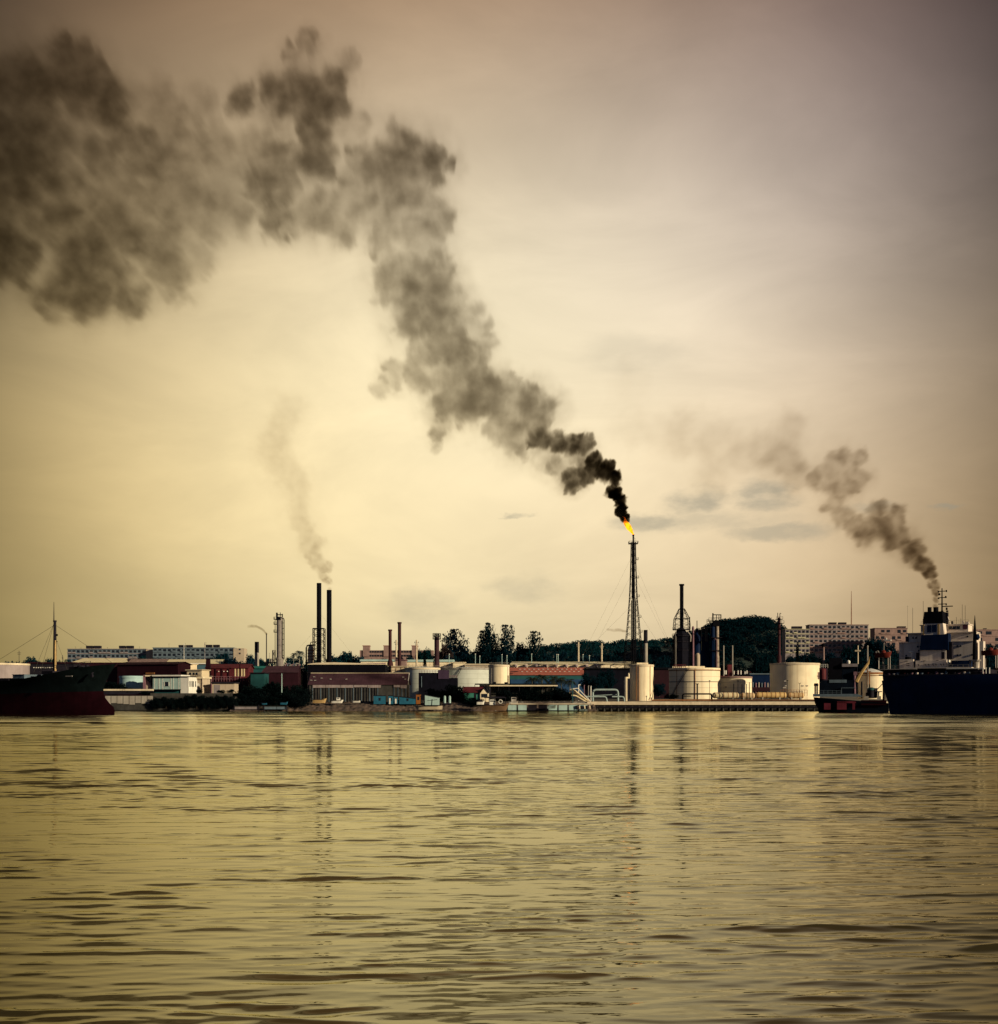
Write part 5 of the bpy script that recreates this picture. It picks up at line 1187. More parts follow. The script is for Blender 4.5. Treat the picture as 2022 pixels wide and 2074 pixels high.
# ------------------------------------------------------------------ rusty ship at the left
def left_ship():
    d = 379; t = T('cargo_ship', 'rusty grey-green ship with red bottom and a bare mast, bow to the right', 'ship', 209, d, -28, base=0.0); k = t.k
    tz = [SZ(p, d) for p in (1448, 1440, 1432, 1424, 1412, 1402)]
    bx_ = [232, 233, 230, 222, 212, 209]
    def st(px, w): return t.x(px)
    zb = SZ(1400, d)
    def half(a, vz):  # half breadth at distance aft of the stem
        fl = .55 + .45 * vz; return 9.0 * (1 - math.exp(-a / (9.5 / fl))) * fl
    def shell(levels, name, m):
        aft = [0, .4, 1, 2, 3.5, 6, 9, 13, 18, 25, 34, 45, 58, 75]
        vs = []; nl = len(levels)
        for s_ in (-1, 1):
            for a in aft:
                for (z, xs, vz, shear) in levels: vs.append((xs - a, s_ * half(a, vz), z - shear(a)))
        n = len(aft); fs = []
        for s_ in range(2):
            o = s_ * n * nl
            for i in range(n - 1):
                for j in range(nl - 1):
                    q = (o + i * nl + j, o + (i + 1) * nl + j, o + (i + 1) * nl + j + 1, o + i * nl + j + 1)
                    fs.append(q if s_ else q[::-1])
        for i in range(n - 1): fs.append((i * nl + nl - 1, n * nl + i * nl + nl - 1, n * nl + (i + 1) * nl + nl - 1, (i + 1) * nl + nl - 1))
        fs.append(tuple((n - 1) * nl + j for j in range(nl)) + tuple(n * nl + (n - 1) * nl + j for j in reversed(range(nl))))
        return t.add(name, MB()._add(vs, fs), m)
    z0 = lambda a: 0.0
    tilt = lambda a: a * .022
    shell([(-1.5, st(230, 0), .30, z0), (tz[0], st(232.3, 0), .32, z0), (tz[1], st(233, 0), .34, z0), (tz[2], st(230.5, 0), .36, z0), (tz[3], st(222, 0), .4, z0), (tz[4], st(212.5, 0), .48, z0), (zb, st(209, 0), .55, tilt)], 'bottom_plating', HULLR)
    dk = lambda a: np.interp(a, [0, 4, 9.4, 18.5, 27.5, 35, 80], [0, .4, 1.2, 2.7, 4.0, 5.0, 5.3])
    shell([(zb + .004, st(209, 0), .55, tilt), (SZ(1385, d), st(213.5, 0), .68, lambda a: a * .012), (SZ(1367, d), st(222, 0), .85, lambda a: dk(a) * .5), (SZ(1345, d), st(235.5, 0), 1.0, dk)], 'hull', HULLG)
    mb = MB(); rng = random.Random(2)
    t.add('anchor', MB().box(st(206, 0), st(210, 0), -4.6, -4.0, SZ(1372, d), SZ(1367, d)).rod((st(208, 0), -4.3, SZ(1367, d)), (st(208, 0), -3.9, SZ(1362, d)), .25), DARK)
    t.add('draught_mark', MB().box(st(176, 0), st(189, 0), -8.45, -8.2, SZ(1371, d), SZ(1369, d)), GREYST, smooth=False)
    # deck gear
    t.add('windlass', MB().cyl(st(170, 0), -1, SZ(1354, d), SZ(1347.5, d), 1.2).box(st(150, 0), st(163, 0), -2, 2, SZ(1358, d), SZ(1350, d)).cyl(st(187, 0), -2, SZ(1350, d), SZ(1346.5, d), .6), DARK)
    t.add('bulwark', MB().rail([(st(118, 0), -7.5, SZ(1361, d)), (st(150, 0), -7, SZ(1355, d)), (st(178, 0), -6, SZ(1351, d)), (st(205, 0), -4.2, SZ(1347, d))], 1.1, .07, 1.6), DARK)
    t.add('hatch', MB().box(st(52, 0), st(75, 0), -5, 5, SZ(1373, d), SZ(1365.5, d)).box(st(51, 0), st(76, 0), -5.2, 5.2, SZ(1365.5, d) + .002, SZ(1364.6, d)), TEAL if False else FLATB, smooth=False)
    t.add('hatch', MB().box(st(0, 0), st(44, 0), -5, 5, SZ(1378, d), SZ(1372, d)), DARK, smooth=False)
    t.add('derrick_house', MB().box(st(100, 0), st(122, 0), -3, 3, SZ(1365, d), SZ(1358, d)), DARK, smooth=False)
    m = t.add('mast', MB().lathe(st(111.5, 0), 0, [(.62, SZ(1362, d)), (.52, SZ(1300, d)), (.42, SZ(1256, d)), (.55, SZ(1256, d)), (.55, SZ(1252.5, d))], 12), DARK)
    t.add('topmast', MB().lathe(st(109.5, 0), 0, [(.16, SZ(1253, d)), (.06, SZ(1214, d))], 8), DARK, m)
    t.add('mast_lamp', MB().box(st(114.5, 0), st(116.5, 0), -.2, .2, SZ(1285, d), SZ(1281, d)).box(st(113, 0), st(116, 0), -.2, .2, SZ(1297, d), SZ(1295.5, d)), BLACK, m, smooth=False)
    t.add('derrick_boom', MB().lathe(st(115.5, 0), -.6, [(.3, SZ(1362, d)), (.34, SZ(1330, d)), (.2, SZ(1294, d))], 8), TAN, m)
    for (x0, y0, x1, y1, yy) in [(112, 1262, 175, 1306, 0), (175, 1306, 230, 1344.5, 0), (110, 1258, 103, 1365, -7), (110, 1258, 118, 1362, -7), (115.5, 1296, 124, 1362, 3), (111, 1262, -60, 1370, 0)]:
        t.add('stay', MB().rod((st(x0, 0), 0, SZ(y0, d)), (st(x1, 0), yy, SZ(y1, d)), .045, 4), WIRE)
left_ship()

# ------------------------------------------------------------------ small tanker
def hull_stern(t, x0, x1, zt, B, m, name, rake=2.5, z0=-1.5, fl=.75, zt1=None):
    """hull seen from the stern quarter: raked counter at x0, runs to x1"""
    vs = []; prof = [(z0, rake, fl * .9), (zt * .25, rake * .8, fl), (zt * .6, rake * .25, .95), (zt, 0, 1.0)]
    xs = [0, .06, .18, .5, 1.0]
    for s_ in (-1, 1):
        for u in xs:
            for z, rk, f in prof:
                b = B / 2 * f * (.55 + .45 * min(1, (u / .18)) ** .6); zz = z if zt1 is None or z < zt * .9 else zt + (zt1 - zt) * u
                vs.append((x0 + rk * (1 - u) + (x1 - x0) * u, s_ * b, zz))
    n = len(xs); nl = 4; fs = []
    for s_ in range(2):
        o = s_ * n * nl
        for i in range(n - 1):
            for j in range(nl - 1):
                q = (o + i * nl + j, o + (i + 1) * nl + j, o + (i + 1) * nl + j + 1, o + i * nl + j + 1); fs.append(q if s_ == 0 else q[::-1])
    for i in range(n - 1): fs.append((i * nl + 3, (i + 1) * nl + 3, n * nl + (i + 1) * nl + 3, n * nl + i * nl + 3))
    fs.append(tuple(range(nl)) + tuple(n * nl + j for j in reversed(range(nl)))); fs.append(tuple((n - 1) * nl + j for j in reversed(range(nl))) + tuple(n * nl + (n - 1) * nl + j for j in range(nl)))
    return t.add(name, MB()._add(vs, fs), m)
t = T('small_tanker', 'small dark tanker with red patches on its hull and a tan crane boom', 'ship', 1700, 446, -18, base=0.0)
X, Z = t.x, t.z
hull_stern(t, X(1649), X(1800), Z(1412), 11, TKDARK, 'hull', 2.0, zt1=Z(1424))
for a, b, p, q in ((1671, 1684, 1424, 1437), (1697, 1716, 1420, 1437), (1728, 1733, 1424, 1437), (1697, 1735, 1420, 1424)): t.add('red_patch', MB().box(X(a), X(b), -5.42, -5.0, Z(q), Z(p) - .004 * (a % 5)), TANREDR, smooth=False)
t.add('red_strake', MB().box(X(1745), X(1796), -5.3, -4.9, Z(1428), Z(1418)), HULLR, smooth=False)
t.add('bulwark', MB().box(X(1649), X(1738), -5.55, -5.2, Z(1411), Z(1405.5)).prism([(X(1738), Z(1405.5)), (X(1748), Z(1410)), (X(1748), Z(1411)), (X(1738), Z(1411))], -5.55, -5.2), FLATB, smooth=False)
t.add('bulwark', MB().box(X(1649), X(1652), -5, 5, Z(1411), Z(1405.5)), FLATB, smooth=False)
t.add('deckhouse', MB().box(X(1661), X(1738), -3.5, 4, Z(1406), Z(1378)), TKDARK, smooth=False)
t.add('poop_house', MB().box(X(1661), X(1677), -3.2, 3.6, Z(1378), Z(1353)), mat('dark_mauve_paint', (.06, .035, .06), .6, var=.3, streak=.4), smooth=False)
t.add('red_ventilator', MB().lathe(X(1668), -4, [(6.6 * t.k, Z(1376)), (6.6 * t.k, Z(1356)), (4 * t.k, Z(1354))], 16), REDSTEEL)
t.add('funnel', MB().box(X(1680), X(1706), -2.5, 3, Z(1378), Z(1334.5)).prism([(X(1682), Z(1334.5)), (X(1704), Z(1334.5)), (X(1703), Z(1332.5)), (X(1684), Z(1332.5))], -2, 2.5), BLACK, smooth=False)
t.add('pale_band', MB().box(X(1681), X(1716), -3.7, -3.52, Z(1383), Z(1377)), FLATB, smooth=False)
q = t.add('rail_box', MB().box(X(1706.5), X(1738), -3.4, -2.6, Z(1351), Z(1345)), FLAT, smooth=False)
t.add('bridge_house', MB().box(X(1707), X(1737), -2.55, 3, Z(1378), Z(1351)), TKDARK, smooth=False)
t.add('radar_dome', MB().lathe(X(1719.5), -2.8, [(.3, Z(1347)), (.66, Z(1343)), (.66, Z(1340.5)), (.4, Z(1338.3)), (.02, Z(1337.6))], 14), WHITE)
mm = t.add('mast', MB().lathe(X(1668.5), 0, [(.42, Z(1353)), (.3, Z(1310))], 8), PINK)
t.add('mast_ball', MB().lathe(X(1668), 0, [(.1, Z(1311)), (.75, Z(1308)), (.75, Z(1304.5)), (.1, Z(1302))], 12), BLACK, mm)
t.add('life_frame', MB().rail([(X(1664), -3.3, Z(1353)), (X(1678), -3.3, Z(1353))], 1.3, .08, .8), WHITE)
t.add('mast', MB().rod((X(1757.5), 0, Z(1412)), (X(1757.5), 0, Z(1308)), .27, 8).box(X(1755), X(1760), -.1, .1, Z(1311), Z(1310)), GREYST)
t.add('mast', MB().rod((X(1738), 0, Z(1345)), (X(1738), 0, Z(1308)), .22, 8).box(X(1732), X(1743.5), -.3, .3, Z(1320), Z(1317)), PALECONC)
t.add('crane_post', MB().lathe(X(1732), -3, [(.7, Z(1406)), (.55, Z(1362))], 8).box(X(1730), X(1737), -3.6, -2.4, Z(1368), Z(1361)), PURPLE)
t.add('crane_boom', MB().pipe([(X(1735), -3, Z(1381)), (X(1744), -3, Z(1365)), (X(1759), -3, Z(1344)), (X(1763), -3, Z(1330))], [.75, .6, .45, .15], 6), TAN)
t.add('derrick_post', MB().rod((X(1761.5), -2, Z(1410)), (X(1761.5), -2, Z(1360)), .24, 8).box(X(1757), X(1765), -2.3, -1.7, Z(1361.5), Z(1360)).rod((X(1757.5), -2, Z(1392)), (X(1758), -2, Z(1356)), .13), RUST)
t.add('wheelhouse', MB().box(X(1706), X(1727), -5.0, -3.6, Z(1406), Z(1394)), TKDARK, smooth=False)
t.add('wheelhouse_frame', MB().box(X(1705.5), X(1735), -5.1, -3.55, Z(1394) + .002, Z(1393)).box(X(1705.5), X(1706.5), -5.1, -5.0, Z(1406), Z(1394)), FLATB, smooth=False)
for a in (1653, 1657): t.add('ventilator', MB().lathe(X(a), -4.5, [(.28, Z(1406)), (.28, Z(1390)), (.5, Z(1388)), (.3, Z(1384))], 8), TKDARK)
t.add('railing', MB().rail([(X(1653), -5.3, Z(1405.5)), (X(1705), -5.3, Z(1405.5))], 1.2, .06, 1.4), FLATB)
t.add('manifold', MB().cyl(X(1746), -3, Z(1414), Z(1381), .3).cyl(X(1765), -2.5, Z(1413), Z(1398), 1.1).cyl(X(1770), -1, Z(1413), Z(1394), 1.3).box(X(1754), X(1776), -3, 0, Z(1414), Z(1403)), DARK)
t.add('manifold_top', MB().lathe(X(1765), -2.6, [(1.2, Z(1398)), (1.2, Z(1394)), (.4, Z(1392.5))], 12), TEAL)
t.add('hose_davit', MB().bend([(X(1790), -3.5, Z(1424)), (X(1790.5), -3.5, Z(1390)), (X(1788.5), -3.5, Z(1379))], .4, 1.5).rod((X(1788.5), -3.5, Z(1385)), (X(1777), -3.5, Z(1397)), .14), BLACK)
t.add('deck_gear', MB().cyl(X(1780), -2, Z(1418), Z(1400), .3).box(X(1776), X(1787), -2.5, -1.5, Z(1402), Z(1400)).box(X(1751), X(1760), -4, -3, Z(1418), Z(1410)).box(X(1777), X(1785), -4, -3, Z(1420), Z(1410)), GREYST, smooth=False)

# ------------------------------------------------------------------ big ship, stern quarter
t = T('tanker_ship', 'big navy hulled ship with white stepped superstructure and smoking funnel', 'ship', 1900, 403, -30, base=0.0)
X, Z = t.x, t.z
hull_stern(t, X(1797), X(2160), Z(1368.5), 24, HULLNAVY, 'hull', 2.0)
t.add('deck_edge', MB().box(X(1796), X(1872), -11.6, 11, Z(1357), Z(1355.2)), GREYST, smooth=False)
t.add('bulwark', MB().box(X(1797), X(2150), -11.9, -11.6, Z(1369), Z(1366.5)), DARK, smooth=False)
t.add('poop_wall', MB().box(X(1800), X(2010), -8, 10, Z(1369), Z(1357.2)), DARK, smooth=False)
rng = random.Random(11)
for j in range(22):
    a = 1804 + j * 9.3 + rng.uniform(-2, 2)
    t.add('deck_gear', MB().box(X(a), X(a + rng.uniform(2, 6)), -10.5, -9, Z(1369), Z(1369 - rng.uniform(3, 9))).cyl(X(a + 3), -10.8, Z(1369), Z(1365 - rng.uniform(0, 3)), .5), [DARK, PURPLE, SHIPW, FLATB, HULLR][j % 5])
t.add('upper_deck', MB().box(X(1838), X(1980), -11.4, 10, Z(1355) , Z(1353.6)), SHIPW, smooth=False)
t.add('railing', MB().rail([(X(1798), -11.3, Z(1355)), (X(1985), -11.3, Z(1355))], 1.1, .05, 1.6), GREYST)
t.add('superstructure', MB().box(X(1824), X(1979), -2, 11, Z(1357), Z(1301)), SHIPW, smooth=False)
t.add('superstructure_edge', MB().box(X(1823.5), X(1979.5), -2.3, 11.2, Z(1301) + .003, Z(1299.8)), SHIPW, smooth=False)
t.add('upper_house', MB().box(X(1840), X(1976), -1, 10, Z(1299.7), Z(1283)), SHIPW, smooth=False)
t.add('bridge_wing', MB().box(X(1838), X(1978), -1.8, 8, Z(1283) + .003, Z(1281.2)), SHIPW, smooth=False)
b = t.add('bridge', MB().box(X(1866), X(1962), -.6, 7, Z(1281.1), Z(1266.5)), SHIPW, smooth=False)
t.add('bridge_roof', MB().box(X(1864), X(1964), -1.1, 7.5, Z(1266.5) + .003, Z(1265)), SHIPW, b, smooth=False)
for a, c in ((1870, 1877), (1922, 1929), (1930, 1937), (1938, 1945)): t.add('window', MB().box(X(a), X(c), -.68, -.5, Z(1276), Z(1269.5)), GLASS, b, smooth=False)
t.add('window', MB().box(X(1951), X(1961), -.7, -.5, Z(1276), Z(1267)), mat('dark_rose', (.08, .03, .05), .6), b, smooth=False)
t.add('railing', MB().rail([(X(1867), -.9, Z(1265)), (X(1963), -.9, Z(1265))], 1.2, .04, 1.4), GREYST, b)
port = MB().lathe(0, 0, [(.32, -.05), (.32, .12)], 10); port.v = [(x, -z, y) for x, y, z in port.v]; pm = port.mesh('porthole', GLASS)
for (p, q, y_) in [(1851, 1291, -1), (1857, 1291, -1), (1942, 1310, -2), (1948, 1310, -2), (1942, 1328, -2), (1948, 1328, -2), (1971, 1328, -2), (1862, 1309.5, -2), (1867.5, 1309.5, -2), (1838.5, 1327.5, -2), (1864, 1318, -2), (1961, 1291, -1)]:
    link('porthole', pm, t.o, (X(p), y_ - .08, Z(q)))
t.add('recess_shade_box', MB().box(X(1836), X(1842), -1.3, -.9, Z(1299), Z(1288)), NAVY, smooth=False)  # solid navy box, shade of the recess painted on the wall
# funnel casing
f = t.add('casing', MB().box(X(1871.5), X(1924), -6.5, -2.01, Z(1353.5), Z(1318)), SHIPW, smooth=False)
t.add('casing_band', MB().prism([(X(1872), Z(1318) + .003), (X(1929), Z(1318) + .003), (X(1929), Z(1285)), (X(1918), Z(1287.5)), (X(1875), Z(1287.5))], -7.0, -2.3), NAVY, smooth=False)
t.add('side_house', MB().box(X(1922), X(1934), -6.2, -2.2, Z(1336), Z(1302)), DARK, smooth=False)
t.add('louvre', MB().box(X(1862), X(1871), -5, -4, Z(1336), Z(1322)).box(X(1915), X(1921), -6.7, -6.4, Z(1336), Z(1322)), DARK, smooth=False)
t.add('casing_side', MB().box(X(1924) + .01, X(1928), -6.0, -2.4, Z(1353), Z(1318.5)), WHITE, smooth=False)
fu = t.add('funnel', MB().prism([(X(1877), Z(1287.5) + .004), (X(1920), Z(1287.5) + .004), (X(1917.5), Z(1264.5)), (X(1878.5), Z(1264.5))], -6.4, -1.2), SHIPW, smooth=False)
t.add('louvre', MB().box(X(1886), X(1894.5), -6.55, -6.3, Z(1282), Z(1267.5)).box(X(1896), X(1905), -6.55, -6.3, Z(1282), Z(1267.5)), NAVY, fu, smooth=False)
t.add('louvre', MB().box(X(1877.5), X(1880), -6.5, -6.3, Z(1287), Z(1266)).box(X(1907), X(1911), -6.5, -6.3, Z(1287), Z(1266)), TAN, fu, smooth=False)
t.add('funnel_top', MB().prism([(X(1877.5), Z(1264.5) + .004), (X(1918), Z(1264.5) + .004), (X(1916.5), Z(1241)), (X(1880), Z(1241))], -6.5, -1.1), BLACK, fu, smooth=False)
for a, r in ((1888, 4.0), (1899.5, 5.0)): t.add('exhaust_pipe', MB().cyl(X(a), -4 + (a > 1890), Z(1243), Z(1231), r * t.k, n=14), BLACK, fu)
t.add('exhaust_pipe', MB().cyl(X(1911), -2, Z(1243), Z(1238), 2.4 * t.k), BLACK, fu)
# mast behind the funnel
m = t.add('mast', MB().lathe(X(1906.5), 1.5, [(.30, Z(1266)), (.24, Z(1225)), (.16, Z(1191))], 8), BLACK)
mb = MB()
for p, a, c in ((1197, 1898, 1916.5), (1210, 1899, 1916), (1223, 1898.5, 1916)): mb.rod((X(a), 1.5, Z(p)), (X(c), 1.5, Z(p)), .14, 5)
mb.rod((X(1907), 1.5, Z(1228)), (X(1928.5), 1.5, Z(1228)), .17, 5)
t.add('crosstree', mb, BLACK, m)
for p, q, w, h in ((1899, 1198, 2, 3), (1915.5, 1197, 2, 4), (1901, 1203, 3.4, 4), (1899.5, 1211, 3, 3), (1914, 1209, 2.5, 4), (1915, 1224, 2, 4), (1916, 1233, 3, 5), (1917, 1238, 4, 3)):
    t.add('lamp', MB().box(X(p) - w / 2 * t.k, X(p) + w / 2 * t.k, 1.2, 1.8, Z(q + h / 2), Z(q - h / 2)), BLACK, m, smooth=False)
t.add('radar_stand', MB().box(X(1908), X(1919), .8, 2.2, Z(1266), Z(1240.5)), DARK, smooth=False)
t.add('stay', MB().rod((X(1917), 1.5, Z(1245)), (X(1924), 1, Z(1265)), .12), SHIPW)
for a, tp in ((1866.5, 1215), (1946, 1225), (1952, 1227), (1934, 1250), (1943, 1253), (1872, 1249), (1845, 1228)): t.add('aerial', MB().rod((X(a), 3, Z(1268 if a > 1850 else 1283)), (X(a), 3, Z(tp)), .06, 4), DARK)
for a, w, tp in ((1926, 3, 1258), (1948, 3.4, 1258), (1868, 2.4, 1252), (1957, 6, 1260)): t.add('roof_gear', MB().box(X(a) - w / 2 * t.k, X(a) + w / 2 * t.k, 2, 3, Z(1265) + .01, Z(tp)), SHIPW if w > 3 else DARK, smooth=False)
# lower deckhouses and gear
t.add('deckhouse', MB().box(X(1832), X(1860), -7.5, -2.02, Z(1353.5), Z(1336)), SHIPW, smooth=False)
t.add('gap_shade_box', MB().box(X(1860.5), X(1864.5), -7, -2.02, Z(1353.5), Z(1339)), NAVY, smooth=False)  # gap filled by a solid navy box that paints its shade
t.add('deckhouse', MB().box(X(1865), X(1926), -8.0, -6.52, Z(1353.4), Z(1339)), SHIPW, smooth=False)
mb = MB()
for a in (1844, 1880, 1906): mb.box(X(a), X(a + 5), -8.1, -7.4, Z(1339.8) , Z(1339.1))
for a in (1846,): mb.box(X(a), X(a + 6), -7.6, -7.45, Z(1345), Z(1344)).box(X(a), X(a + 6), -7.6, -7.45, Z(1349), Z(1348))
for a in (1870, 1884, 1890, 1899, 1905, 1915, 1920): mb.rod((X(a), -8.1, Z(1346)), (X(a + 2), -8.1, Z(1349)), .16, 4)
t.add('wall_fitting', mb, DARK)
t.add('dish', MB().lathe(X(1853.5), -6, [(.12, Z(1336)), (.12, Z(1322)), (.72, Z(1321)), (.6, Z(1319.5)), (.05, Z(1318.5))], 12), WHITE)
t.add('winch', MB().cyl(X(1848), -6.5, Z(1336), Z(1331), 1.0).box(X(1844), X(1851), -6.8, -6, Z(1336), Z(1333)), BLACK)
t.add('covered_deck', MB().box(X(1936), X(1972), -8, -2.03, Z(1353), Z(1340)), NAVY, smooth=False)
t.add('deck_stripe', MB().box(X(1930), X(2005), -11.6, -11.45, Z(1357), Z(1355.4)), WHITE, smooth=False)
p = t.add('post_crane', MB().lathe(X(1981), -6, [(.75, Z(1357)), (.68, Z(1320)), (.5, Z(1285)), (.06, Z(1251))], 10), BLACK)
t.add('crane_head', MB().lathe(X(1986), -6, [(.3, Z(1300)), (.85, Z(1295)), (.5, Z(1288))], 8), NAVY, p)
t.add('crane_base', MB().lathe(X(1981), -6, [(1.9, Z(1341)), (1.9, Z(1338.6))], 14).lathe(X(1983), -6, [(.7, Z(1356)), (1.0, Z(1341))], 10), GREYST, p)
t.add('side_post', MB().box(X(1986), X(1994), -2, 2, Z(1357), Z(1301)), SHIPW, smooth=False)
def lifeboat(px, py, label=None):
    h = hull_mb(5.4, 2.2, 1.5, .3); o = t.add('lifeboat', h, LIFER, loc=(X(px), -9.5, Z(py)))
    t.add('canopy', MB().lathe(0, 0, [(.9, 1.5), (.75, 2.1), (.3, 2.45), (.02, 2.5)], 12), LIFER, o)
    for a in (-1.8, 1.8): t.add('davit', MB().bend([(X(px) + a, -8.2, Z(1355)), (X(px) + a, -8.2, Z(py - 12)), (X(px) + a, -9.6, Z(py - 14))], .16, .7), GREYST)
    for a in (-1.5, 1.5): t.add('fall_wire', MB().rod((X(px) + a, -9.5, Z(1355)), (X(px) + a, -9.5, Z(py))  , .08), SHIPW)
lifeboat(1803, 1332); lifeboat(2016, 1331)
q = t.add('aerial_mast', MB().rod((X(1802), -8, Z(1356)), (X(1802), -8, Z(1297)), .1), GREYST)
t.add('scanner', MB().box(X(1803), X(1816), -8.3, -7.7, Z(1298.3), Z(1295.5)).box(X(1804.5), X(1807.5), -8.3, -7.7, Z(1295.4), Z(1292)), WHITE, q, smooth=False)
t.add('stern_post', MB().rod((X(1791.5) + 1, -6, Z(1369)), (X(1790.5) + 1, -6, Z(1322)), .14).box(X(1782), X(1785), -6.2, -5.8, Z(1327), Z(1318)), GREYST)
t.add('deck_post', MB().rod((X(2003), -11.5, Z(1372)), (X(2003), -11.5, Z(1355)), .16).rod((X(2009), -11.5, Z(1372)), (X(2009), -11.5, Z(1355)), .14).rod((X(2016), -11.5, Z(1372)), (X(2016), -11.5, Z(1355)), .14), WHITE)

# ------------------------------------------------------------------ trees
g1 = 'trees in the far tree line'
for i, (p, tp, w, lab, d) in enumerate([
    (12, 1334, 36, 'low round tree at the far left edge', 860), (45, 1331, 30, 'low tree right of the cross-arm pole', 860), (70, 1327, 44, 'bushy tree left of the ship mast', 850), (99, 1327, 40, 'broad tree at the ship mast', 850), (128, 1329, 30, 'tree at the left end of the long apartment block', 900),
    (284, 1322, 26, 'dark tree against the right part of the long apartment block', 820), (262, 1329, 34, 'tree under the long apartment block, left of the dark one', 830), (322, 1329, 36, 'tree at the gap between the two long apartment blocks', 830), (352, 1330, 34, 'small tree under the left of the second apartment block', 840), (390, 1329, 40, 'tree under the middle of the second apartment block', 840), (425, 1325, 24, 'dark tree above the dark red square chimney', 700), (450, 1312, 26, 'tree rising before the beige end wall', 850),
    (477, 1328, 56, 'wide dark dome of a tree left of the grey banded chimney', 640), (512, 1318, 34, 'spiky teal tree just behind the banded chimney', 880), (535, 1327, 38, 'teal tree right of the banded chimney', 880), (503, 1330, 30, 'low teal tree left of the banded chimney', 880)]):
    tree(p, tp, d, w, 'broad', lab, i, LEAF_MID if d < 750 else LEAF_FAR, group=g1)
for i, (p, tp, w, lab, d) in enumerate([
    (586, 1324, 30, 'teal tree right of the distillation column', 880), (600, 1322, 30, 'teal tree left of the teal palm', 870), (625, 1326, 36, 'teal tree behind the banded vessel', 880), (684, 1315, 44, 'round teal tree right of the plain black stack', 880), (712, 1316, 46, 'wide teal tree between the twin stacks and the pink towers', 880), (735, 1322, 36, 'teal tree below the first pink tower', 870), (765, 1327, 44, 'low teal tree below the pink apartment row', 850), (823, 1322, 30, 'teal tree behind the taller red stack', 850), (857, 1304, 30, 'dark teal tree right of the concrete pylon', 850), (872, 1313, 28, 'dark teal tree just left of the railed column', 850), (838, 1325, 26, 'small teal tree right of the red stacks', 840)]):
    tree(p, tp, d, w, 'broad', lab, i + 3, LEAF_FAR, group=g1)
palm(607, 1313, 850, 26, 'teal palm rising left of the banded vessel', 1, LEAF_FAR); palm(592, 1319, 855, 18, 'small teal palm right of the distillation column', 2, LEAF_FAR); palm(608, 1325, 600, 14, 'low palm beside the pale manifold', 3, LEAF_FAR)
g2 = 'feathery trees above the long warehouse'
for i, (p, tp, w, kind, lab, d, m) in enumerate([
    (922, 1281, 50, 'feather', 'feathery tree with a ragged crown beside the pinkish tree', 760, LEAF_MID), (918, 1306, 70, 'broad', 'full dark tree under the ragged feathery crown', 770, LEAF_MID), (905, 1300, 28, 'broad', 'pinkish brown tree left of the feathery ones', 750, LEAF_DRY),
    (978, 1284, 38, 'feather', 'feathery tree leaning left beside the tallest one', 765, LEAF_MID), (992, 1269, 34, 'feather', 'tallest feathery tree with a pointed top', 760, LEAF_MID), (1003, 1290, 26, 'feather', 'thin feathery tree right of the tallest one', 770, LEAF_MID), (1028, 1273, 38, 'feather', 'second tall feathery tree with a forked top', 760, LEAF_MID),
    (1060, 1297, 34, 'broad', 'small round tree left of the clumped crown', 765, LEAF_MID), (1082, 1285, 44, 'feather', 'tree with a clumped open crown right of the feathery ones', 760, LEAF_MID), (1078, 1305, 60, 'broad', 'full dark tree under the clumped crown', 780, LEAF_MID),
    (955, 1308, 44, 'broad', 'dark tree in the gap left of the tallest feathery tree', 790, LEAF_MID), (985, 1312, 60, 'broad', 'dark tree at the foot of the tallest feathery tree', 790, LEAF_MID), (1030, 1314, 56, 'broad', 'dark tree at the foot of the second feathery tree', 790, LEAF_MID),
    (1105, 1316, 36, 'broad', 'low dark tree right of the clumped crown', 800, LEAF_MID), (1135, 1311, 30, 'broad', 'round tree left of the pair of pylons', 840, LEAF_MID), (1155, 1315, 30, 'broad', 'low tree just left of the left pylon', 840, LEAF_MID), (1195, 1316, 44, 'broad', 'dark tree between the two pylons', 830, LEAF_MID), (1240, 1318, 44, 'broad', 'dark tree right of the right pylon', 830, LEAF_MID), (1300, 1306, 40, 'broad', 'dark tree behind the foot of the flare tower', 900, LEAF_MID), (1337, 1320, 44, 'broad', 'dark tree right of the grey and black stack', 830, LEAF_MID)]):
    tree(p, tp, d, w, kind, lab, i, m, group=g2, bark=BARKP if kind == 'feather' else None)
for i, (p, tp, w, lab) in enumerate([(900, 1311, 60, 'low dark wood edge left of the feathery trees, under the pinkish tree'), (940, 1304, 64, 'low dark thicket between the ragged and the tallest feathery tree'), (965, 1307, 60, 'low dark thicket left under the tallest feathery tree'), (1008, 1304, 60, 'low dark thicket between the two tallest feathery trees'),
        (1048, 1304, 60, 'low dark thicket right of the second feathery tree'), (1095, 1306, 64, 'low dark thicket under the clumped crown, right side'), (1125, 1317, 60, 'low dark thicket left of the pair of pylons'), (1170, 1318, 60, 'low dark thicket behind the left pylon of the pair'), (1215, 1318, 60, 'low dark thicket behind the right pylon of the pair')]):
    tree(p, tp, 745, w, 'bush', lab, i, LEAF_MID, name='thicket', cat='thicket', group='thickets above the long warehouse')
palm(1118, 1313, 790, 22, 'ragged palm at the right end of the feathery trees', 2, LEAF_MID)
tree(860, 1324, 640, 11, 'column', 'narrow dark cypress before the cream hall', 1, LEAF_NEAR)
g3 = 'trees on the slope by the flats'
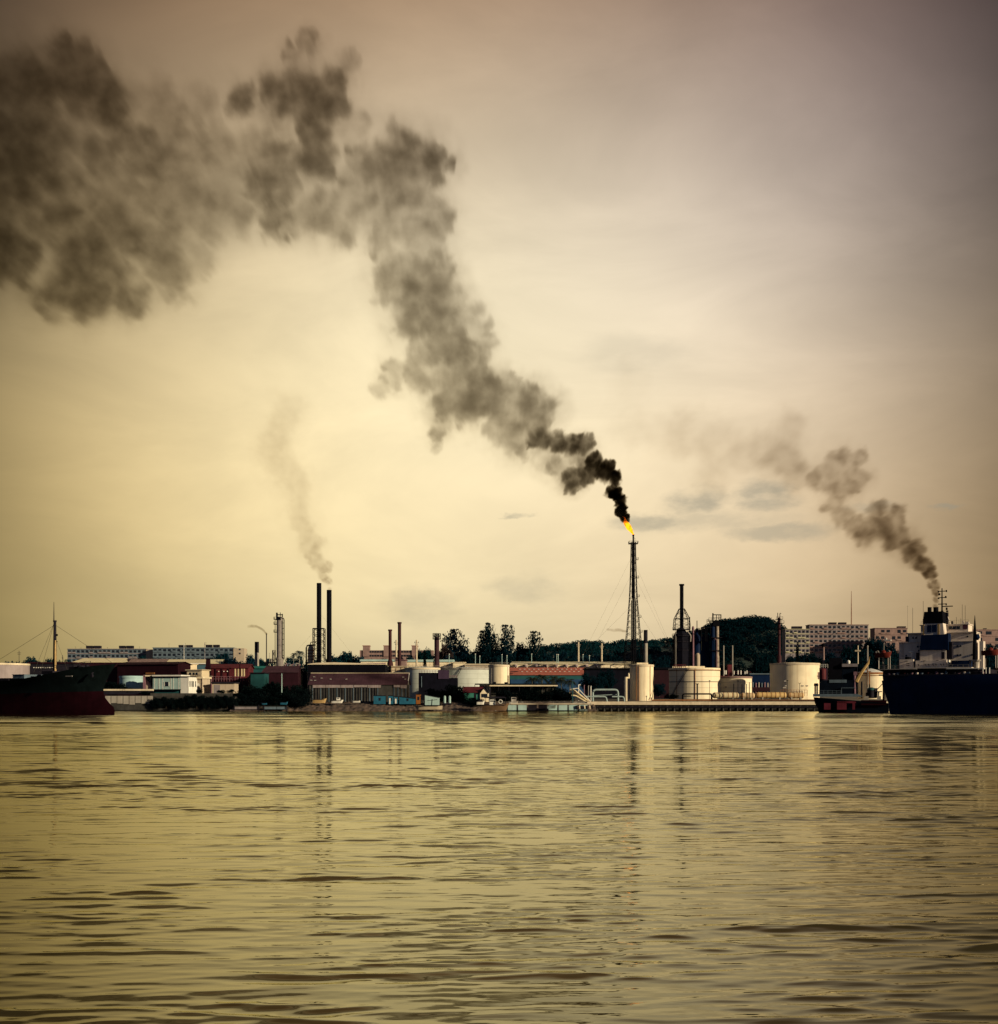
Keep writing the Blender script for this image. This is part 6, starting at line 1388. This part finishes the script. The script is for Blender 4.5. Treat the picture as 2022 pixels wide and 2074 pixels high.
for i, (p, tp, w, lab, d) in enumerate([(1612, 1316, 40, 'dark tree under the stepped apartment block', 800), (1650, 1318, 50, 'dark tree under the left of the tallest apartment block', 800), (1690, 1312, 48, 'dark tree under the middle of the tallest apartment block', 800), (1722, 1296, 44, 'tall dark tree against the tallest apartment block', 820), (1752, 1284, 44, 'dark tree at the right end of the tallest apartment block', 830), (1768, 1281, 34, 'tallest dark tree between the two apartment blocks', 830), (1792, 1290, 40, 'dark tree left of the big ship superstructure', 820), (1815, 1294, 34, 'dark tree just behind the lifeboat', 820), (1740, 1306, 60, 'wide dark tree above the small tanker', 780), (1780, 1312, 56, 'wide dark tree above the streaked tank', 780), (2012, 1293, 52, 'dark tree at the right photo edge behind the ship', 820), (1995, 1310, 40, 'low dark tree right of the dark pointed post', 800), (1625, 1325, 60, 'low dark tree behind the lone cream tank', 760), (1545, 1318, 50, 'dark tree left of the red-brown slim column', 760)]):
    tree(p, tp, d, w, 'broad', lab, i + 1, LEAF_MID, group=g3)
tree(1617, 1305, 700, 10, 'column', 'narrow black cypress behind the lone cream tank', 2, LEAF_NEAR)
g4 = 'big dark trees on the bank'
for i, (p, tp, w, lab, d) in enumerate([(492, 1378, 58, 'big near-black tree, leftmost on the bank', 503), (528, 1372, 66, 'big near-black tree left of the greenish pole', 505), (566, 1370, 66, 'big near-black tree behind the greenish pole', 507), (600, 1373, 60, 'big near-black tree at the boat shed corner', 505), (508, 1396, 70, 'low near-black tree over the landing stage, left', 500), (560, 1394, 80, 'low near-black tree over the landing stage, middle', 500), (606, 1396, 56, 'low near-black tree beside the boat shed', 499)]):
    tree(p, tp, d, w, 'bush', lab, i, LEAF_NEAR, group=g4, base=1437, name='tree', cat='tree')
for i, (p, tp, w, lab, d, b) in enumerate([(905, 1376, 70, 'near-black tree before the railed block, left half', 512, 1432), (932, 1389, 56, 'near-black tree before the railed block, right half', 510, 1432), (880, 1388, 40, 'near-black bush between the lean-to and the railed block', 508, 1426), (958, 1408, 44, 'dark bush below the small red roofed house', 500, 1430),
        (1072, 1384, 60, 'dark thicket under the palms, left', 512, 1428), (1112, 1382, 66, 'dark thicket under the palms, middle', 512, 1428), (1146, 1392, 44, 'dark thicket under the palms beside the slanting pipes', 510, 1428), (1030, 1392, 60, 'dark thicket under the low canopy', 513, 1426),
        (1190, 1353, 34, 'dark round tree at the right end of the red warehouse', 560, 1398), (1226, 1343, 42, 'large dark tree left of the flare tower foot', 565, 1400), (1208, 1362, 40, 'dark tree between the two round ones by the warehouse', 555, 1400), (1335, 1376, 30, 'dark tree between the tall narrow tank and the widest tank', 560, 1412),
        (1366, 1404, 22, 'low bush at the left foot of the widest tank', 518, 1417), (255, 1387, 26, 'round dark bush before the turquoise tank', 505, 1404), (447, 1395, 20, 'dark shrub before the low beige garage', 510, 1405), (466, 1394, 16, 'reddish shrub at the right of the beige garage', 510, 1404), (404, 1394, 16, 'dark shrub before the arched doorway', 507, 1404), (230, 1376, 60, 'dark bush behind the bow of the rusty ship', 512, 1404), (298, 1398, 30, 'low dark shrub below the steel stair', 501, 1408)]):
    tree(p, tp, d, w, 'bush', lab, i, LEAF_MID if p in (1190, 1226, 1208, 1335) else LEAF_NEAR, base=b, group='dark bushes along the shore')
rngb = random.Random(4)
for i in range(14):
    p = 312 + i * 12.4
    tree(p, 1403 - rngb.uniform(0, 4) + (4 if p < 370 else 0), 495.5, 22, 'bush', 'dark creeper bush overhanging the sea wall, one of an unbroken row', i, LEAF_NEAR, base=1436, group='creeper bushes on the sea wall')
g5 = 'row of palms on the bank'
for i, (p, tp, w, lab) in enumerate([(1080, 1363, 36, 'leftmost palm of the row before the red warehouse'), (1098, 1359, 38, 'second and tallest palm of the row before the red warehouse'), (1119, 1362, 36, 'middle palm of the row before the red warehouse'), (1138, 1364, 36, 'fourth palm of the row before the red warehouse'), (1154, 1369, 30, 'rightmost and lowest palm of the row')]):
    palm(p, tp, 520, w, lab, i, group=g5)

# ------------------------------------------------------------------ smoke
def value_noise(shape, cell, rng, octaves=4, rough=.55):
    h, w = shape; out = np.zeros(shape); amp = 1.0; tot = 0
    for o in range(octaves):
        c = max(1.5, cell / 2 ** o); gh, gw = int(h / c) + 3, int(w / c) + 3
        g = rng.uniform(-1, 1, (gh, gw)); y = np.arange(h) / c; x = np.arange(w) / c
        y0 = y.astype(int); x0 = x.astype(int); fy = y - y0; fx = x - x0
        fy = (fy * fy * (3 - 2 * fy))[:, None]; fx = (fx * fx * (3 - 2 * fx))[None, :]
        a = g[y0][:, x0] * (1 - fx) + g[y0][:, x0 + 1] * fx; b = g[y0 + 1][:, x0] * (1 - fx) + g[y0 + 1][:, x0 + 1] * fx
        out += amp * (a * (1 - fy) + b * fy); tot += amp; amp *= rough
    return out / tot
def smooth_at(A, X, Y):
    h, w = A.shape; X = np.clip(X, 0, w - 1.001); Y = np.clip(Y, 0, h - 1.001); x0 = X.astype(int); y0 = Y.astype(int); fx = X - x0; fy = Y - y0
    return (A[y0, x0] * (1 - fx) + A[y0, x0 + 1] * fx) * (1 - fy) + (A[y0 + 1, x0] * (1 - fx) + A[y0 + 1, x0 + 1] * fx) * fy
def plume(name, label, puffs, d, org, seed, texel=1.6, warp=.55, nscale=1.0, cell=None, gain=(.9, .9, .9), tint=(.20, .11, 0.0, 1)):
    """one plume of smoke: a closed lumpy hull filled with soot whose density falls off from a chain of puffs;
       puffs = (x, y, radius, optical depth), lengths taken in its own plane at distance d"""
    k = d / FOC; rng = np.random.default_rng(seed)
    P = np.array(puffs, float)
    m = P[:, 2].max() * 1.3 + 12
    xa, xb = P[:, 0].min() - m, P[:, 0].max() + m; ya, yb = P[:, 1].min() - m, P[:, 1].max() + m
    w = int((xb - xa) / texel); h = int((yb - ya) / texel)
    gx = xa + (np.arange(w) + .5) * texel; gy = ya + (np.arange(h) + .5) * texel
    GX, GY = np.meshgrid(gx, gy)
    th = np.zeros((h, w)); wt = np.zeros((h, w)) + 1e-6
    for (x, y, r, o) in puffs:
        g = np.exp(-((GX - x) ** 2 + (GY - y) ** 2) / (r * r * 1.2)); th += g * r; wt += g
    size = th / wt                                              # local puff size
    base = np.minimum(size, 70)
    # billow: push the sampling points about by an amount that follows the puff size
    W = [np.zeros((h, w)), np.zeros((h, w))]
    for c, lo, hi in ((70, 30, 200), (32, 12, 34), (13, 0, 18)):
        wgt = np.clip((base - lo * .8) / (lo * .4 + 2), 0, 1) if lo else 1.0
        for q in (0, 1): W[q] += value_noise((h, w), c / texel, rng, 4, .6) * np.minimum(base, c) * .62 * wgt * (0.6 if c == 70 else 1) * (np.clip(1.5 - base / 24, .22, 1) if c == 13 else 1)
    WX, WY = GX + W[0], GY + W[1]
    acc = np.zeros((h, w))
    # each puff carries a rim of smaller billows
    more = []
    for (x, y, r, o) in puffs:
        more.append((x, y, r * .92, o, 1))
        if 7 < r < 64 and o > .3:
            for c in range(7):
                an = rng.uniform(0, 6.283); q = rng.uniform(.55, 1.0) * r
                more.append((x + q * math.cos(an), y + q * math.sin(an), r * rng.uniform(.26, .48), o * rng.uniform(.55, 1.25), 0))
    for (x, y, r, o, big) in more:
        R_ = r * 2.6 + 70
        i0, i1 = max(0, int((y - R_ - ya) / texel)), min(h, int((y + R_ - ya) / texel)); j0, j1 = max(0, int((x - R_ - xa) / texel)), min(w, int((x + R_ - xa) / texel))
        if i1 <= i0 or j1 <= j0: continue
        dq = np.sqrt((WX[i0:i1, j0:j1] - x) ** 2 + (WY[i0:i1, j0:j1] - y) ** 2)
        s = np.clip((1 - dq / (r * 1.5)) * 1.5, 0, 1); acc[i0:i1, j0:j1] += (o * s * s * (3 - 2 * s)) ** 2
        if r > 20 and big:
            s = np.clip(1 - dq / (r * 2.6), 0, 1); acc[i0:i1, j0:j1] += (o * .40 * s * s * (3 - 2 * s)) ** 2
    od = np.sqrt(acc) * np.interp(size, [9, 18, 30], gain)
    n_ = value_noise((h, w), (cell or 90) / texel, rng, 2, .5); n2_ = value_noise((h, w), (cell or 58) / texel, rng, 4, .52)
    tex = .58 + .5 * np.clip(.5 + .9 * n_, 0, 1) + .36 * np.clip(np.abs(n2_) * 2.3, 0, 1) ** .8
    od *= tex
    cap = np.interp(size, [10, 22, 38], [10.0, 3.6, 1.7]); od = cap * np.tanh(od / cap)
    T = np.clip(size, 3, 80) * k * (.8 if size.max() > 20 else 1.0)
    edge = np.minimum(np.minimum(GX - xa, xb - GX), np.minimum(GY - ya, yb - GY)); od *= np.clip(edge / 10 - .3, 0, 1)
    # float image: R = density, G = half thickness
    img = bpy.data.images.new(name + '_map', w, h, alpha=False, float_buffer=True); img.colorspace_settings.name = 'Non-Color'
    px = np.zeros((h, w, 4), np.float32); px[..., 0] = (od * .75 / T)[::-1]; px[..., 1] = T[::-1]; px[..., 3] = 1
    img.pixels.foreach_set(px.ravel()); img.pack()
    ox, oz = SX(org[0], d), SZ(org[1], d)
    LX = lambda p: SX(p, d) - ox; LZ = lambda p: SZ(p, d) - oz
    # hull
    st = max(2, int(round(5.0 / texel * (1 if size.max() > 20 else .35))))
    hh, ww = h // st, w // st
    mx = lambda A: A[:hh * st, :ww * st].reshape(hh, st, ww, st).max((1, 3))
    M = mx(od) > .02; TT = mx(T)
    D = M.copy()
    for _ in range(1):
        E = D.copy(); E[1:] |= D[:-1]; E[:-1] |= D[1:]; E[:, 1:] |= D[:, :-1]; E[:, :-1] |= D[:, 1:]; D = E
    cx = xa + np.arange(ww + 1) * st * texel; cy = ya + np.arange(hh + 1) * st * texel
    Tc = np.zeros((hh + 1, ww + 1)); N = Tc.copy()
    for a in (0, 1):
        for b in (0, 1): Tc[a:a + hh, b:b + ww] = np.maximum(Tc[a:a + hh, b:b + ww], TT * D); N[a:a + hh, b:b + ww] += D
    vid = {}; vs = []; fs = []
    jx = rng.uniform(-.3, .3, (2, hh + 1, ww + 1)) * st * texel
    def V(i, j, s):
        key = (i, j, s if N[i, j] == 4 else s)
        if key not in vid:
            t = Tc[i, j] * 1.12 * (1.0 if N[i, j] == 4 else .35)
            vid[key] = len(vs); vs.append((LX(cx[j] + jx[0, i, j]), s * t, LZ(cy[i] + jx[1, i, j])))
        return vid[key]
    for i, j in zip(*np.nonzero(D)):
        q = [(i, j), (i, j + 1), (i + 1, j + 1), (i + 1, j)]
        fs.append(tuple(V(a, b, -1) for a, b in q[::-1])); fs.append(tuple(V(a, b, 1) for a, b in q))
        for (a, b, ni, nj) in ((q[0], q[1], i - 1, j), (q[1], q[2], i, j + 1), (q[2], q[3], i + 1, j), (q[3], q[0], i, j - 1)):
            if not (0 <= ni < hh and 0 <= nj < ww and D[ni, nj]): fs.append((V(*a, -1), V(*b, -1), V(*b, 1), V(*a, 1)))
    # soot
    mt = bpy.data.materials.new(name + '_soot'); mt.use_nodes = True; S = NT(mt.node_tree); S.n.clear()
    pos = S.new('ShaderNodeTexCoord').outputs['Object']
    def look(vec):
        x, _, z = S.sep(vec)[:3]
        uv = S.comb(S.mapr(x, LX(xa), LX(xb), 0, 1), S.mapr(z, LZ(yb), LZ(ya), 0, 1), 0)
        n = S.new('ShaderNodeTexImage', interpolation='Linear', extension='CLIP'); n.image = img; S.l.new(uv, n.inputs[0])
        return S.sep(n.outputs[0])
    for nd in (): pass
    t0 = look(pos)[1]
    inv = S.math('DIVIDE', 1.0, S.math('MAXIMUM', t0, 1.0))
    ns = .8 / max(6.0, float(np.median(T[od > .05]))) * nscale
    n1 = S.new('ShaderNodeTexNoise'); S.put(n1.inputs['Vector'], pos); n1.inputs['Scale'].default_value = ns; n1.inputs['Detail'].default_value = 4; n1.inputs['Roughness'].default_value = .56
    off = S.vmath('SCALE', S.vmath('SUBTRACT', n1.outputs['Color'], (.5, .5, .5)), None, S.math('MULTIPLY', t0, warp))
    l = look(S.vmath('ADD', pos, off))
    yy = S.math('ADD', S.sep(pos)[1], S.math('MULTIPLY', S.math('SUBTRACT', n1.outputs['Fac'], .5), S.math('MULTIPLY', t0, .8)))
    q = S.math('DIVIDE', yy, S.math('MAXIMUM', l[1], .5))
    prof = S.math('MAXIMUM', S.math('SUBTRACT', 1.0, S.math('MULTIPLY', q, q)), 0.0)
    n2 = S.noise(pos, ns * 1.5, 3, .5)
    dens = S.math('MULTIPLY', S.math('MULTIPLY', l[0], prof), S.mapr(n2, .33, .67, .68, 1.32))
    va = S.new('ShaderNodeVolumeAbsorption'); va.inputs['Color'].default_value = tint; S.put(va.inputs['Density'], S.math('MULTIPLY', dens, SMOKE_K))
    o = S.new('ShaderNodeOutputMaterial'); S.l.new(va.outputs[0], o.inputs['Volume'])
    mt.cycles.homogeneous_volume = False; mt.cycles.volume_step_rate = 1.0
    ob = link(name, mesh_np(name, vs, fs, mt), None, (ox, d, oz))
    dims = [max(v[i] for v in vs) - min(v[i] for v in vs) for i in range(3)]
    diag = sum(dims) / 3 / 10
    mt.cycles.volume_step_rate = float(np.clip(float(np.median(T[od > .05])) * .28 / diag, .01, 1))
    return tag(ob, label, 'smoke', kind='thing')
SMOKE_K = 0.95
D4, D3, D2, M1, L1, L2 = 5.6, 1.9, 1.35, .85, .5, .26
MAIN = [(1270, 1054, 5, 3.0), (1265, 1048, 8, D4), (1257, 1037, 9, D4), (1262, 1028, 8, D4), (1255, 1031, 6, D4), (1258, 1012, 12, D4), (1246, 998, 13, D4), (1252, 1005, 10, D4), (1238, 990, 10, 2.6), (1233, 1001, 8, .8),
 (1245, 969, 13, D4), (1226, 957, 18, D4), (1205, 949, 18, 3.4), (1188, 955, 20, 2.0), (1202, 932, 15, 3.0), (1157, 966, 22, 1.2), (1160, 985, 14, .8), (1134, 946, 26, L1), (1175, 912, 24, M1), (1181, 893, 17, 1.7), (1154, 897, 19, 2.6), (1127, 894, 19, 2.6), (1099, 890, 22, 2.3), (1079, 896, 15, 1.7),
 (1110, 922, 30, L1), (1082, 857, 32, 1.2), (1089, 822, 36, 1.35), (1072, 800, 24, 1.1), (1041, 880, 40, M1), (1017, 870, 34, M1), (1035, 823, 45, 1.0), (1007, 798, 40, 1.05), (1031, 770, 24, M1), (973, 803, 45, 1.2), (932, 805, 50, 1.15), (905, 815, 35, 1.0), (918, 768, 45, L1), (973, 764, 30, M1), (946, 833, 30, M1), (891, 857, 30, L2), (886, 907, 12, .2), (888, 893, 13, .24), (888, 880, 17, .28), (889, 868, 22, .36),
 (918, 704, 40, 1.7), (898, 693, 40, 1.3), (959, 722, 33, M1), (966, 670, 34, L1), (871, 741, 40, L1), (792, 766, 24, .36), (766, 788, 20, .27), (798, 742, 16, .3), (822, 727, 13, .28), (812, 752, 28, .4), (845, 765, 30, .5), (850, 720, 26, .45), (854, 642, 50, 1.1), (830, 618, 42, 1.0), (891, 618, 45, M1), (934, 630, 33, L1), (854, 577, 42, M1), (785, 577, 36, L1), (884, 564, 38, M1),
 (893, 593, 38, M1), (840, 625, 36, 1.0), (814, 551, 44, M1), (867, 499, 38, .6), (788, 473, 44, .62), (882, 436, 36, .6), (814, 430, 55, .62), (762, 420, 38, .65), (809, 357, 52, 1.05), (772, 326, 44, 1.1), (840, 312, 46, 1.2), (882, 332, 32, 1.25), (809, 290, 34, 1.0), (725, 315, 28, M1), (683, 441, 48, .8), (620, 436, 44, .75), (725, 375, 44, .65), (715, 255, 40, .35),
 (641, 326, 44, 1.5), (630, 273, 36, 1.4), (651, 192, 46, 1.65), (593, 184, 44, 1.3), (676, 176, 34, 1.4), (630, 220, 40, 1.3), (630, 88, 24, .5), (593, 108, 22, L1), (699, 126, 22, .34), (494, 194, 28, .75), (557, 347, 44, 1.25), (536, 378, 36, 1.2), (567, 420, 36, .95), (572, 465, 22, .6), (431, 284, 42, .75), (462, 341, 66, .55), (368, 378, 66, .7), (467, 431, 52, .45), (400, 210, 46, .38), (300, 205, 50, .35), (335, 262, 46, .55), (385, 305, 50, .55), (420, 425, 60, .5), (250, 385, 58, .8), (300, 455, 55, .65), (515, 290, 40, .5), (560, 240, 36, .45), (310, 315, 38, 1.05),
 (147, 147, 50, 1.3), (184, 205, 54, 1.45), (226, 202, 34, 1.2), (42, 160, 58, 1.3), (32, 236, 60, 1.3), (121, 96, 28, .65), (95, 294, 64, 1.45), (68, 331, 54, 1.4), (200, 310, 44, 1.15), (252, 273, 38, .75), (32, 368, 60, 1.4), (84, 394, 54, 1.1), (158, 399, 50, 1.05), (131, 473, 58, 1.1), (210, 473, 54, 1.25), (257, 470, 44, 1.0), (16, 502, 44, 1.7), (32, 536, 40, 1.2), (147, 551, 54, 1.5), (173, 593, 48, 1.4), (226, 567, 50, 1.1), (263, 604, 38, .8), (336, 557, 48, .7), (315, 499, 48, .55), (357, 599, 28, .45), (394, 525, 40, .32), (53, 446, 44, .75), (100, 600, 40, .8),
 (270, 400, 60, .4), (330, 450, 60, .35), (-50, 180, 70, 1.2), (-60, 300, 80, 1.2), (-60, 430, 80, 1.2), (-50, 530, 60, 1.1)]
plume('smoke_plume', 'huge brown-black smoke plume drifting from the flare to the upper left', MAIN, 690, (1270, 1056), 21, gain=(1.6, 1.3, .98), tint=(.13, .08, 0.0, 1))
FUN = [(1893, 1229, 5.1, 0.9), (1895, 1215, 6.2, 1.0), (1893, 1200, 7.3, 1.1), (1892, 1184, 9.6, 1.2), (1884, 1163, 13.0, 1.25), (1871, 1144, 16.5, 1.15), (1857, 1126, 18.7, 1.05), (1843, 1107, 22.2, 1.0), (1821, 1090, 25.6, 0.95), (1799, 1078, 27.9, 0.9), (1777, 1069, 27.9, 0.85), (1755, 1082, 23.3, 0.7), (1817, 1046, 19.9, 0.8), (1777, 1042, 21.0, 0.65), (1733, 1067, 21.0, 0.6), (1702, 1045, 23.3, 0.5), (1689, 1018, 23.3, 0.5), (1711, 987, 25.6, 0.6), (1733, 965, 23.3, 0.65), (1666, 965, 27.9, 0.5), (1693, 939, 30.1, 0.5), (1737, 930, 18.7, 0.5), (1644, 974, 21.0, 0.35), (1610, 960, 34.7, 0.3), (1578, 930, 46.1, 0.32), (1556, 905, 43.8, 0.28), (1596, 868, 34.7, 0.24), (1510, 915, 50.7, 0.22), (1454, 899, 57.5, 0.24), (1436, 970, 41.5, 0.18), (1400, 880, 52.9, 0.2), (1366, 877, 57.5, 0.16), (1290, 870, 52.9, 0.1), (1282, 780, 46.1, 0.07)]
plume('smoke_plume', 'olive brown smoke trailing up and left from the big ship funnel', FUN, 405, (1893, 1229), 5)
TW = [(667, 1193, 5, .4), (664, 1175, 9, .4), (653, 1161, 13, .36), (662, 1149, 12, .36), (645, 1140, 16, .32), (638, 1128, 18, .34), (631, 1105, 22, .3), (645, 1100, 16, .3), (618, 1084, 20, .27), (613, 1066, 22, .22), (610, 1048, 26, .2), (606, 1022, 28, .17), (604, 998, 28, .16), (596, 974, 26, .16), (582, 950, 30, .15), (565, 925, 36, .16), (555, 902, 38, .16), (571, 876, 34, .14), (582, 848, 32, .12), (589, 820, 32, .11)]
plume('smoke_plume', 'faint tan smoke rising from the plain black stack', TW, 640, (667, 1194), 9)
def dense(P, n=4):
    return [tuple(np.array(a) * (1 - i / n) + np.array(b) * i / n) for a, b in zip(P[:-1], P[1:]) for i in range(n)] + [tuple(P[-1])]
plume('smoke_plume', 'tiny curl of smoke blowing left off the pencil-thin stack', dense([(540, 1284, 2, .5), (540, 1283, 1.8, .7), (536, 1279.5, 2, .7), (531, 1275, 2.4, .65), (525, 1271, 2.8, .6), (518, 1268.5, 3, .55), (510, 1268, 3, .45), (503, 1269.5, 2.6, .3)]), 700, (540, 1283), 3, texel=.5, cell=8)
plume('smoke_plume', 'thin grey wisp lying level left of the flare tower legs', dense([(1268, 1279, 2, .4), (1260, 1277.5, 2.6, .45), (1251, 1276.5, 3, .45), (1242, 1276, 3, .35), (1232, 1275.5, 2.6, .25)]), 800, (1268, 1279), 4, texel=.5, cell=8)
